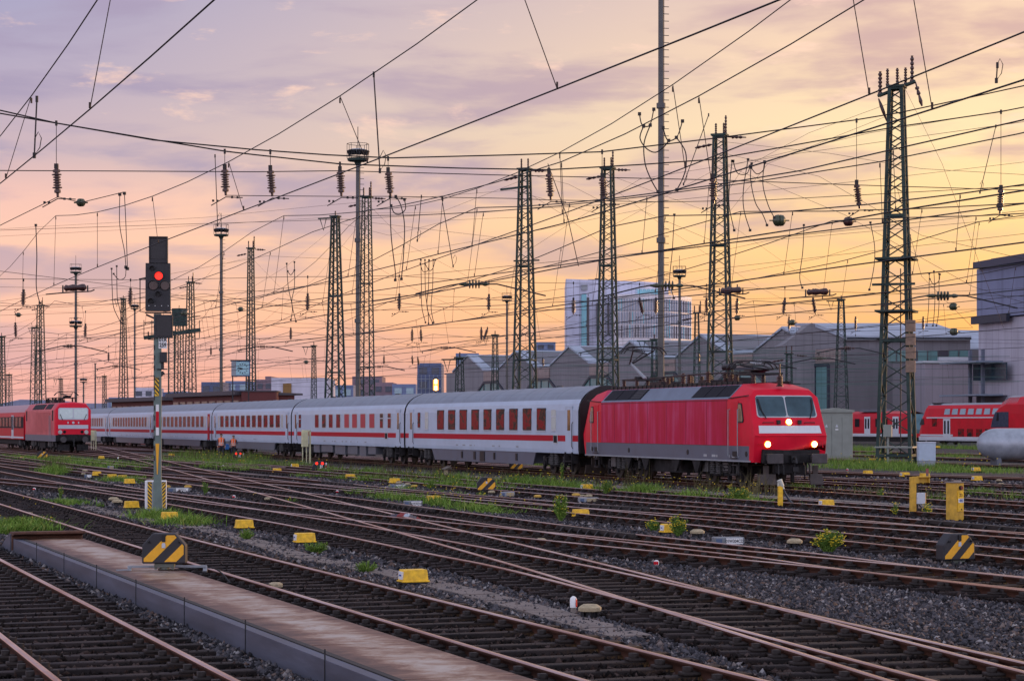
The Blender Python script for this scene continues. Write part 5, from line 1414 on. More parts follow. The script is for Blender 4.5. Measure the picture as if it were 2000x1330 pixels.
lightpole(1291, 120, -60, .16, 'tall bare grey pole with climbing rungs behind the main red locomotive', False)
lightpole(699, 155, 310, .15, 'tallest flood light pole, with a round platform of lamps, left of centre')
lightpole(432, 230, 458, .15, 'flood light pole between the signal and the station clock')
lightpole(148, 300, 531, .16, 'flood light pole with two lamp rings above the left red locomotive', True, 636)
lightpole(263, 400, 602, .15, 'distant flood light pole just left of the signal head')
lightpole(990, 330, 586, .15, 'distant flood light pole beside the short armed lattice mast')
lightpole(1327, 250, 538, .14, 'flood light pole with a railed platform in front of the white tower right edge')
lightpole(163, 480, 745, .15, 'tiny distant lamp mast between the left locomotive and the signal', True)
for px, top, Z, lab in ((186, 710, 330, 'thin plain pole above the coach roofs left of the signal'), (1012, 690, 210, 'thin plain pole behind the first coach roof')):
    t = empty('pole', ((px - 1000) / FP * Z, Z, GZ), 0, lab, 'pole'); b = MB(); H = at(0, top, Z).z - GZ; b.cyl((0, 0, 0), (0, 0, H), .12, n=8); b.build('shaft', m_pole, t); b = MB(); b.box((0, 0, H), (.5, .1, .12)); b.build('cap', m_dark, t)

# ------------------------------------------------------------ overhead line
def pt_on(C, Zq, off=0.0):
    for a, c in zip(C[:-1], C[1:]):
        if (a.y - Zq) * (c.y - Zq) <= 0 and a.y != c.y:
            u = (Zq - a.y) / (c.y - a.y); return a.lerp(c, u)
    return None
ROWS = [14, 52, 88, 118, 160, 215, 290, 360]
ZMES, ZCON = 7.6, 5.55
def catenary(k, label, off=0.0, zc=ZCON, r=1.0, dz=0.0, moff=0.0):
    C = TR[k]; t = empty('catenary', (0, 0, 0), 0, label, 'overhead line', 'catenaries over the tracks')
    lo = max(min(p.y for p in C), 9); hi = min(max(p.y for p in C), 340)
    zs = np.concatenate([np.arange(lo + .1, 60, 3.0), np.arange(60, hi, 7.0)])
    con, mes, dr = [], [], MB(); last = None
    for Zq in zs:
        p = pt_on(C, Zq)
        if p is None: continue
        stag = .25 * math.sin(Zq * .09)
        con.append(Vector((p.x + off + stag, p.y, zc + dz)))
        i = max([j for j in range(len(ROWS)) if ROWS[j] <= Zq] or [0]); a = ROWS[i]; c = ROWS[min(i + 1, len(ROWS) - 1)]
        u = (Zq - a) / (c - a) if c > a else 0
        zm = ZMES + dz - 1.25 * 4 * u * (1 - u) * min(1, (c - a) / 45)
        mes.append(Vector((p.x + off + moff, p.y, zm)))
    if len(con) < 3: return t
    b = MB(); b.tube(con, .011 * r, 4); b.build('contact_wire', m_wire, t)
    b = MB(); b.tube(mes, .010 * r, 4); b.build('messenger_wire', m_wire, t)
    for i in range(0, len(con), 2):
        if con[i].y > 210: break
        dr.tube([con[i], mes[i]], .006, 3); dr.box(mes[i] - Vector((0, 0, .06)), (.02, .03, .07)); dr.box(con[i] + Vector((0, 0, .04)), (.02, .03, .06))
    if dr.v: dr.build('droppers', m_wirethin, t)
    return t
catenary('A', 'overhead line crossing the upper left corner steeply above the nearest left track', r=.9, off=-.3, moff=.5)
catenary('B', 'overhead line rising from the signal head to the top edge left of the bare pole', r=.85, off=-.25, moff=-.2, zc=5.76)
catenary('E', 'overhead line rising to the right edge high above the foreground switch', off=.2, r=.9)
catenary('D', 'overhead line above the diagonal crossing track in the foreground', off=-.2, dz=.15, r=.8)
catenary('F', 'overhead line above the track with the yellow striped lantern at the right', r=.95)
catenary('G', 'overhead line above the fourth track behind the striped lantern at the right', off=.15, dz=.2, r=1.2)
catenary('H', 'overhead line above the track just in front of the octagonal lantern', r=1.3)
catenary('I', 'overhead line above the track directly behind the octagonal lantern', dz=.1, r=1.2)
catenary('J', 'overhead line above the grassy track in front of the red locomotive', dz=-.05, r=1.2)
catenary('K', 'overhead line above the track beside the grey service path', dz=.12, r=1.2)
catenary('L', 'overhead line above the red locomotive and touched by its raised pantograph', r=1.1)
catenary('M', 'overhead line above the first track beyond the red locomotive', r=1.1)
catenary('O', 'overhead line above the track in front of the grey green cabinet', dz=.1)
catenary('Q', 'overhead line above the tracks between the tank and the double deck coach')
catenary('V', 'overhead line above the boxy left red locomotive')

SD_ = Vector((.94, .345))
def hangins(b, top, bot, r=.095):
    """long-rod insulator between two points, small fittings at both ends"""
    top, bot = Vector(top), Vector(bot); L = (top - bot).length
    pr = [(0, .03), (.10, .05), (.12, .09), (.20, .09), (.21, .05)]
    for k in range(6): pr += [(.24 + k * .085, .05), (.26 + k * .085, r if 0 < k < 5 else r * 1.25), (.29 + k * .085, r if 0 < k < 5 else r * 1.25), (.31 + k * .085, .05)]
    pr += [(.76, .05), (.77, .08), (.86, .08), (.88, .035), (1, .03)]
    b.lathe(top, bot, pr, n=9)
def headspan(label, P0, s0, s1, rows, ins, r=.012, hang=True):
    """rows: traced sagging wires as lists of picture points; each is set on the vertical plane through P0 along SD_"""
    def on(px, py):
        k = (px - 1000) / FP; s = (k * P0.y - P0.x) / (SD_.x - k * SD_.y); Z = P0.y + s * SD_.y
        return at(px, py, Z)
    t = empty('cross_span', (0, 0, 0), 0, label, 'overhead line', 'cross spans between the masts')
    b = MB()
    for w_, rr_ in rows: b.tube([on(*p) for p in w_], r * rr_, 5)
    b.build('span_wires', m_wire, t)
    for px, y0, yt, yb in ins:
        b = MB(); a, c = on(px[0], yt), on(px[1], yb); hangins(b, a, c); o = b.build('insulator', m_ins, t, smooth=False)
        b = MB(); e = on(px[0], y0); b.tube([e, a], .008, 4); b.box(e, (.05, .05, .12)); b.box(a, (.09, .09, .12))
        b.build('hanger_wire', m_wire, o); b = MB(); d = c + Vector((0, 0, -.04)); b.tube([d + Vector((-.35, -.1, -.22)), d, d + Vector((.4, .14, 0))], .012, 4)
        for q in (-.3, -.2, .15, .28): b.box(d + Vector((q, q * .3, -.1 if q < 0 else 0)), (.05, .05, .05))
        b.build('tie_wire', m_wire, o)
    return t
headspan('nearest cross span, two heavy sagging wires hung with the largest brown insulators', Vector((-10.3, 49.5)), 0, 0, [
    ([(-120, 190), (0, 216), (110, 241), (300, 274), (500, 293), (640, 303), (765, 309), (1000, 303), (1175, 297), (1400, 270), (1500, 257), (1670, 235), (1760, 220), (2000, 168), (2100, 140)], 1.5),
    ([(-120, 203), (0, 222), (110, 241), (300, 273), (440, 296), (500, 303), (667, 321), (900, 329), (1073, 332), (1250, 322), (1390, 312), (1500, 293), (1740, 250), (1953, 219), (2100, 190)], 1.5),
    ([(-120, 333), (113, 334), (500, 336), (667, 334), (1000, 343), (1400, 352), (1678, 362), (2100, 375)], 1.0),
    ([(440, 382), (532, 383), (667, 384), (762, 384), (1000, 388), (1075, 391)], .8),
    ([(-60, 470), (113, 385), (158, 396), (240, 376)], .8),
    ([(1075, 391), (1300, 395), (1500, 391), (1850, 372), (2060, 360)], .8)],
    [((110, 113), 241, 325, 385), ((439, 441), 296, 326, 382), ((528, 532), 297, 328, 384), ((664, 667), 321, 330, 383), ((758, 763), 310, 332, 384), ((1072, 1076), 332, 334, 391), ((1176, 1181), 297, 343, 396), ((1392, 1394), 312, 344, 398), ((1673, 1679), 236, 356, 408), ((1955, 1953), 219, 366, 418)])
headspan('second cross span with level wires and small insulators behind the signal head', Vector((-22, 84)), 0, 0, [
    ([(-60, 540), (0, 545), (300, 547), (560, 541), (780, 539), (960, 551), (1300, 556), (1650, 571), (2060, 580)], .9),
    ([(-60, 596), (44, 598), (400, 574), (601, 605), (780, 606), (955, 604), (1300, 607), (1600, 612), (2060, 600)], .8),
    ([(-60, 452), (300, 440), (700, 428), (1000, 410), (1280, 395), (1700, 352), (2060, 310)], .8)],
    [((46, 45), 547, 568, 598), ((255, 254), 547, 565, 598), ((601, 601), 541, 576, 607), ((780, 780), 539, 576, 607), ((955, 955), 551, 577, 608), ((1120, 1120), 553, 584, 614), ((1249, 1256), 555, 584, 614), ((1281, 1281), 556, 584, 614), ((1380, 1381), 557, 584, 614), ((1440, 1439), 558, 585, 615), ((1533, 1530), 562, 584, 614), ((1588, 1593), 566, 584, 614)])
headspan('third cross span, faint level wires low over the second coach', Vector((-30, 118)), 0, 0, [
    ([(-60, 660), (300, 660), (700, 664), (1000, 655), (1400, 655), (1900, 640)], .9),
    ([(-60, 618), (300, 606), (560, 640), (800, 640), (950, 640), (1300, 640), (1700, 660), (2060, 665)], .8),
    ([(-60, 560), (400, 566), (800, 577), (1200, 590), (1640, 580), (2060, 560)], .8)],
    [((30, 31), 613, 632, 660), ((167, 166), 609, 634, 660), ((568, 568), 641, 643, 664), ((805, 805), 640, 645, 668), ((822, 823), 640, 645, 668), ((940, 940), 640, 642, 664), ((952, 945), 640, 642, 664), ((1541, 1541), 650, 620, 645), ((1671, 1671), 655, 620, 645), ((1803, 1803), 660, 620, 645)])
headspan('fourth cross span, fine wires just above the coach roofs', Vector((-40, 165)), 0, 0, [
    ([(-60, 715), (300, 700), (700, 706), (1100, 710), (1500, 690), (2060, 700)], 1.0),
    ([(-60, 690), (300, 674), (700, 678), (1100, 676), (1500, 664), (2060, 672)], 1.0),
    ([(-60, 640), (400, 628), (800, 636), (1100, 628), (1500, 634), (2060, 650)], .8)],
    [((212, 212), 676, 690, 706), ((412, 412), 676, 680, 694), ((750, 750), 678, 696, 712), ((805, 806), 678, 696, 712), ((816, 818), 678, 698, 714), ((1060, 1061), 678, 700, 716), ((1365, 1365), 670, 690, 708)])
headspan('fifth cross span, very fine wires near the horizon', Vector((-55, 225)), 0, 0, [
    ([(-60, 745), (300, 735), (600, 738), (900, 736), (1300, 730), (1700, 726)], 1.1),
    ([(-60, 722), (300, 716), (600, 720), (900, 720), (1300, 712), (1700, 706)], 1.1), ([(-60, 764), (200, 757), (500, 754), (800, 757)], 1.1)], [])

# long feeder and bracing wires strung between the mast tops
def feeder(pts, label, r=.012, cat='wire'):
    b = MB(); P = [at(x, y, z) for x, y, z in pts]
    Q = []
    for a, c in zip(P[:-1], P[1:]):
        for k in range(6): Q.append(a.lerp(c, k / 6))
    Q.append(P[-1]); b.tube(Q, r, 4)
    return finish(b.build('feeder_wire', m_wirethin), label, cat, 'fine wires between the mast tops')
def mt(k, dz=0.0):
    v = MASTS[k]; return (1000 + FP * v.x / v.y, HY - (v.z + dz - HC) * FP / v.y, v.y)
F_ = [([(-80, 610, 120), (300, 590, 118), (700, 548, 112), (1200, 500, 105), (2060, 405, 95)], 'very long fine wire rising across the whole yard from the left edge to the right'),
      ([(-80, 690, 160), (400, 640, 150), (900, 590, 140), (1400, 525, 130), (2060, 450, 115)], 'second very long fine wire below it, passing the white tower roof'),
      ([(-80, 520, 90), (250, 560, 110), (600, 620, 150), (820, 680, 190)], 'fine wire falling from the left edge behind the signal toward the orange indicator'),
      ([mt('M5', -2.5), (800, 560, 215), (1000, 650, 240)], 'fine wire falling right from the wide footed mast to the depot gables'),
      ([mt('M4', -7), (1250, 350, 150), (1560, 300, 120), (2060, 230, 95)], 'fine wire rising right from the short armed mast, far above the locomotive'),
      ([mt('M3', -9), (1500, 470, 150), (2060, 420, 110)], 'fine wire from half height of the dark mast to the right edge'),
      ([mt('M6', -6), (520, 500, 190), (200, 560, 180), (-80, 600, 175)], 'fine wire from the slender mast leftward past the signal top'),
      ([mt('M1', -.8), (1580, 260, 135), (1450, 330, 145), mt('M2', -5)], 'fine wire from the tallest mast top down to the second mast'),
      ([mt('M1', -1.5), (1500, 320, 143), mt('M2', -6.5)], 'fine wire just below the topmost one between the two right masts'),
      ([mt('M2', -.4), (1620, 300, 130), (1800, 330, 120), (2060, 345, 112)], 'fine wire from the second right mast top out to the right edge'),
      ([mt('M2', -1.2), (1600, 345, 130), (1800, 460, 120), (2060, 520, 110)], 'fine wire falling from the second right mast to the workshop roof at the right'),
      ([mt('M2', -2.0), (1650, 420, 132), (1900, 560, 122), (2060, 610, 116)], 'lower fine wire falling from the second right mast toward the violet building'),
      ([mt('M3', -.5), (1400, 420, 190), (1640, 590, 255)], 'fine wire from the dark mast by the tower to the slim right mast'),
      ([mt('M3', -1.3), (1300, 445, 190), (1480, 560, 230), (1640, 640, 258)], 'fine wire below it toward the slim mast at the right'),
      ([mt('M4', -.3), (1110, 360, 172), mt('M3', -3)], 'fine wire between the two masts left of the white tower'),
      ([mt('M4', -.8), (860, 415, 185), mt('M6', -1.5)], 'fine wire from the short armed mast to the slender mast'),
      ([mt('M4', -1.8), (1100, 420, 176), (1200, 495, 200), (1420, 590, 230)], 'fine wire falling right from the short armed mast past the white tower'),
      ([mt('M6', -.5), (800, 480, 200), (950, 560, 230), (1120, 640, 260)], 'fine wire falling right from the slender mast'),
      ([mt('M6', -1.8), (620, 540, 215), (500, 640, 240), (300, 700, 300)], 'fine wire falling left from the slender mast behind the wide footed mast'),
      ([mt('M5', -1.0), (560, 520, 225), (430, 600, 260), (250, 640, 320)], 'fine wire from the wide footed mast toward the signal'),
      ([mt('M5', -.5), (760, 460, 200), (880, 430, 190), mt('M4', -4)], 'fine wire rising right from the wide footed mast'),
      ([mt('M7', -1), (560, 575, 235), (650, 640, 215), (780, 700, 200)], 'fine wire falling right from the mast by the clock'),
      ([mt('M7', -1), (420, 520, 265), mt('M8', -2)], 'fine wire from the mast by the clock to the mast right of the signal'),
      ([mt('M8', -1), (300, 590, 320), mt('M10', -1)], 'fine wire passing behind the signal head'),
      ([mt('M10', -.5), (160, 610, 355), mt('M11', -1)], 'fine wire between the masts left of the signal'),
      ([mt('M11', -2), (0, 640, 330), (-80, 660, 310)], 'fine wire from the left lattice mast to the left edge'),
      ([(-80, 452, 210), (400, 425, 200), (650, 400, 190), (1000, 372, 180), mt('M3', -4)], 'long fine wire crossing the sky from the left edge to the dark mast'),
      ([(-80, 466, 215), (300, 446, 205), (640, 425, 200), mt('M4', -6)], 'long fine wire crossing the sky from the left edge to the short armed mast'),
      ([mt('M3', -5), (1400, 330, 150), (1700, 260, 120), (2060, 200, 100)], 'fine wire rising from the dark mast to the right edge'),
      ([mt('M2', -8), (1250, 410, 165), (1050, 450, 180), (760, 500, 215)], 'fine wire falling left from the second right mast across the bare pole'),
      ([mt('M1', -9), (1600, 505, 150), (1400, 540, 170), (1180, 590, 200)], 'fine wire from half height of the tallest mast to the white tower'),
      ([mt('M1', -6), (1800, 540, 118), (1900, 640, 112)], 'fine wire falling right from the tallest mast'),
      ([mt('M1', 1.0), (1840, 320, 120), (1960, 640, 112)], 'fine steep wire from the tip insulator of the tallest mast'),
      ([(1070, 320, 60), (1110, 430, 60), (1130, 520, 60)], 'fine slanting tie beside the hanging insulator near the short armed mast'),
      ]
for P, lab in F_: feeder(P, lab)
for k, (x0, y0, x1, y1, Z, lab) in enumerate([
        (730, 146, 742, 334, 30, 'thin vertical dropper with loop above the tall flood light pole'), (72, 194, 67, 304, 26, 'thin vertical dropper with loop in the upper left corner'),
        (420, 305, 425, 440, 50, 'dropper beside the second large insulator'), (952, 128, 945, 158, 28, 'short double dropper at the top right'), (1945, 247, 1914, 376, 52, 'slanting dropper with loop at the right of the tallest mast'),
        (1384, 225, 1335, 360, 50, 'slanting dropper right of the bare pole'), (823, 384, 815, 470, 53, 'slanting dropper under the nearest cross span'), (863, 388, 885, 520, 53, 'second slanting dropper under the nearest cross span')]):
    if k == 3: x0, x1 = 1948, 1946
    b = MB(); a, c = at(x0, y0, Z), at(x1, y1, Z); b.tube([a, c], .010, 4); b.box(a, (.03, .03, .08)); b.box(c, (.035, .035, .07))
    b.tube([c, c + Vector((.07, 0, .10)), c + Vector((.09, 0, .22)), c + Vector((.05, 0, .30)), c + Vector((.0, 0, .2))], .006, 4)
    finish(b.build('dropper', m_wire), lab, 'dropper')

# hanging jumper cables, egg insulators and section insulators
def bez(P, n=8):
    P = [Vector(p) for p in P]; Q = []
    for i in range(len(P) - 1):
        p0 = P[max(i - 1, 0)]; p1 = P[i]; p2 = P[i + 1]; p3 = P[min(i + 2, len(P) - 1)]
        for k in range(n):
            t = k / n; Q.append(.5 * ((2 * p1) + (p2 - p0) * t + (2 * p0 - 5 * p1 + 4 * p2 - p3) * t * t + (3 * p1 - p0 - 3 * p2 + p3) * t ** 3))
    Q.append(P[-1]); return Q
def jumper(sets, Z, label, r=.014):
    b = MB()
    for P in sets: b.tube(bez([at(x, y, Z) for x, y in P]), r, 5)
    for P in sets:
        for e in (P[0], P[-1]): b.box(at(e[0], e[1], Z), (.07, .07, .07))
    finish(b.build('jumper_cable', m_wire), label, 'cable', 'looped jumper cables of the overhead line')
jumper([[(1249, 223), (1254, 244), (1269, 245), (1277, 214)], [(1257, 247), (1250, 270), (1262, 290), (1280, 298), (1297, 287), (1306, 275)], [(1270, 245), (1258, 280), (1260, 320), (1272, 352), (1285, 375)],
        [(1295, 250), (1304, 274), (1322, 268), (1333, 237)], [(1321, 269), (1338, 295), (1340, 325), (1333, 350), (1322, 371)]], 46, 'big looped jumper cables around the tall bare pole', .014)
jumper([[(1430, 315), (1426, 350), (1424, 400), (1434, 450)], [(1432, 315), (1440, 338), (1458, 340), (1465, 325)], [(1461, 312), (1452, 370), (1453, 410), (1465, 450)], [(1468, 320), (1466, 350), (1475, 395), (1490, 420), (1498, 440)], [(1467, 328), (1478, 340), (1491, 333), (1494, 318)], [(1493, 316), (1490, 360), (1500, 400), (1512, 425)]], 60, 'looped jumper cables right of the mast with twin insulators')
jumper([[(762, 385), (764, 460), (772, 530), (772, 547)], [(773, 384), (783, 402), (790, 440), (788, 500), (784, 545)], [(764, 402), (770, 416), (782, 418), (792, 408), (790, 390)]], 54, 'looped jumper cables hanging under the insulator right of the flood light pole')
jumper([[(822, 508), (823, 560), (824, 600), (831, 630)], [(830, 508), (831, 570), (836, 610), (837, 632)], [(838, 508), (837, 560), (834, 600), (845, 631)], [(821, 515), (826, 530), (836, 528), (838, 510)], [(846, 508), (845, 560), (842, 600), (847, 630)], [(830, 515), (838, 528), (845, 525), (850, 508)]], 88, 'bundle of four jumper cables over the third quarter of the second coach', .016)
jumper([[(560, 515), (563, 560), (571, 600), (568, 625)], [(575, 512), (575, 560), (570, 590), (578, 628)], [(562, 530), (568, 537), (575, 528)]], 88, 'pair of jumper cables left of the wide footed mast', .016)
jumper([[(234, 380), (234, 440), (243, 490), (246, 522)], [(243, 378), (246, 440), (249, 525)]], 50, 'pair of long cables hanging left of the signal head', .010)
jumper([[(218, 525), (219, 560), (222, 600), (236, 630)], [(228, 520), (229, 580), (233, 600), (240, 632)], [(222, 535), (232, 546), (244, 542), (246, 524)]], 84, 'pair of looped cables left of the signal head, lower', .016)
jumper([[(1815, 535), (1814, 590), (1812, 620), (1810, 636)], [(1824, 530), (1826, 580), (1824, 620), (1822, 636)], [(1834, 535), (1834, 590), (1832, 620), (1829, 636)], [(1816, 545), (1824, 556), (1834, 548), (1836, 536)]], 92, 'three looped jumper cables right of the tallest mast', .016)
jumper([[(1570, 440), (1568, 490), (1562, 540), (1567, 562)], [(1700, 435), (1708, 480), (1707, 520), (1698, 566)]], 70, 'two single cables hanging between the right hand masts', .014)
jumper([[(70, 440), (72, 500), (71, 560), (78, 592)]], 64, 'single thick cable hanging above the taller left lattice mast', .016)
jumper([[(1317, 420), (1313, 490), (1308, 540), (1310, 560), (1316, 582)]], 60, 'single cable hanging beside the bare pole in front of the white tower', .012)
def egg(px, py, Z, r, label, tw=False):
    c = at(px, py, Z); b = MB()
    pr = [(0, .02), (.08, r * .55), (.2, r * .9), (.38, r), (.47, r), (.5, r * .8), (.53, r), (.8, r * .9), (.92, r * .55), (1, .02)]
    b.lathe(c - Vector((r * 1.15, 0, 0)), c + Vector((r * 1.15, 0, 0)), pr, n=14)
    b.tube([c - Vector((r * 1.7, 0, 0)), c + Vector((r * 1.7, 0, 0))], .02, 5)
    finish(b.build('ball_insulator', m_insg if not tw else m_ins, smooth=True), label, 'insulator')
egg(158, 396, 50, .10, 'round green insulator ball under the first large insulator at the upper left')
egg(1522, 431, 66, .19, 'large green egg insulator right of the mast with twin insulators')
egg(1657, 433, 66, .15, 'brown double ball insulator just left of the tallest mast', True)
egg(36, 615, 100, .11, 'small round insulator ball near the left edge')
egg(470, 604, 110, .13, 'round insulator ball just left of the mast by the clock')
egg(1862, 599, 92, .17, 'green egg insulator under the disc insulator right of the tallest mast')
egg(1863, 648, 92, .17, 'lower green egg insulator at the end of a rod on the workshop roof line')
egg(1547, 630, 100, .15, 'egg insulator above the depot roof between two right hand masts')
egg(1440, 621, 120, .16, 'round insulator just right of the mast with twin insulators, above the roofs')
egg(598, 707, 130, .12, 'small dark insulator ball left of the wide footed mast near the roofs'); egg(360, 612, 110, .16, 'dark round insulator right of the signal head')
def section(px, py, Z, label, w_=1.0, mat=None, tilt=0.0):
    c = at(px, py, Z); mat = mat or m_insg; b = MB(); d = Vector((1, 0, tilt)).normalized()
    pr = [(0, .03), (.12, .07), (.22, .09), (.3, .05)]
    for k in range(4): pr += [(.34 + k * .1, .05), (.36 + k * .1, .19), (.39 + k * .1, .19), (.41 + k * .1, .05)]
    pr += [(.78, .05), (.86, .09), (.94, .07), (1, .03)]
    b.lathe(c - d * .66 * w_, c + d * .66 * w_, [(a, r * w_) for a, r in pr], n=12)
    o = finish(b.build('disc_insulator', mat), label, 'insulator')
    b = MB(); b.tube([c - d * .66 * w_, c - d * 1.0 * w_ + Vector((0, 0, -.06)), c - d * 2.3 * w_ + Vector((-.2, 0, -.42 * w_))], .035, 6); b.bar(c - d * 2.1 * w_ + Vector((-.2, 0, -.36 * w_)), c - d * 2.1 * w_ + Vector((-.2, 0, -.62 * w_)), .05)
    b.build('tension_rod', m_dark, o); b = MB(); b.tube([c + d * .66 * w_, c + d * 1.0 * w_, c + d * 2.9 * w_ + Vector((.2, 0, -.5 * w_))], .035, 6)
    b.build('tension_rod', m_dark, o)
    return o
section(925, 555, 92, 'four disc insulator on a bent rod left of the short armed mast', 1.05)
section(1840, 578, 92, 'four disc insulator with rods in front of the violet building', 1.1)
section(1302, 558, 92, 'four disc insulator right in front of the bare pole and white tower', 1.15)
section(512, 677, 120, 'small disc insulator just right of the mast by the clock', .55, m_ins)
section(135, 676, 120, 'small disc insulator on a rod left of the light pole with two rings', .7, m_ins)
section(870, 679, 130, 'small disc insulator above the first depot gable', .6, m_ins); section(740, 716, 130, 'small disc insulator right of the slender mast near the roofs', .5, m_ins); section(226, 715, 140, 'tiny disc insulator above the coaches left of the signal', .5, m_ins)
section(1655, 680, 120, 'brown disc insulator in front of the workshop window strip', .7, m_ins); section(1190, 680, 120, 'disc insulator between the raised pantograph and the dark mast', .7); section(1480, 708, 110, 'pale disc insulator above the red locomotive cab roof', .65, m_light); section(1600, 700, 110, 'disc insulator in front of the workshop left wall', .6)
def arm(px, py, Z, label):
    c = at(px, py, Z); b = MB(); b.lathe(c + Vector((-.36, 0, .05)), c + Vector((.36, 0, .08)), [(0, .05), (.08, .11), (.2, .085), (.4, .115), (.6, .085), (.8, .115), (.92, .11), (1, .04)], n=12); o = finish(b.build('section_isolator', m_ins), label, 'insulator')
    b = MB(); b.tube([c + Vector((-.95, 0, -.15)), c + Vector((-.4, 0, -.10)), c + Vector((.5, 0, -.05)), c + Vector((.62, 0, 0))], .022, 6); b.bar(c + Vector((-.40, 0, -.12)), c + Vector((-.40, 0, .14)), .04); b.bar(c + Vector((.40, 0, -.08)), c + Vector((.40, 0, .14)), .04); b.build('runner', m_dark, o)
arm(1597, 574, 68, 'brown section isolator hung from three droppers left of the tallest mast'); arm(1428, 571, 70, 'brown section isolator in front of the mast with twin insulators'); arm(147, 566, 66, 'section isolator in front of the light pole with two rings')

# dense fine wiring in front of the depot: many low parallel wires of the sidings beyond
for k in range(30):
    b = MB(); y0 = 672 + 3.9 * k + random.uniform(-4, 4); Z0 = 150 + 4 * k; xs = sorted((random.uniform(860, 1250), random.uniform(1500, 2040)))
    b.tube([at(xs[0], y0 + random.uniform(-8, 8), Z0 + 25), at((xs[0] + xs[1]) / 2, y0 + random.uniform(-4, 6), Z0 + 10), at(xs[1], y0 + random.uniform(-10, 8), Z0)], .016, 4)
    finish(b.build('feeder_wire', m_greenwire if 'm_greenwire' in globals() else M('wire_green', (.06, .13, .11), .6, .2, .2)), 'fine green wire strung low in front of the grey depot hall', 'wire', 'fine green wires in front of the depot')
# ------------------------------------------------------------ main signal at the left
p = gp(317, 1010, GZ); su = p.y / FP
sg_ = empty('railway_signal', (p.x, p.y, GZ), R(6), 'tall railway signal showing one red light with number plate 01A 259 on a green post', 'signal')
def sx_(px): return (px - 317) * su
def sz_(py): return (1010 - py) * su
m_post = M('signal_post_green', (.125, .17, .155), .5, .1, .2, 3)
b = MB(); w0 = 17 * su; b.box((sx_(308), 0, (sz_(613) + sz_(945)) / 2), (w0 * .86, w0 * .7, sz_(613) - sz_(945)))
b.prism([(sx_(299), sz_(1012)), (sx_(318), sz_(1012)), (sx_(316), sz_(940)), (sx_(300), sz_(940))], -.11, .11, 'y'); b.build('post', m_post, sg_, bevel=.008)
b = MB()
for k in range(14): b.box((sx_(302), -.085, sz_(640) - k * .27), (.03, .02, .13))
b.build('post_slot', m_blacksig, sg_)
b = MB(); b.prism([(sx_(285), sz_(606)), (sx_(287), sz_(608.5)), (sx_(331), sz_(608.5)), (sx_(333.5), sz_(606)), (sx_(333), sz_(515)), (sx_(285.5), sz_(515))][::-1], -.16, .02, 'y')
hd = b.build('signal_head', m_blacksig, sg_, bevel=.006)
b = MB(); b.box((sx_(310), -.07, sz_(489)), (36 * su, .22, 52 * su)); b.build('route_box', m_blacksig, sg_, bevel=.006)
b = MB(); b.box((sx_(310), -.185, sz_(487)), (30 * su, .012, 40 * su)); rp = b.build('matrix_panel', M('matrix_dark', (.03, .026, .028), .6, 0, .5, 60), sg_)
b = MB()
for q in (-1, 1): b.box((sx_(310 + 17 * q), -.20, sz_(489)), (1.6 * su, .06, 50 * su))
b.box((sx_(310), -.20, sz_(464.5)), (35 * su, .08, 1.6 * su)); b.build('hood', m_blacksig, sg_)
b = MB(); b.box((sx_(320), -.07, sz_(638)), (35 * su, .2, 45 * su)); b.build('speed_box', m_blacksig, sg_, bevel=.006)
b = MB(); b.box((sx_(321), -.175, sz_(639)), (28 * su, .012, 36 * su)); b.build('matrix_panel', MATS['matrix_dark'], sg_)
def siglamp(px, py, r, mat, hood=True):
    c = Vector((sx_(px), -.16, sz_(py))); b = MB(); b.cyl(c, c + Vector((0, -.03, 0)), r * 1.12, n=18); o = b.build('lamp', m_black, sg_)
    b = MB(); b.cyl(c + Vector((0, -.02, 0)), c + Vector((0, -.045, 0)), r, n=18); b.build('lens', mat, o)
    if hood:
        b = MB(); P = []
        for k in range(9):
            a = R(-20 + 27.5 * k); P.append((c.x + r * 1.15 * math.cos(a), c.z + r * 1.15 * math.sin(a)))
        n = len(P); V = [(x, -.16, z) for x, z in P] + [(x, -.30, z - .01) for x, z in P] + [(c.x + (x - c.x) * 1.12, -.16, c.z + (z - c.z) * 1.12) for x, z in P] + [(c.x + (x - c.x) * 1.12, -.30, c.z + (z - c.z) * 1.12 - .01) for x, z in P]
        F = []
        for k in range(n - 1): F += [(k, k + 1, n + k + 1, n + k), (2 * n + k, 3 * n + k, 3 * n + k + 1, 2 * n + k + 1), (n + k, n + k + 1, 3 * n + k + 1, 3 * n + k)]
        b.add(V, F); b.build('lamp_hood', m_blacksig, o)
m_lensdark = M('dead_lens', (.05, .02, .02), .12, 0, .2)
siglamp(298.5, 525, 4.2 * su, m_black); siglamp(311, 540, 7.5 * su, m_redlamp); siglamp(300.5, 558.5, 8.5 * su, m_lensdark); siglamp(323, 558.5, 8.5 * su, m_lensdark); siglamp(310, 575, 4.5 * su, m_black); siglamp(296, 588.5, 4.5 * su, m_black)
b = MB()
for q in (292, 304, 316.5, 329): b.box((sx_(q), -.165, sz_(598)), (.02, .012, .02))
b.build('bolt', m_white, sg_)
b = MB(); b.box((sx_(309), -.02, sz_(611)), (50 * su, .24, 2.2 * su)); b.tube([(sx_(286), .02, sz_(545)), (sx_(274), .02, sz_(546)), (sx_(274), .02, sz_(609)), (sx_(288), .02, sz_(611))], .015); b.bar((sx_(272), 0, sz_(546)), (sx_(286), 0, sz_(543)), .04)
b.bar((sx_(286), .0, sz_(615)), (sx_(302), .0, sz_(622)), .05); b.tube([(sx_(290), 0, sz_(648)), (sx_(290), 0, sz_(663)), (sx_(300), 0, sz_(663))], .02)
b.build('bracket', m_dark, sg_)
b = MB(); b.box((sx_(318.5), -.12, sz_(669.5)), (16 * su, .02, 23 * su)); pl = b.build('number_plate', m_white, sg_)
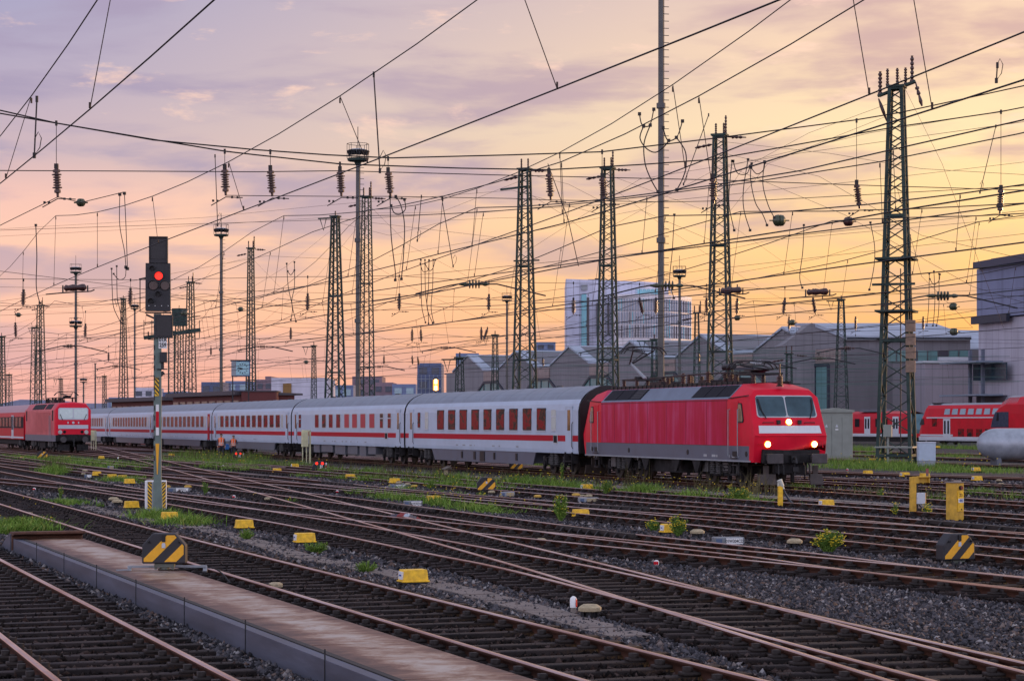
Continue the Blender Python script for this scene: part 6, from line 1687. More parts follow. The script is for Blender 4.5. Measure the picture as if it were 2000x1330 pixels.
m_ink = M('ink_black', (.01, .01, .012), .6, 0, 0)
text('plate_number', '01A\n259', .155, m_ink, pl, (sx_(318.5), -.134, sz_(669.3)), bold=.004, sx=.78)
b = MB(); b.box((sx_(319.5), -.08, sz_(698)), (14 * su, .2, 20 * su)); b.bar((sx_(318), -.05, sz_(707)), (sx_(318), -.05, sz_(722)), .07); b.box((sx_(317), -.04, sz_(721)), (20 * su, .2, 2 * su)); b.bar((sx_(303), 0, sz_(742)), (sx_(320), -.02, sz_(727)), .09); b.build('marker_lamp', m_blacksig, sg_, bevel=.006)
def stripes(b, x0, x1, z0, z1, y, n, slope, mi=1, th=.006):
    """diagonal bands clipped to a rectangle, as thin raised shapes"""
    W = x1 - x0; P = (z1 - z0) / n
    for k in range(-3, n + 3):
        za = z0 + k * P; q = [(x0, za), (x1, za + slope * W), (x1, za + slope * W + P * .5), (x0, za + P * .5)]
        q = [(x, min(z1, max(z0, z))) for x, z in q]
        if abs(q[0][1] - q[3][1]) + abs(q[1][1] - q[2][1]) < .004: continue
        b.prism(q[::-1], y - th, y, 'y', mi)
b = MB(); b.box((sx_(307), -.085, sz_(755.5)), (8 * su, .03, 36 * su)); sp = b.build('stripe_plate', m_blacksig, sg_)
b = MB(); stripes(b, sx_(303), sx_(311), sz_(773.5), sz_(737.5), -.101, 4, -1.2, 0); b.build('yellow_stripes', m_yellow, sp)
b = MB(); b.box((sx_(308), -.085, sz_(820)), (6 * su, .03, 60 * su)); wp = b.build('white_red_plate', m_white, sg_)
b = MB(); b.box((sx_(308), -.102, sz_(819)), (5.9 * su, .008, 31 * su)); b.build('red_field', m_red, wp)
b = MB(); b.prism([(sx_(304.5), sz_(866)), (sx_(311.5), sz_(866)), (sx_(308.6), sz_(926)), (sx_(307.2), sz_(926))], -.11, -.085, 'y'); b.build('yellow_wedge', M('wedge_yellow', (.80, .38, .012), .5, 0, .1), sg_)

p = gp(300, 1002, GZ); cu_ = p.y / FP; t = empty('relay_cabinet', (p.x, p.y + .35, GZ), R(8), 'small white relay cabinet with black and yellow edge stripes behind the signal post', 'cabinet')
b = MB(); b.box((0, .08, .12 + 27 * cu_), (42 * cu_, .3, 56 * cu_)); b.build('housing', m_white, t, bevel=.02)
b = MB(); b.box((0, -.075, .12 + 26.5 * cu_), (27 * cu_, .02, 51 * cu_)); b.build('door', m_midgrey, t)
for xq, sl in ((-11.5, -1.1), (15.5, 1.1)):
    b = MB(); b.box((xq * cu_, -.08, .12 + 26.5 * cu_), (8 * cu_, .02, 52 * cu_)); o = b.build('stripe_plate', m_blacksig, t)
    b = MB(); stripes(b, (xq - 4) * cu_, (xq + 4) * cu_, .12 + .5 * cu_, .12 + 52.5 * cu_, -.092, 7, sl, 0); b.build('yellow_stripes', m_yellow, o)
b = MB(); b.box((0, .08, .05), (36 * cu_, .26, .14)); b.build('foot', m_midgrey, t)

# ------------------------------------------------------------ black and yellow point lanterns
def lantern(px, py, rz, label, s=1.0, base=True, zb=GZ, low=.12):
    p = gp(px, py, zb); t = empty('point_lantern', (p.x, p.y, zb), rz, label, 'track signal', 'striped point lanterns')
    W, Hh, c = .36 * s, .50 * s, .17 * s; z0 = low
    P = [(-W, z0), (W, z0), (W, z0 + Hh * .60), (W - c, z0 + Hh), (-W + c, z0 + Hh), (-W, z0 + Hh * .60)]
    b = MB(); b.prism(P[::-1], -.13 * s, .13 * s, 'y'); b.build('housing', m_blacksig, t, bevel=.022 * s, seg=3)
    w = W - .03 * s
    def clip(poly, a, b_, c_):   # keep a*x+b*z<=c
        out = []
        for i in range(len(poly)):
            p0, p1 = poly[i], poly[(i + 1) % len(poly)]; d0 = a * p0[0] + b_ * p0[1] - c_; d1 = a * p1[0] + b_ * p1[1] - c_
            if d0 <= 0: out.append(p0)
            if d0 * d1 < 0: u = d0 / (d0 - d1); out.append((lerp(p0[0], p1[0], u), lerp(p0[1], p1[1], u)))
        return out
    b = MB(); bw = .155 * s * 1.414 * .72
    for off in (-.415, -.02, .375):
        x0 = off * s
        poly = [(x0 - 1, z0 - 1 + .0), (x0 - 1 + bw * 1.25, z0 - 1), (x0 + 1 + bw * 1.25, z0 + 1), (x0 + 1, z0 + 1)]
        for a, b2, c2 in ((1, 0, w), (-1, 0, w), (0, -1, -(z0 + .03 * s)), (0, 1, z0 + Hh - .03 * s), (1, (W - (W - c)) / (Hh * .4) , 0), ):
            if a == 1 and b2 != 0:
                k = c / (Hh * .40); poly = clip(poly, 1, k, (W - .035 * s) + k * (z0 + Hh * .60)); poly = clip(poly, -1, k, (W - .035 * s) + k * (z0 + Hh * .60))
            else: poly = clip(poly, a, b2, c2)
            if len(poly) < 3: break
        if len(poly) >= 3: b.prism(poly, -.134 * s, -.128 * s, 'y')
    b.build('yellow_stripes', M('lantern_yellow', (.78, .38, .012), .5, 0, .10, 14), t)
    b = MB(); b.prism([(-.03 * s, z0 + .26 * s), (.03 * s, z0 + .26 * s), (.03 * s, z0 + .32 * s), (.015 * s, z0 + .345 * s), (-.015 * s, z0 + .345 * s), (-.03 * s, z0 + .32 * s)][::-1], -.15 * s, -.12 * s, 'y'); b.build('lock_plate', m_light, t)
    b = MB(); b.box((0, -.13 * s, z0 + .42 * s), (.06 * s, .04, .12 * s))
    for q in (-.24, .26): b.cyl((q * s, -.13 * s, z0 + .36 * s), (q * s, -.17 * s, z0 + .355 * s), .018 * s, n=8)
    b.build('fitting', m_black, t)
    b = MB(); b.cyl((0, 0, 0), (0, 0, z0), .07, n=10); b.box((0, 0, z0 - .03), (.32 * s, .16, .05))
    for q in (-.14, .14): b.bar((q * s, -.05, .0), (q * s, -.05, z0), .04)
    b.build('foot', M('foot_steel', (.10, .11, .09), .6, .2), t)
    return t
lt = lantern(322, 1111, R(1), 'large black and yellow striped octagonal lantern standing on the rusty channel cover', .90, zb=.14, low=.09)
lantern(1866, 1106, R(24), 'black and yellow striped lantern at the right, its dark left side showing', .93)
lantern(950, 964, R(4), 'black and yellow striped lantern in the grass in front of the first coach', .95)
lantern(83, 899, R(10), 'small distant striped lantern below the boxy left red locomotive', 1.05)
lantern(1008, 921, R(10), 'striped lantern half hidden beyond the wheels of the first coach', 1.0)
# bracket under the lantern on the cover
p = gp(322, 1111, .12); t = empty('lantern_bracket', (p.x, p.y, .125), R(4), 'steel bracket bridging the rusty channel cover under the striped lantern', 'bracket')
k_ = p.y / FP
b = MB(); b.box((5 * k_, 0, .03), (150 * k_, .05, .025)); b.box((5 * k_, .12, .03), (150 * k_, .05, .025)); b.bar((-68 * k_, .03, .03), (-68 * k_, -.04, -.06), .06); b.bar((78 * k_, .03, .03), (78 * k_, -.02, -.05), .06); b.bar((-68 * k_, -.1, -.005), (-90 * k_, -.2, -.005), .05, .02)
b.build('frame', m_midgrey, t)
b = MB(); b.tube(bez([(-10 * k_, .1, 0), (-8 * k_, -.05, -.01), (40 * k_, -.10, -.005), (95 * k_, .05, 0), (130 * k_, -.3, -.2)]), .012, 5); b.build('cable', m_black, t)

# ------------------------------------------------------------ yellow track boxes
def ybox(px, py, label, s=1.0, plate=True, rz=20, flat=False):
    p = gp(px, py, GZ); t = empty('track_box', (p.x, p.y, GZ), R(rz + random.uniform(-5, 5)), label, 'track box', 'yellow track connection boxes')
    L, D, Hh = .41 * s, .28 * s, .19 * s; z0 = .09 * s
    b = MB(); b.box((0, 0, z0 + Hh / 2), (L, D, Hh), top=.90); b.box((0, 0, z0 + .012), (L * 1.08, D * 1.1, .024)); b.build('lid', m_yellow if not flat else m_yellowold, t, bevel=.008 * s)
    b = MB()
    for q in (-.32, .28): b.bar((q * L, -.05, 0), (q * L, -.05, z0), .04); b.bar((q * L, .06, 0), (q * L, .06, z0), .04)
    b.box((0, 0, z0 - .015), (L * .95, D * .9, .03)); b.build('stand', m_dark, t)
    if plate:
        b = MB(); b.box((-L * .5 + .006, -.01, z0 + Hh * .54), (.03, D * .62, Hh * .62)); pl = b.build('label_plate', m_white, t); 
        b = MB(); b.box((-L * .5 - .010, -.01, z0 + Hh * .55), (.006, D * .34, Hh * .14)); b.build('mark', M('label_blue', (.05, .10, .35), .5, 0, 0), pl)
    b = MB(); b.tube(bez([(.0, .0, z0 - .02), (.12, -.06, .02), (.25, -.15, .03), (.45, -.1, .0)], 4), .018, 5); b.tube(bez([(-.05, .0, z0 - .02), (-.14, -.08, .02), (-.3, -.05, .0)], 4), .018, 5); b.build('cable', m_black, t)
    return t
for px, py, lab, kw in [
    (807, 1147, 'largest yellow track box, in the foreground beside the slab path', {}),
    (595, 1067, 'yellow track box right of the slab path with a grass tuft at its foot', {}),
    (477, 1038, 'yellow track box with dark cables, right of the striped lantern, grass below it', {'plate': False}),
    (331, 1021, 'yellow track box in the grass at the foot of the signal post', {'plate': False}),
    (257, 997, 'yellow track box just left of the striped relay cabinet', {'plate': False}),
    (253, 948, 'nearest of four yellow boxes in a row left of the signal post', {'plate': False}), (239, 940, 'yellow box with white end plate behind the nearest one left of the signal', {}),
    (219, 938, 'yellow box in the grass, second from left of the row left of the signal', {'plate': False}), (189, 932, 'leftmost yellow box of the row left of the signal, beside a low white plate', {'plate': False}),
    (198, 898, 'yellow box in the grass in front of the express coaches left of the signal', {'plate': False}),
    (541, 925, 'yellow box in front of the black tongue rail below the third coach', {'plate': False}), (576, 915, 'yellow box with white end left of the dwarf signal below the second coach', {}),
    (684, 938, 'yellow box in fresh grass below the second coach', {'plate': False}), (771, 947, 'yellow box behind a number plate and beige caps, below the second coach left end', {'plate': False}),
    (847, 985, 'yellow box deep in grass beside the number plate below the first coach', {'plate': False}), (1134, 1015, 'yellow box on gravel behind the tall green weed at the picture centre', {'plate': False}),
    (1146, 960, 'yellow box with white end plate among weeds in front of the locomotive rear', {}), (1309, 1047, 'yellow box with white end plate between two weeds left of the 01W304CD box', {}),
    (1614, 994, 'yellow box the charger cable runs to, in front of the red locomotive', {}), (1695, 930, 'yellow box on the track beyond the locomotive, left of the two posts', {'plate': False}),
    (1767, 934, 'yellow box with worn white end just left behind the yellow gibbet post', {}), (1806, 936, 'yellow box between the yellow post and the pillar, behind a pink stake', {'plate': False}),
    (1908, 942, 'yellow box with white end plate right behind the Z1 pillar', {}), (1906, 923, 'yellow box in the green grass under the silver tank', {}),
    (472, 906, 'yellow box in weeds right beside the far dwarf signal', {'plate': False}), (335, 893, 'small distant yellow box in weeds just right of the signal post', {'plate': False}),
    (1918, 890, 'tiny yellow box between the far tracks under the double deck coach', {'plate': False}), (1832, 876, 'tiny yellow box in front of the double deck coach bogie', {'plate': False}), (402, 905, 'pale flat yellow cover in the weeds left of the two workers', {'flat': True, 'plate': False})]:
    ybox(px, py, lab, **kw)
p = gp(1714, 901, GZ); t = MB(); t.box((0, 0, .15), (1.1, .3, .1)); t.box((-.4, 0, .05), (.1, .2, .1)); t.box((.4, 0, .05), (.1, .2, .1)); finish(t.build('yellow_barrier', m_yellow, loc=p, bevel=.01), 'low long yellow barrier in the grass beside the big cabinet', 'barrier')

# beige capped cable heads
def cap(px, py, label, s=1.0, col_=None, group=True):
    p = gp(px, py, GZ); t = empty('cable_head', (p.x, p.y, GZ), R(random.uniform(0, 60)), label, 'cable head', 'beige capped cable heads')
    b = MB(); n = 8; z = .17 * s; rr_ = .16 * s; b.cyl((0, 0, z - .03), (0, 0, z + .02), rr_, rr_ * 1.02, n=n); b.cyl((0, 0, z + .02), (0, 0, z + .06 * s), rr_ * 1.0, rr_ * .62, n=n); b.build('cap', col_ or m_beige, t, bevel=.006)
    b = MB()
    for k in range(5): a = k * 1.256; b.bar((rr_ * .6 * math.cos(a), rr_ * .6 * math.sin(a), 0), (rr_ * .6 * math.cos(a), rr_ * .6 * math.sin(a), z - .02), .045)
    b.cyl((0, 0, .04), (0, 0, z), rr_ * .55, n=8); b.build('stem', m_black, t)
m_capy = M('cap_yellow', (.52, .31, .05), .65, 0, .3, 12)
for px, py, lab, s, c_ in [(1152, 1213, 'beige capped cable head beside the red topped marker stake at the bottom', .95, None), (1552, 1074, 'beige octagonal cable head left of the yellow flowering weed', 1.0, None), (1362, 1054, 'beige tilted cable head left of the grey 01W304CD box', 1.0, None),
    (1050, 977, 'ochre capped cable head left of the tall central weed', .8, m_capy), (1125, 975, 'ochre cable head just left of the yellow box near the locomotive rear', .9, m_capy), (1137, 975, 'first of two grey beige heads behind the dark tongue rail', .7, None), (1150, 976, 'second of two grey beige heads behind the dark tongue rail', .8, None),
    (779, 949, 'grey cable head right of the yellow box below the second coach', .8, None), (796, 952, 'middle beige cable head right of the yellow box below the second coach', .8, None), (809, 956, 'ochre cable head, rightmost of three below the second coach', .8, m_capy),
    (960, 968, 'beige cable head at the right foot of the octagonal lantern', .8, None), (392, 957, 'ochre cable head left of the small weed right of the signal', .8, m_capy), (326, 958, 'beige cable head at the left end of the pale number box', .9, m_capy), (367, 958, 'beige cable head at the right end of the pale number box', .9, m_capy),
    (502, 973, 'ochre cable head beside the switch right of the far stake', .8, m_capy), (524, 982, 'flat beige cover on the dark rail base left of the creeping plant', .8, None), (222, 985, 'grey beige cable head on cables left of the slab path', 1.0, None), (229, 990, 'second grey beige cable head on cables left of the slab path', 1.0, None),
    (166, 925, 'flat beige cable head left of the yellow box row', .9, None), (163, 930, 'lower beige cable head left of the yellow box row', .7, None), (75, 912, 'ochre cable head in the dark track at the far left', .7, m_capy), (43, 897, 'small ochre cable head below the left locomotive side', .9, m_capy), (135, 896, 'small ochre cable head below the left locomotive buffers', .9, m_capy),
    (57, 1010, 'pale stone like cable head beside the second track at the left', .6, None), (538, 1158, 'grey cable head inside the nearest track', .7, None), (1951, 944, 'beige cable head behind the right grass tuft', .8, None), (1955, 952, 'second beige cable head in front of it at the right', .8, None), (1877, 947, 'grey round cap on the yellow pillar right side', .4, None), (1057, 1066, 'dark cable head between the central rails', .7, None)]:
    cap(px, py, lab, s, c_)

# grey point machine boxes with number plates
def pbox(px, py, w_, label, txt, bl=True, pale=False):
    p = gp(px, py, GZ); t = empty('point_machine', (p.x, p.y, GZ), R(8), label, 'point machine', 'grey point machine boxes')
    k = p.y / FP; W = w_ * k; Hh = .15
    b = MB(); b.box((0, .1, .05 + Hh / 2), (W, .3, Hh)); b.build('housing', M('box_greyblue', (.19, .21, .23), .55, .1, .2, 3) if not pale else m_midgrey, t, bevel=.01)
    b = MB(); b.box((W * .16, -.055, .05 + Hh * .48), (W * .56, .012, Hh * .82)); pl = b.build('number_plate', m_white if not pale else m_beige, t)
    if txt: text('plate_number', txt, Hh * .62, m_ink, pl, (W * .16, -.0635, .05 + Hh * .48), bold=.001, sx=.80)
    b = MB(); b.box((-W * .36, -.055, .05 + Hh * .45), (W * .2, .012, Hh * .7)); b.build('end_plate', M('plate_blue', (.07, .11, .2), .5), t)
    b = MB(); b.tube(bez([(W * .5, .1, .08), (W * .72, .05, .10), (W * .85, -.05, .06), (W * .8, -.25, .02)], 5), .022, 6); b.build('cable', m_dark, t)
pbox(1424, 1068, 59, 'grey point machine box with white plate 01W304CD beside the central tracks', '01W304CD')
pbox(807, 991, 36, 'grey number box with white plate 01W307AB in grass left of a yellow box', '01W307AB')
pbox(777, 956, 32, 'low grey box with white plate 01W305CD in front of three cable heads', '01W305CD')
pbox(349, 963, 42, 'pale blue box with small white plate 01W312 right of the striped cabinet', '01W312')
pbox(1150, 984, 38, 'brownish low box with weathered plate behind the dark tongue rail', '', pale=True)
pbox(992, 972, 26, 'brownish low box at the right of the octagonal lantern', '', pale=True)
pbox(172, 935, 14, 'low white plate box beside the leftmost yellow box', ''); pbox(274, 986, 7, 'tiny white plate at the left foot of the striped cabinet', '')
pbox(216, 917, 12, 'white low box at the far switch left of the signal', '', pale=True)

# small marker stakes
def stake(px, py, h, r, label, split=True):
    p = gp(px, py, GZ); t = empty('marker_stake', (p.x, p.y, GZ), R(20), label, 'marker', 'small red and white marker stakes')
    b = MB(); b.cyl((0, 0, 0), (0, 0, h * .48), r * .85, n=12); b.build('stem', m_concrete, t)
    b = MB(); b.lathe((0, 0, h * .45), (0, 0, h), [(0, r), (.7, r), (.86, r * .8), (.96, r * .45), (1, .01)], n=16); b.build('head', m_white, t, smooth=True)
    b = MB(); n = 9; V = []; 
    for z, rr_ in ((h * .48, r + .003), (h * .8, r + .003), (h * .9, r * .86)):
        for k in range(n):
            a = R(-75 + 150 * k / (n - 1)) if split else R(-110 + 220 * k / (n - 1)); a += R(0 if split else 180)
            V.append((rr_ * math.cos(a), rr_ * math.sin(a), z))
    F = [(i * n + k, i * n + k + 1, (i + 1) * n + k + 1, (i + 1) * n + k) for i in range(2) for k in range(n - 1)]
    b.add(V, F); b.build('red_side', m_red, t)
stake(1120, 1204, .27, .046, 'white marker stake with a red right side at the bottom of the picture')
stake(1282, 1110, .15, .045, 'short marker stake with a red left side on the central gravel', False)
stake(659, 966, .16, .06, 'rusty brown marker stake on gravel behind the diagonal rail', False); stake(457, 976, .16, .055, 'small red and white marker stake on gravel right of the signal', False)
stake(67, 960, .15, .06, 'brown marker stake near the left edge', False); stake(436, 915, .2, .05, 'white topped stake in weeds right of the signal', False); stake(231, 898, .2, .06, 'red and white stake in front of the express coaches left of the signal'); stake(1655, 922, .2, .05, 'red topped stake behind the locomotive buffers', False)
p = gp(1811, 947, GZ); b = MB(); b.box((0, 0, .26), (.10, .06, .52)); o = finish(b.build('wooden_stake', M('stake_grey', (.22, .15, .13), .8, 0, .2), loc=p, bevel=.006), 'thin grey stake with a pink top between the yellow post and the pillar', 'marker'); b = MB(); b.box((0, 0, .58), (.105, .065, .2)); b.build('pink_top', M('pinkred', (.32, .10, .09), .7), o)

# dwarf signals
def dwarf(px, py, label, s=1.0):
    p = gp(px, py, GZ); t = empty('dwarf_signal', (p.x, p.y, GZ), R(8), label, 'signal', 'low shunting signals with two red lamps')
    P = [(-.33, .1), (.33, .1), (.33, .42), (.22, .56), (-.1, .56), (-.33, .3)]
    b = MB(); b.prism([(x * s, z * s) for x, z in P][::-1], -.14, .14, 'y'); b.build('housing', m_blacksig, t, bevel=.02)
    for q in (-.10, .20):
        b = MB(); b.cyl((q * s, -.14, .44 * s), (q * s, -.17, .44 * s), .085 * s, n=16); o = b.build('lamp', m_black, t)
        b = MB(); b.cyl((q * s, -.16, .44 * s), (q * s, -.18, .44 * s), .07 * s, n=16); b.build('lens', m_redlamp, o)
    b = MB()
    for a, c in ((.10, .22), (.10, .32), (.18, .22), (.18, .32)): b.box((a * s, -.145, c * s), (.06 * s, .012, .08 * s))
    b.build('white_mark', m_white, t)
    b = MB(); b.bar((0, 0, 0), (0, 0, .15), .12); b.build('foot', m_dark, t)
    b = MB(); b.box((.40 * s, -.05, .28 * s), (.07 * s, .02, .40 * s)); o = b.build('side_plate', m_white, t)
    b = MB(); b.box((.40 * s, -.064, .28 * s), (.068 * s, .008, .14 * s)); b.build('red_field', m_red, o)
dwarf(622, 921, 'black dwarf signal with two red lights and white marks below the second coach')
dwarf(464, 898, 'far dwarf signal with two red lights just right of the two workers')

# yellow charger post with cable, gibbet post, pillar
p = gp(1524, 993, GZ); t = empty('charging_post', (p.x, p.y, GZ), R(12), 'yellow post with pale plug and thick blue black cable in front of the red locomotive', 'post'); k = p.y / FP
b = MB(); b.box((0, 0, 22 * k), (.13, .11, 44 * k)); b.build('post', m_yellow, t, bevel=.006)
b = MB(); b.cyl((-2 * k, 0, 56 * k), (4 * k, 0, 43 * k), .085, .07, n=12); b.cyl((3.4 * k, 0, 44 * k), (6 * k, 0, 38 * k), .05, n=10); b.box((-4 * k, 0, 47 * k), (.05, .05, .1)); b.build('plug', M('plug_beige', (.48, .48, .42), .5), t, bevel=.004)
b = MB(); b.tube(bez([(5 * k, 0, 40 * k), (13 * k, 0, 25 * k), (26 * k, -.05, 8 * k), (45 * k, -.1, -.5 * k + .03), (60 * k, -.1, .04), (80 * k, .1, 4 * k)], 8), .035, 8); b.build('cable', M('cable_blue', (.022, .035, .055), .4, 0, .2), t)
p = gp(1785, 1011, GZ); t = empty('gibbet_post', (p.x, p.y, GZ), R(14), 'yellow gibbet shaped post carrying a small grey box between the tracks at the right', 'post'); k = p.y / FP
b = MB(); b.box((-.03, 0, 40 * k), (.16, .10, 80 * k)); b.box((.05, 0, 74 * k), (.16, .12, 13 * k)); b.prism([(.1, 68 * k), (.42, 68 * k), (.42, 80 * k), (.1, 80 * k)], .02, .04, 'y'); b.box((.27, -.02, 80 * k), (.34, .16, .03)); b.box((.42, 0, 74 * k), (.03, .14, 12 * k)); b.build('post', m_yellowold, t, bevel=.005)
b = MB(); b.box((.17, -.02, 38 * k), (.24, .16, 22 * k)); bx = b.build('box', m_light, t, bevel=.01)
b = MB(); b.box((.30, -.02, 38 * k), (.02, .15, 21 * k)); b.build('orange_side', M('orange_side', (.75, .36, .05), .5, 0, .1), bx)
b = MB(); b.bar((.10, 0, 5 * k), (.10, 0, 68 * k), .035); b.tube(bez([(.13, 0, 28 * k), (.25, -.05, 15 * k), (.42, -.1, 2 * k)], 6), .018, 5); b.build('cable', m_dark, t)
p = gp(1865, 1020, GZ); t = empty('control_pillar', (p.x, p.y, GZ), R(38), 'square yellow steel pillar marked Z1 and 441 with a red lamp near its top', 'pillar'); k = p.y / FP
b = MB(); W = .40; b.box((0, 0, 39 * k), (W * .72, W * .85, 78 * k)); b.build('pillar', m_yellowold, t, bevel=.006)
b = MB(); b.box((0, 0, 78.5 * k), (W * .86, W, .025)); b.cyl((.1, 0, 79 * k), (.1, 0, 82 * k), .11, .09, n=12); b.build('top_plate', m_concrete, t)
yf = -W * .425
b = MB(); b.box((0, yf - .012, 42 * k), (W * .55, .03, 40 * k)); cov = b.build('cover', m_yellow, t, bevel=.006)
text('pillar_mark', 'Z1', .11, M('mark_brown', (.12, .03, .03), .6, 0, 0), cov, (0, yf - .032, 53.5 * k), bold=.002)
b = MB(); b.box((0, yf - .03, 43 * k), (W * .5, .008, 8 * k)); pl = b.build('number_plate', m_white, cov)
text('plate_number', '441', .105, M('ink_blue', (.02, .06, .25), .5, 0, 0), pl, (0, yf - .039, 43 * k), bold=.003, sx=.9)
b = MB(); b.cyl((0, yf, 68 * k), (0, yf - .05, 68 * k), .055, n=14); lo_ = b.build('lamp', m_dark, t); b = MB(); b.cyl((0, yf - .04, 68 * k), (0, yf - .065, 68 * k), .04, n=14); b.build('lens', M('dull_red', (.22, .04, .03), .2), lo_)
b = MB(); b.cyl((0, yf, 3.5 * k), (0, yf - .02, 3.5 * k), .03, n=8); b.cyl((.02, yf - .02, 26 * k), (.02, yf - .035, 26 * k), .02, n=8); b.build('bolt', m_dark, t)
# little sign board
p = gp(874, 940, GZ); t = empty('trackside_box', (p.x, p.y, GZ), R(30), 'small brown box with slanted roof on a rusty post in front of the first coach', 'box'); k = p.y / FP
b = MB(); b.bar((5 * k, 0, 0), (5 * k, 0, 31 * k), .07, .10); b.build('post', m_rust, t)
b = MB(); b.box((-2 * k, 0, 18 * k), (.22, .16, 14 * k)); b.prism([(-10 * k, 24 * k), (6 * k, 24 * k), (3 * k, 30 * k)], -.2, .2, 'y'); b.build('box', M('box_brown', (.10, .08, .06), .7, 0, .2), t)
b = MB(); b.box((-5 * k, -.09, 18 * k), (.16, .02, 9 * k)); b.build('label_plate', m_beige, t)
# heap of red, white and grey rags in the switch
p = gp(785, 1022, GZ); t = empty('switch_cover', (p.x, p.y, GZ + .04), R(-12), 'torn red white and dark cloth cover lying over the crossing rails', 'cover')
rr = random.Random(3)
for nm, x0, x1, mt_ in (('dark_part', -.42, -.08, M('rag_dark', (.06, .05, .07), .8)), ('red_part', -.1, .1, M('rag_red', (.22, .03, .03), .8)), ('white_part', .08, .22, M('rag_white', (.36, .40, .46), .8)), ('grey_part', .2, .42, M('rag_grey', (.10, .09, .10), .8)), ('tip', .4, .52, M('rag_red', (.22, .03, .03), .8))):
    b = MB(); n = 6; V = []
    for i in range(n + 1):
        for j in range(5):
            x = lerp(x0, x1, i / n); y = lerp(-.22, .22, j / 4); V.append((x, y + rr.uniform(-.02, .02), max(.0, .22 * (1 - (2 * j / 4 - 1) ** 2) * (1 - (x / .6) ** 2) + rr.uniform(-.015, .02))))
    b.add(V, [(i * 5 + j, (i + 1) * 5 + j, (i + 1) * 5 + j + 1, i * 5 + j + 1) for i in range(n) for j in range(4)]); b.build(nm, mt_, t)
# black heated tongue covers (ribbed brackets along the rails)
m_tong = M('tongue_cover', (.020, .016, .015), .55, .3, .3, 4)
for (xa, ya, xb, yb, n, lab) in ((1101, 1026, 1242, 1043, 8, 'black ribbed tongue rail bracket row behind the central gravel'), (1130, 983, 1270, 992, 7, 'black ribbed tongue rail row behind the central weed'), (1806, 1014.5, 2010, 1032, 7, 'black ribbed tongue rail row in front of the Z1 pillar'), (762, 982, 850, 994, 8, 'black ribbed tongue rail row beside the 01W307AB box'), (632, 939, 690, 945, 7, 'dark tongue rail row below the second coach'), (470, 925, 526, 929, 6, 'dark tongue rail row right of the signal'), (190, 942, 222, 946, 5, 'dark tongue rail row left of the signal')):
    a, c = gp(xa, ya, 0), gp(xb, yb, 0); d = (c - a); L = d.length; t = empty('tongue_cover', (a.x, a.y, 0), math.atan2(d.y, d.x), lab, 'track part', 'black ribbed tongue rail rows')
    b = MB(); b.box((L / 2, -.05, -.04), (L, .10, .10)); b.build('cover', m_tong, t, bevel=.01)
    b = MB()
    for k in range(n):
        x = (k + .5) * L / n; b.prism([(-.06, .0), (-.14, -.03), (-.24, -.16), (-.30, -.18), (-.06, -.18)], x - .03, x + .03, 'x')
    b.build('rib', m_tong, t)

# ------------------------------------------------------------ plants
m_grass = island_mat('grass_blade', [(0, (.06, .115, .014, 1)), (.5, (.13, .24, .03, 1)), (.85, (.20, .32, .05, 1)), (1, (.30, .32, .08, 1))], .6, .2)
m_weed = island_mat('weed_leaf', [(0, (.05, .10, .016, 1)), (.55, (.11, .20, .03, 1)), (1, (.19, .28, .06, 1))], .6, .2)
m_flower = M('flower_yellow', (.68, .50, .01), .6, 0, .1)
m_dry = island_mat('dry_weed', [(0, (.05, .045, .02, 1)), (1, (.13, .11, .045, 1))], .7, .2)
def blades(n, px, py, pz, h0, h1, spread, lean=.5, wid=.012, seg=2, r=None):
    r = r or rng
    V, F = [], []
    a = r.random(n) * 6.283; hh = h0 + (h1 - h0) * r.random(n); ln = lean * hh * r.random(n)
    x, y = px + spread * r.standard_normal(n) if np.isscalar(px) else px, py + spread * r.standard_normal(n) if np.isscalar(py) else py
    ca, sa = np.cos(a), np.sin(a)
    b2 = r.random(n) * 6.283; wx, wy = np.cos(b2) * wid, np.sin(b2) * wid
    z = np.full(n, pz)
    P0 = np.stack([x - wx, y - wy, z], -1); P1 = np.stack([x + wx, y + wy, z], -1)
    P2 = np.stack([x + ca * ln * .4 + wx * .8, y + sa * ln * .4 + wy * .8, z + hh * .6], -1); P3 = np.stack([x + ca * ln * .4 - wx * .8, y + sa * ln * .4 - wy * .8, z + hh * .6], -1)
    P4 = np.stack([x + ca * ln + wx * .1, y + sa * ln + wy * .1, z + hh], -1); P5 = np.stack([x + ca * ln - wx * .1, y + sa * ln - wy * .1, z + hh], -1)
    V = np.stack([P0, P1, P2, P3, P4, P5], 1).reshape(-1, 3)
    F = (np.array([(0, 1, 2, 3), (3, 2, 4, 5)])[None] + (np.arange(n) * 6)[:, None, None]).reshape(-1, 4)
    return V, F
def grass_patch(list_, name, mat):
    Vs, Fs, b = [], [], 0
    for (x0, y0, x1, y1, wpx, dens, h) in list_:
        a, c = gp(x0, y0, GZ), gp(x1, y1, GZ); L = (c - a).length; n = int(dens * 6.5 * max(L, 1))
        u = rng.random(n); clump = np.sin(u * L * 1.3 + x0) * .5 + .5
        keep = rng.random(n) < (.06 + .94 * clump ** 2.2); u = u[keep]; n = len(u)
        k = a.y / FP
        off = rng.standard_normal(n) * wpx
        x = a.x + (c.x - a.x) * u; y = a.y + (c.y - a.y) * u
        d = (c - a).normalized(); x = x - d.y * off; y = y + d.x * off
        hs = h * (.5 + .7 * (np.sin(u * L * 2.1 + y0) * .5 + .5))
        V, F = blades(n, x, y, GZ, .3, 1.0, 0, wid=max(.012, .24 * k))
        V = V.reshape(-1, 6, 3); V[:, :, 2] = GZ + (V[:, :, 2] - GZ) * hs[:, None]; V = V.reshape(-1, 3)
        Vs.append(V); Fs.append(F + b); b += len(V)
    return finish(npmesh(name, np.concatenate(Vs), np.concatenate(Fs), mat), kind='stuff')
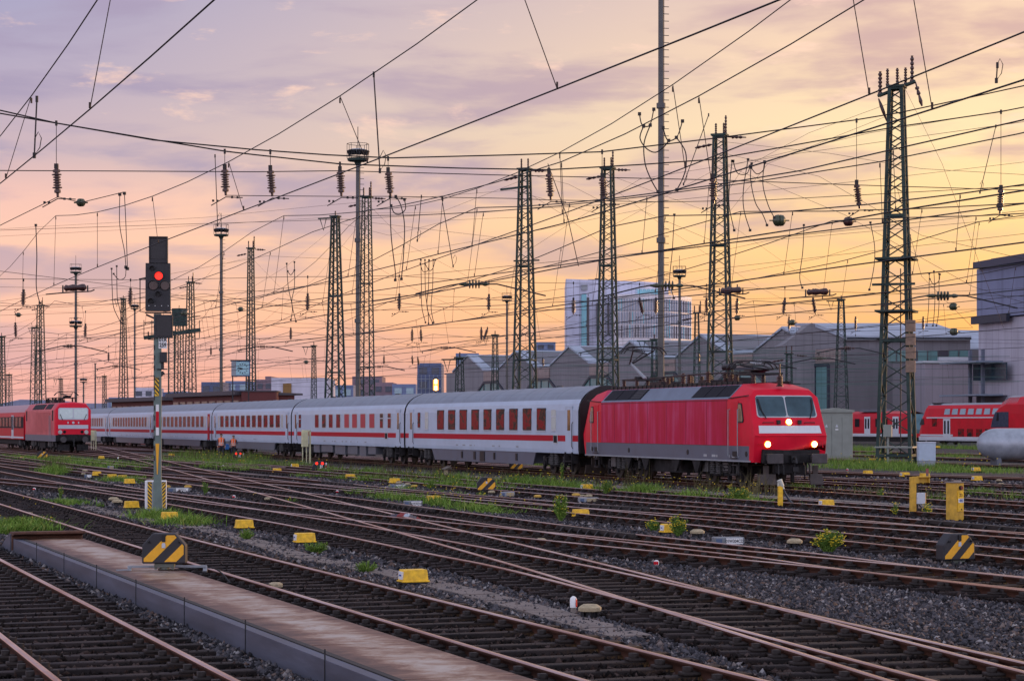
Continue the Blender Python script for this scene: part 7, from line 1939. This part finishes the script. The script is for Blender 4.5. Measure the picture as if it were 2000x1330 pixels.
grass_patch([(0, 893, 60, 895, .9, 60, .35), (60, 896, 180, 906, 1.1, 70, .4), (150, 905, 250, 915, 1.4, 60, .35), (205, 938, 300, 946, .55, 90, .3), (90, 922, 118, 928, .35, 70, .5), (310, 901, 520, 912, .8, 55, .55), (340, 890, 500, 898, .6, 30, .6),
             (400, 912, 500, 921, .45, 70, .35), (500, 908, 600, 914, .6, 40, .45), (600, 917, 640, 919, .4, 25, .18), (590, 931, 700, 939, .3, 80, .25), (690, 939, 830, 948, .35, 80, .35), (620, 921, 860, 937, .35, 40, .45), (800, 945, 1000, 962, .35, 60, .4), (860, 940, 1100, 957, .35, 55, .45), (1000, 948, 1140, 958, .4, 70, .5), (1100, 957, 1330, 970, .3, 90, .42), (1320, 972, 1500, 987, .3, 60, .40), (1500, 990, 1560, 992, .2, 25, .3),
             (700, 968, 740, 974, .22, 110, .28), (740, 974, 850, 986, .25, 120, .35), (850, 988, 930, 1000, .25, 120, .33), (930, 1000, 1000, 1008, .25, 80, .28), (1000, 996, 1060, 1004, .25, 40, .2), (760, 960, 900, 972, .15, 25, .3),
             (1540, 955, 1700, 962, .3, 20, .3), (1700, 975, 1900, 985, .3, 16, .35), (1905, 969, 2000, 978, .25, 70, .33), (1630, 912, 2000, 925, 1.3, 110, .42), (1640, 905, 1800, 912, 1.2, 60, .5), (1660, 878, 1700, 882, 1.0, 30, .6), (1830, 875, 2000, 880, 1.2, 30, .6), (1690, 890, 1720, 893, 1.0, 30, .5), (1840, 893, 1880, 896, 1.0, 40, .5),
             (0, 1040, 55, 1046, .5, 260, .38), (20, 1030, 100, 1040, .35, 150, .30), (295, 1012, 350, 1020, .35, 170, .30), (340, 1022, 400, 1034, .32, 190, .30), (120, 983, 150, 990, .25, 260, .24), (1030, 912, 1120, 918, .5, 30, .5)], 'grass', m_grass)
grass_patch([(640, 935, 1000, 957, .5, 6, .8), (1000, 938, 1480, 974, .4, 3, .7), (1350, 955, 1500, 968, .25, 8, .8), (330, 895, 520, 908, .6, 8, 1.0), (1580, 965, 2000, 990, .5, 9, .6), (500, 908, 900, 936, .7, 6, .8), (1000, 937, 1500, 974, .5, 3, .7), (760, 930, 1000, 945, .3, 8, .7), (90, 915, 125, 922, .3, 12, .9), (1220, 945, 1300, 951, .2, 6, 1.2)], 'grass', m_dry)
def flowers(list_):
    Vs, Fs, b = [], [], 0
    for (x0, y0, x1, y1, n, w_) in list_:
        a, c = gp(x0, y0, GZ), gp(x1, y1, GZ); u = rng.random(n); k = a.y / FP
        cx = a.x + (c.x - a.x) * u + rng.standard_normal(n) * w_; cy = a.y + (c.y - a.y) * u + rng.standard_normal(n) * w_
        V, F = boxes(cx, cy, GZ + .3 + .45 * rng.random(n), np.full(n, 1.3 * k), np.full(n, 1.3 * k), np.full(n, 1.1 * k), rng.random(n) * 3); Vs.append(V); Fs.append(F + b); b += len(V)
    finish(npmesh('yellow_flowers', np.concatenate(Vs), np.concatenate(Fs), m_flower), kind='stuff')
flowers([(800, 945, 1000, 962, 30, .4), (860, 940, 1140, 958, 40, .5), (1100, 957, 1330, 970, 40, .35), (1320, 972, 1500, 987, 30, .3), (850, 988, 1000, 1006, 50, .3), (700, 968, 850, 986, 25, .3), (1540, 955, 1900, 985, 40, .5), (1640, 908, 2000, 925, 50, 1.2), (400, 900, 640, 917, 30, .7), (0, 1030, 100, 1045, 16, .5)])
def shrub(px, py, hpx, wpx, label, n=220, flowers=0, kind='bush', leafy=1.0, stalks=0):
    p = gp(px, py, GZ); k = p.y / FP; Hh, W = hpx * k, wpx * k * .5
    t = empty('weed', (p.x, p.y, GZ), 0, label, 'plant', 'weeds growing between the tracks'); r = np.random.default_rng(int(px * 7 + py))
    st = MB(); Vs, Fs, b = [], [], 0; fl = MB(); leafy *= 1.5
    ns = max(10, int(n / 4))
    for i in range(ns):
        a = r.random() * 6.283; q = r.random() ** .6; tip = Vector((math.cos(a) * W * q, math.sin(a) * W * q * .6, Hh * (1 - .25 * q * q) * (.45 + .55 * r.random())))
        if stalks and i < stalks: tip = Vector((math.cos(a) * W * .6, math.sin(a) * .05, Hh * (.85 + .15 * r.random())))
        base = Vector((math.cos(a) * W * .12, math.sin(a) * W * .08, 0)); midp = base.lerp(tip, .5) + Vector((0, 0, Hh * .08))
        st.tube([base, midp, tip], [.006, .005, .003], 3)
        m = int(9 * leafy)
        if stalks and i >= stalks: m = int(m * 1.3)
        for j in range(m):
            u = .22 + .78 * (j + r.random()) / m; c = base.lerp(midp, u * 2) if u < .5 else midp.lerp(tip, u * 2 - 1)
            L = (.028 + .034 * r.random()) * min(1.4, max(.6, Hh / .45)); d = Vector((r.standard_normal(), r.standard_normal(), .5 + .7 * r.random())).normalized() * L
            s_ = d.cross(Vector((r.standard_normal(), r.standard_normal(), r.standard_normal()))).normalized() * L * .20
            Vs += [c - s_ * .4, c + d * .5 - s_, c + d, c + d * .5 + s_]; Fs.append((b, b + 1, b + 2, b + 3)); b += 4
        if flowers and r.random() < flowers:
            for _ in range(3):
                c = tip + Vector((r.standard_normal(), r.standard_normal(), r.standard_normal())) * .03; fl.box(c, (.022, .022, .014), rz=r.random() * 3)
    npmesh('foliage', np.array([tuple(v) for v in Vs]), np.array(Fs), m_weed if kind != 'grass' else m_grass, t)
    st.build('stem', m_weed, t)
    if fl.v: fl.build('flower', m_flower, t)
shrub(1618, 1083, 50, 68, 'yellow flowering ragwort bush at the right, in front of four parallel rails', 620, .35)
shrub(1095, 1021, 58, 36, 'tall upright green weed with bare stalks at the picture centre', 240, .3, 'grass', 1.0, 5)
shrub(715, 1123, 30, 48, 'grass tuft on the slab path, nearest to the largest yellow box', 420, 0, 'grass')
shrub(617, 1084, 30, 55, 'grass tuft at the foot of the yellow box on the slab path', 420, 0, 'grass')
shrub(482, 1058, 28, 32, 'grass tuft under the yellow box with dark cables', 260, 0, 'grass')
shrub(1276, 1041, 27, 36, 'green weed left of the yellow box with a white end plate', 260, .25)
shrub(1324, 1050, 45, 40, 'weed with yellow buds growing over the yellow box near the 01W304CD box', 260, .3, 'bush', .9, 3)
shrub(568, 985, 14, 44, 'low creeping plant with round leaves on the crossing rail', 160, .2, 'bush', 1.2)
shrub(401, 967, 28, 16, 'narrow upright weed right of the pale number box', 90, 0, 'bush', 1.1, 2)
shrub(118, 975, 26, 14, 'thin upright weed with seed heads behind the low grass patch at the left', 90, .2, 'bush', .8, 3)
shrub(196, 993, 14, 24, 'small round grass tuft left of the yellow box by the cabinet', 160, 0, 'grass')
shrub(270, 920, 12, 34, 'small leafy plant on the rails left of the signal post', 130, 0, 'grass', 1.3)
shrub(105, 925, 30, 16, 'tall thin weed in the tracks below the left red locomotive', 90, 0, 'bush', .9, 3)
shrub(1440, 983, 36, 60, 'clump of yellow flowering weeds in front of the locomotive cab door', 300, .4, 'bush', .9, 4)
shrub(1185, 968, 32, 30, 'weed clump right of the yellow box at the locomotive rear', 200, .25, 'bush', .9, 3)
shrub(1098, 945, 42, 7, 'single tall thin weed in front of the coupling of coach and locomotive', 60, 0, 'grass', 1.2, 4)
shrub(940, 977, 20, 24, 'weed just left of the octagonal lantern', 150, .1, 'grass'); shrub(840, 957, 24, 30, 'bushy weed left of the octagonal lantern below the first coach', 180, 0, 'grass')
shrub(1748, 1010, 30, 16, 'thin weed left of the yellow gibbet post', 90, .4, 'bush', .8, 3); shrub(1812, 1012, 28, 24, 'weed right of the yellow gibbet post', 120, .3, 'bush', .8, 3)
shrub(1556, 966, 14, 36, 'low weed under the charger cable', 120, .1, 'bush'); shrub(1720, 978, 26, 16, 'thin weed on the grey service path', 80, .3, 'bush', .8, 3)
p = at(748, 765, 420); t = empty('tree', (at(590, 0, 380).x, 380, GZ), 0, 'dark green tree in front of the white and ochre warehouse', 'tree')
b = MB(); b.cyl((0, 0, 0), (0, 0, 3.6), .3, .15); b.build('trunk', m_rust, t)
r = np.random.default_rng(3); n = 1500; u = r.standard_normal((n, 3)); u /= np.linalg.norm(u, axis=1)[:, None]; c = u * (r.random((n, 1)) ** .4) * np.array([4.6, 2.4, 2.6]) + np.array([0, 0, 4.2]); c[:, 0] += np.sin(c[:, 2] * 2) * .7
d = r.standard_normal((n, 3)) * .30; e = r.standard_normal((n, 3)) * .30
npmesh('crown', np.stack([c - d, c + e, c + d, c - e], 1).reshape(-1, 3), np.arange(n * 4).reshape(-1, 4), M('tree_leaf', (.02, .04, .022), .8), t)

# ------------------------------------------------------------ two track workers
m_skin = M('skin', (.42, .24, .17), .6, 0, .05); m_hair = M('hair_dark', (.03, .022, .018), .8); m_vest = M('vest_orange', (.95, .14, .015), .6, 0, .08, 6); m_refl = M('reflective_band', (.62, .62, .58), .35); m_trous = M('trousers_navy', (.018, .022, .04), .85, 0, .3, 8); m_sleeve = M('sleeve_grey', (.07, .07, .10), .8, 0, .2)
def skinned(name, verts, edges, rad, mat, par, mats=None, sub=2):
    me = bpy.data.meshes.new(name); me.from_pydata(verts, edges, []); o = bpy.data.objects.new(name, me); col.objects.link(o); o.parent = par
    sm = o.modifiers.new('skin', 'SKIN'); sv = me.skin_vertices[0].data
    for i, r_ in enumerate(rad): sv[i].radius = (r_ if isinstance(r_, tuple) else (r_, r_))
    sv[0].use_root = True
    sb_ = o.modifiers.new('sub', 'SUBSURF'); sb_.levels = sub; sb_.render_levels = sub
    me.materials.append(mat)
    return o
def person(px, py, h, rz, label, bag=False, arms=0):
    p = gp(px, py, GZ); t = empty('person', (p.x, p.y, GZ), rz, label, 'person')
    s = h / 1.75
    J = {'pel': (0, 0, .95), 'wai': (0, 0, 1.10), 'che': (0, .0, 1.32), 'nck': (0, 0, 1.47), 'hd0': (0, -.01, 1.56), 'hd1': (0, -.015, 1.66), 'hd2': (0, -.005, 1.73)}
    names = list(J); V = [J[n] for n in names]; E_ = [(0, 1), (1, 2), (2, 3), (3, 4), (4, 5), (5, 6)]; Rd = [(.16, .12), (.145, .11), (.175, .12), .06, (.075, .09), (.082, .10), .055]
    for q in (-1, 1):
        i = len(V); V += [(q * .10, 0, .86), (q * .12, -.02 - .05 * q, .48), (q * .12, .03 - .07 * q, .10), (q * .13, -.14 - .07 * q, .045)]; E_ += [(0, i), (i, i + 1), (i + 1, i + 2), (i + 2, i + 3)]; Rd += [.095, .068, .05, .042]
    bodyv = len(V)
    for q in (-1, 1):
        i = len(V); hz = (.84, .98)[arms]; V += [(q * .20, 0, 1.40), (q * .27, .02, 1.12), (q * (.27 if not arms else .2), -.10 - .12 * arms, hz + .04), (q * (.26 if not arms else .15), -.13 - .18 * arms, hz - .05)]; E_ += [(2, i), (i, i + 1), (i + 1, i + 2), (i + 2, i + 3)]; Rd += [.068, .05, .036, .034]
    V = [(x * s, y * s, z * s) for x, y, z in V]; Rd = [tuple(a * s for a in r_) if isinstance(r_, tuple) else r_ * s for r_ in Rd]
    skinned('body', V, E_, Rd, m_skin, t)
    def garment(nm, idx, extra, mat, pad, edges):
        VV = [V[i] for i in idx]; RR = [tuple(a + pad for a in Rd[i]) if isinstance(Rd[i], tuple) else Rd[i] + pad for i in idx]
        return skinned(nm, VV, edges, RR, mat, t)
    garment('trousers', [0, 7, 8, 9, 11, 12, 13], 0, m_trous, .014, [(0, 1), (1, 2), (2, 3), (0, 4), (4, 5), (5, 6)])
    for q in (0, 1): garment('sleeve', [bodyv + 4 * q, bodyv + 4 * q + 1, bodyv + 4 * q + 2], 0, m_sleeve, .010, [(0, 1), (1, 2)])
    vt = MB(); secs = [(.82, .205, .150), (.95, .20, .148), (1.10, .185, .138), (1.28, .205, .145), (1.40, .215, .13), (1.47, .11, .09)]
    n = 16; Vv = []
    for z, a, c in secs:
        for k in range(n): th = 2 * math.pi * k / n; Vv.append((a * math.cos(th) * s, c * math.sin(th) * s, z * s))
    vt.add(Vv, [(i * n + k, i * n + (k + 1) % n, (i + 1) * n + (k + 1) % n, (i + 1) * n + k) for i in range(len(secs) - 1) for k in range(n)]); vv = vt.build('vest', m_vest, t, smooth=True)
    b = MB()
    for z, a, c in ((.98, .203, .152), (1.10, .190, .142)):
        Vv = []
        for zz in (z - .03, z + .03):
            for k in range(n): th = 2 * math.pi * k / n; Vv.append((a * math.cos(th) * s, c * math.sin(th) * s, zz * s))
        b.add(Vv, [(k, (k + 1) % n, n + (k + 1) % n, n + k) for k in range(n)])
    for q in (-.09, .09): b.box((q * s, -.142 * s, 1.25 * s), (.03 * s, .02, .3 * s))
    b.build('reflective_band', m_refl, vv)
    b = MB(); b.lathe((0, .015 * s, 1.66 * s), (0, .02 * s, 1.77 * s), [(0, .105 * s), (.3, .104 * s), (.6, .085 * s), (.85, .05 * s), (1, .01)], n=14); b.build('hair', m_hair, t, smooth=True)
    b = MB(); b.box((0, -.115 * s, 1.625 * s), (.028, .035, .04)); b.build('nose', m_skin, t, bevel=.01)
    b = MB()
    for q in (-.034, .034): b.box((q, -.104 * s, 1.655 * s), (.022, .012, .010))
    b.box((0, -.10 * s, 1.585 * s), (.05, .012, .010)); b.build('face_features', m_hair, t)
    b = MB()
    for q in (-1, 1): b.box((q * .085 * s, 0, 1.635 * s), (.02, .04, .06))
    b.build('ear', m_skin, t, bevel=.008)
    for q in (-1, 1):
        b = MB(); w = Vector(V[bodyv + (0 if q < 0 else 4) + 3])
        for f in range(4): b.tube([w + Vector((q * .0, -.028 + .019 * f, -.02)), w + Vector((q * .012, -.03 + .020 * f, -.065 - .004 * (f % 3))), w + Vector((-q * .008, -.03 + .02 * f, -.10 - .006 * ((f + 1) % 3)))], [.011, .0095, .008], 5)
        b.tube([w + Vector((-q * .01, -.03, .0)), w + Vector((-q * .03, -.05, -.04)), w + Vector((-q * .03, -.052, -.07))], [.012, .011, .009], 5); b.build('fingers', m_skin, t)
    b = MB()
    for q in (0, 1):
        a = V[9 + 4 * q]; c = V[10 + 4 * q]; b.box(((a[0] + c[0]) / 2, (a[1] + c[1]) / 2 + .02, .055), (.11, .28, .11))
    b.build('boots', m_black, t, bevel=.03)
    return t
person(432, 895, 1.80, R(14), 'left worker in orange vest and dark trousers standing in front of the third coach')
person(456, 893, 1.66, R(4), 'right worker in orange vest with pale stripes, hands together, in front of the third coach', arms=1)
p = gp(443, 894.5, GZ); t = empty('bag', (p.x, p.y + .1, GZ + .62), R(15), 'blue bag hanging between the two workers in orange vests', 'bag')
b = MB(); b.prism([(-.14, 0), (.14, 0), (.17, .22), (.10, .42), (-.10, .42), (-.17, .22)], -.09, .09, 'y'); b.build('sack', M('bag_blue', (.02, .14, .42), .6, 0, .1), t, bevel=.03)
b = MB(); b.tube([(-.08, 0, .42), (-.10, 0, .55), (-.18, 0, .66)], .012); b.build('strap', m_black, t)
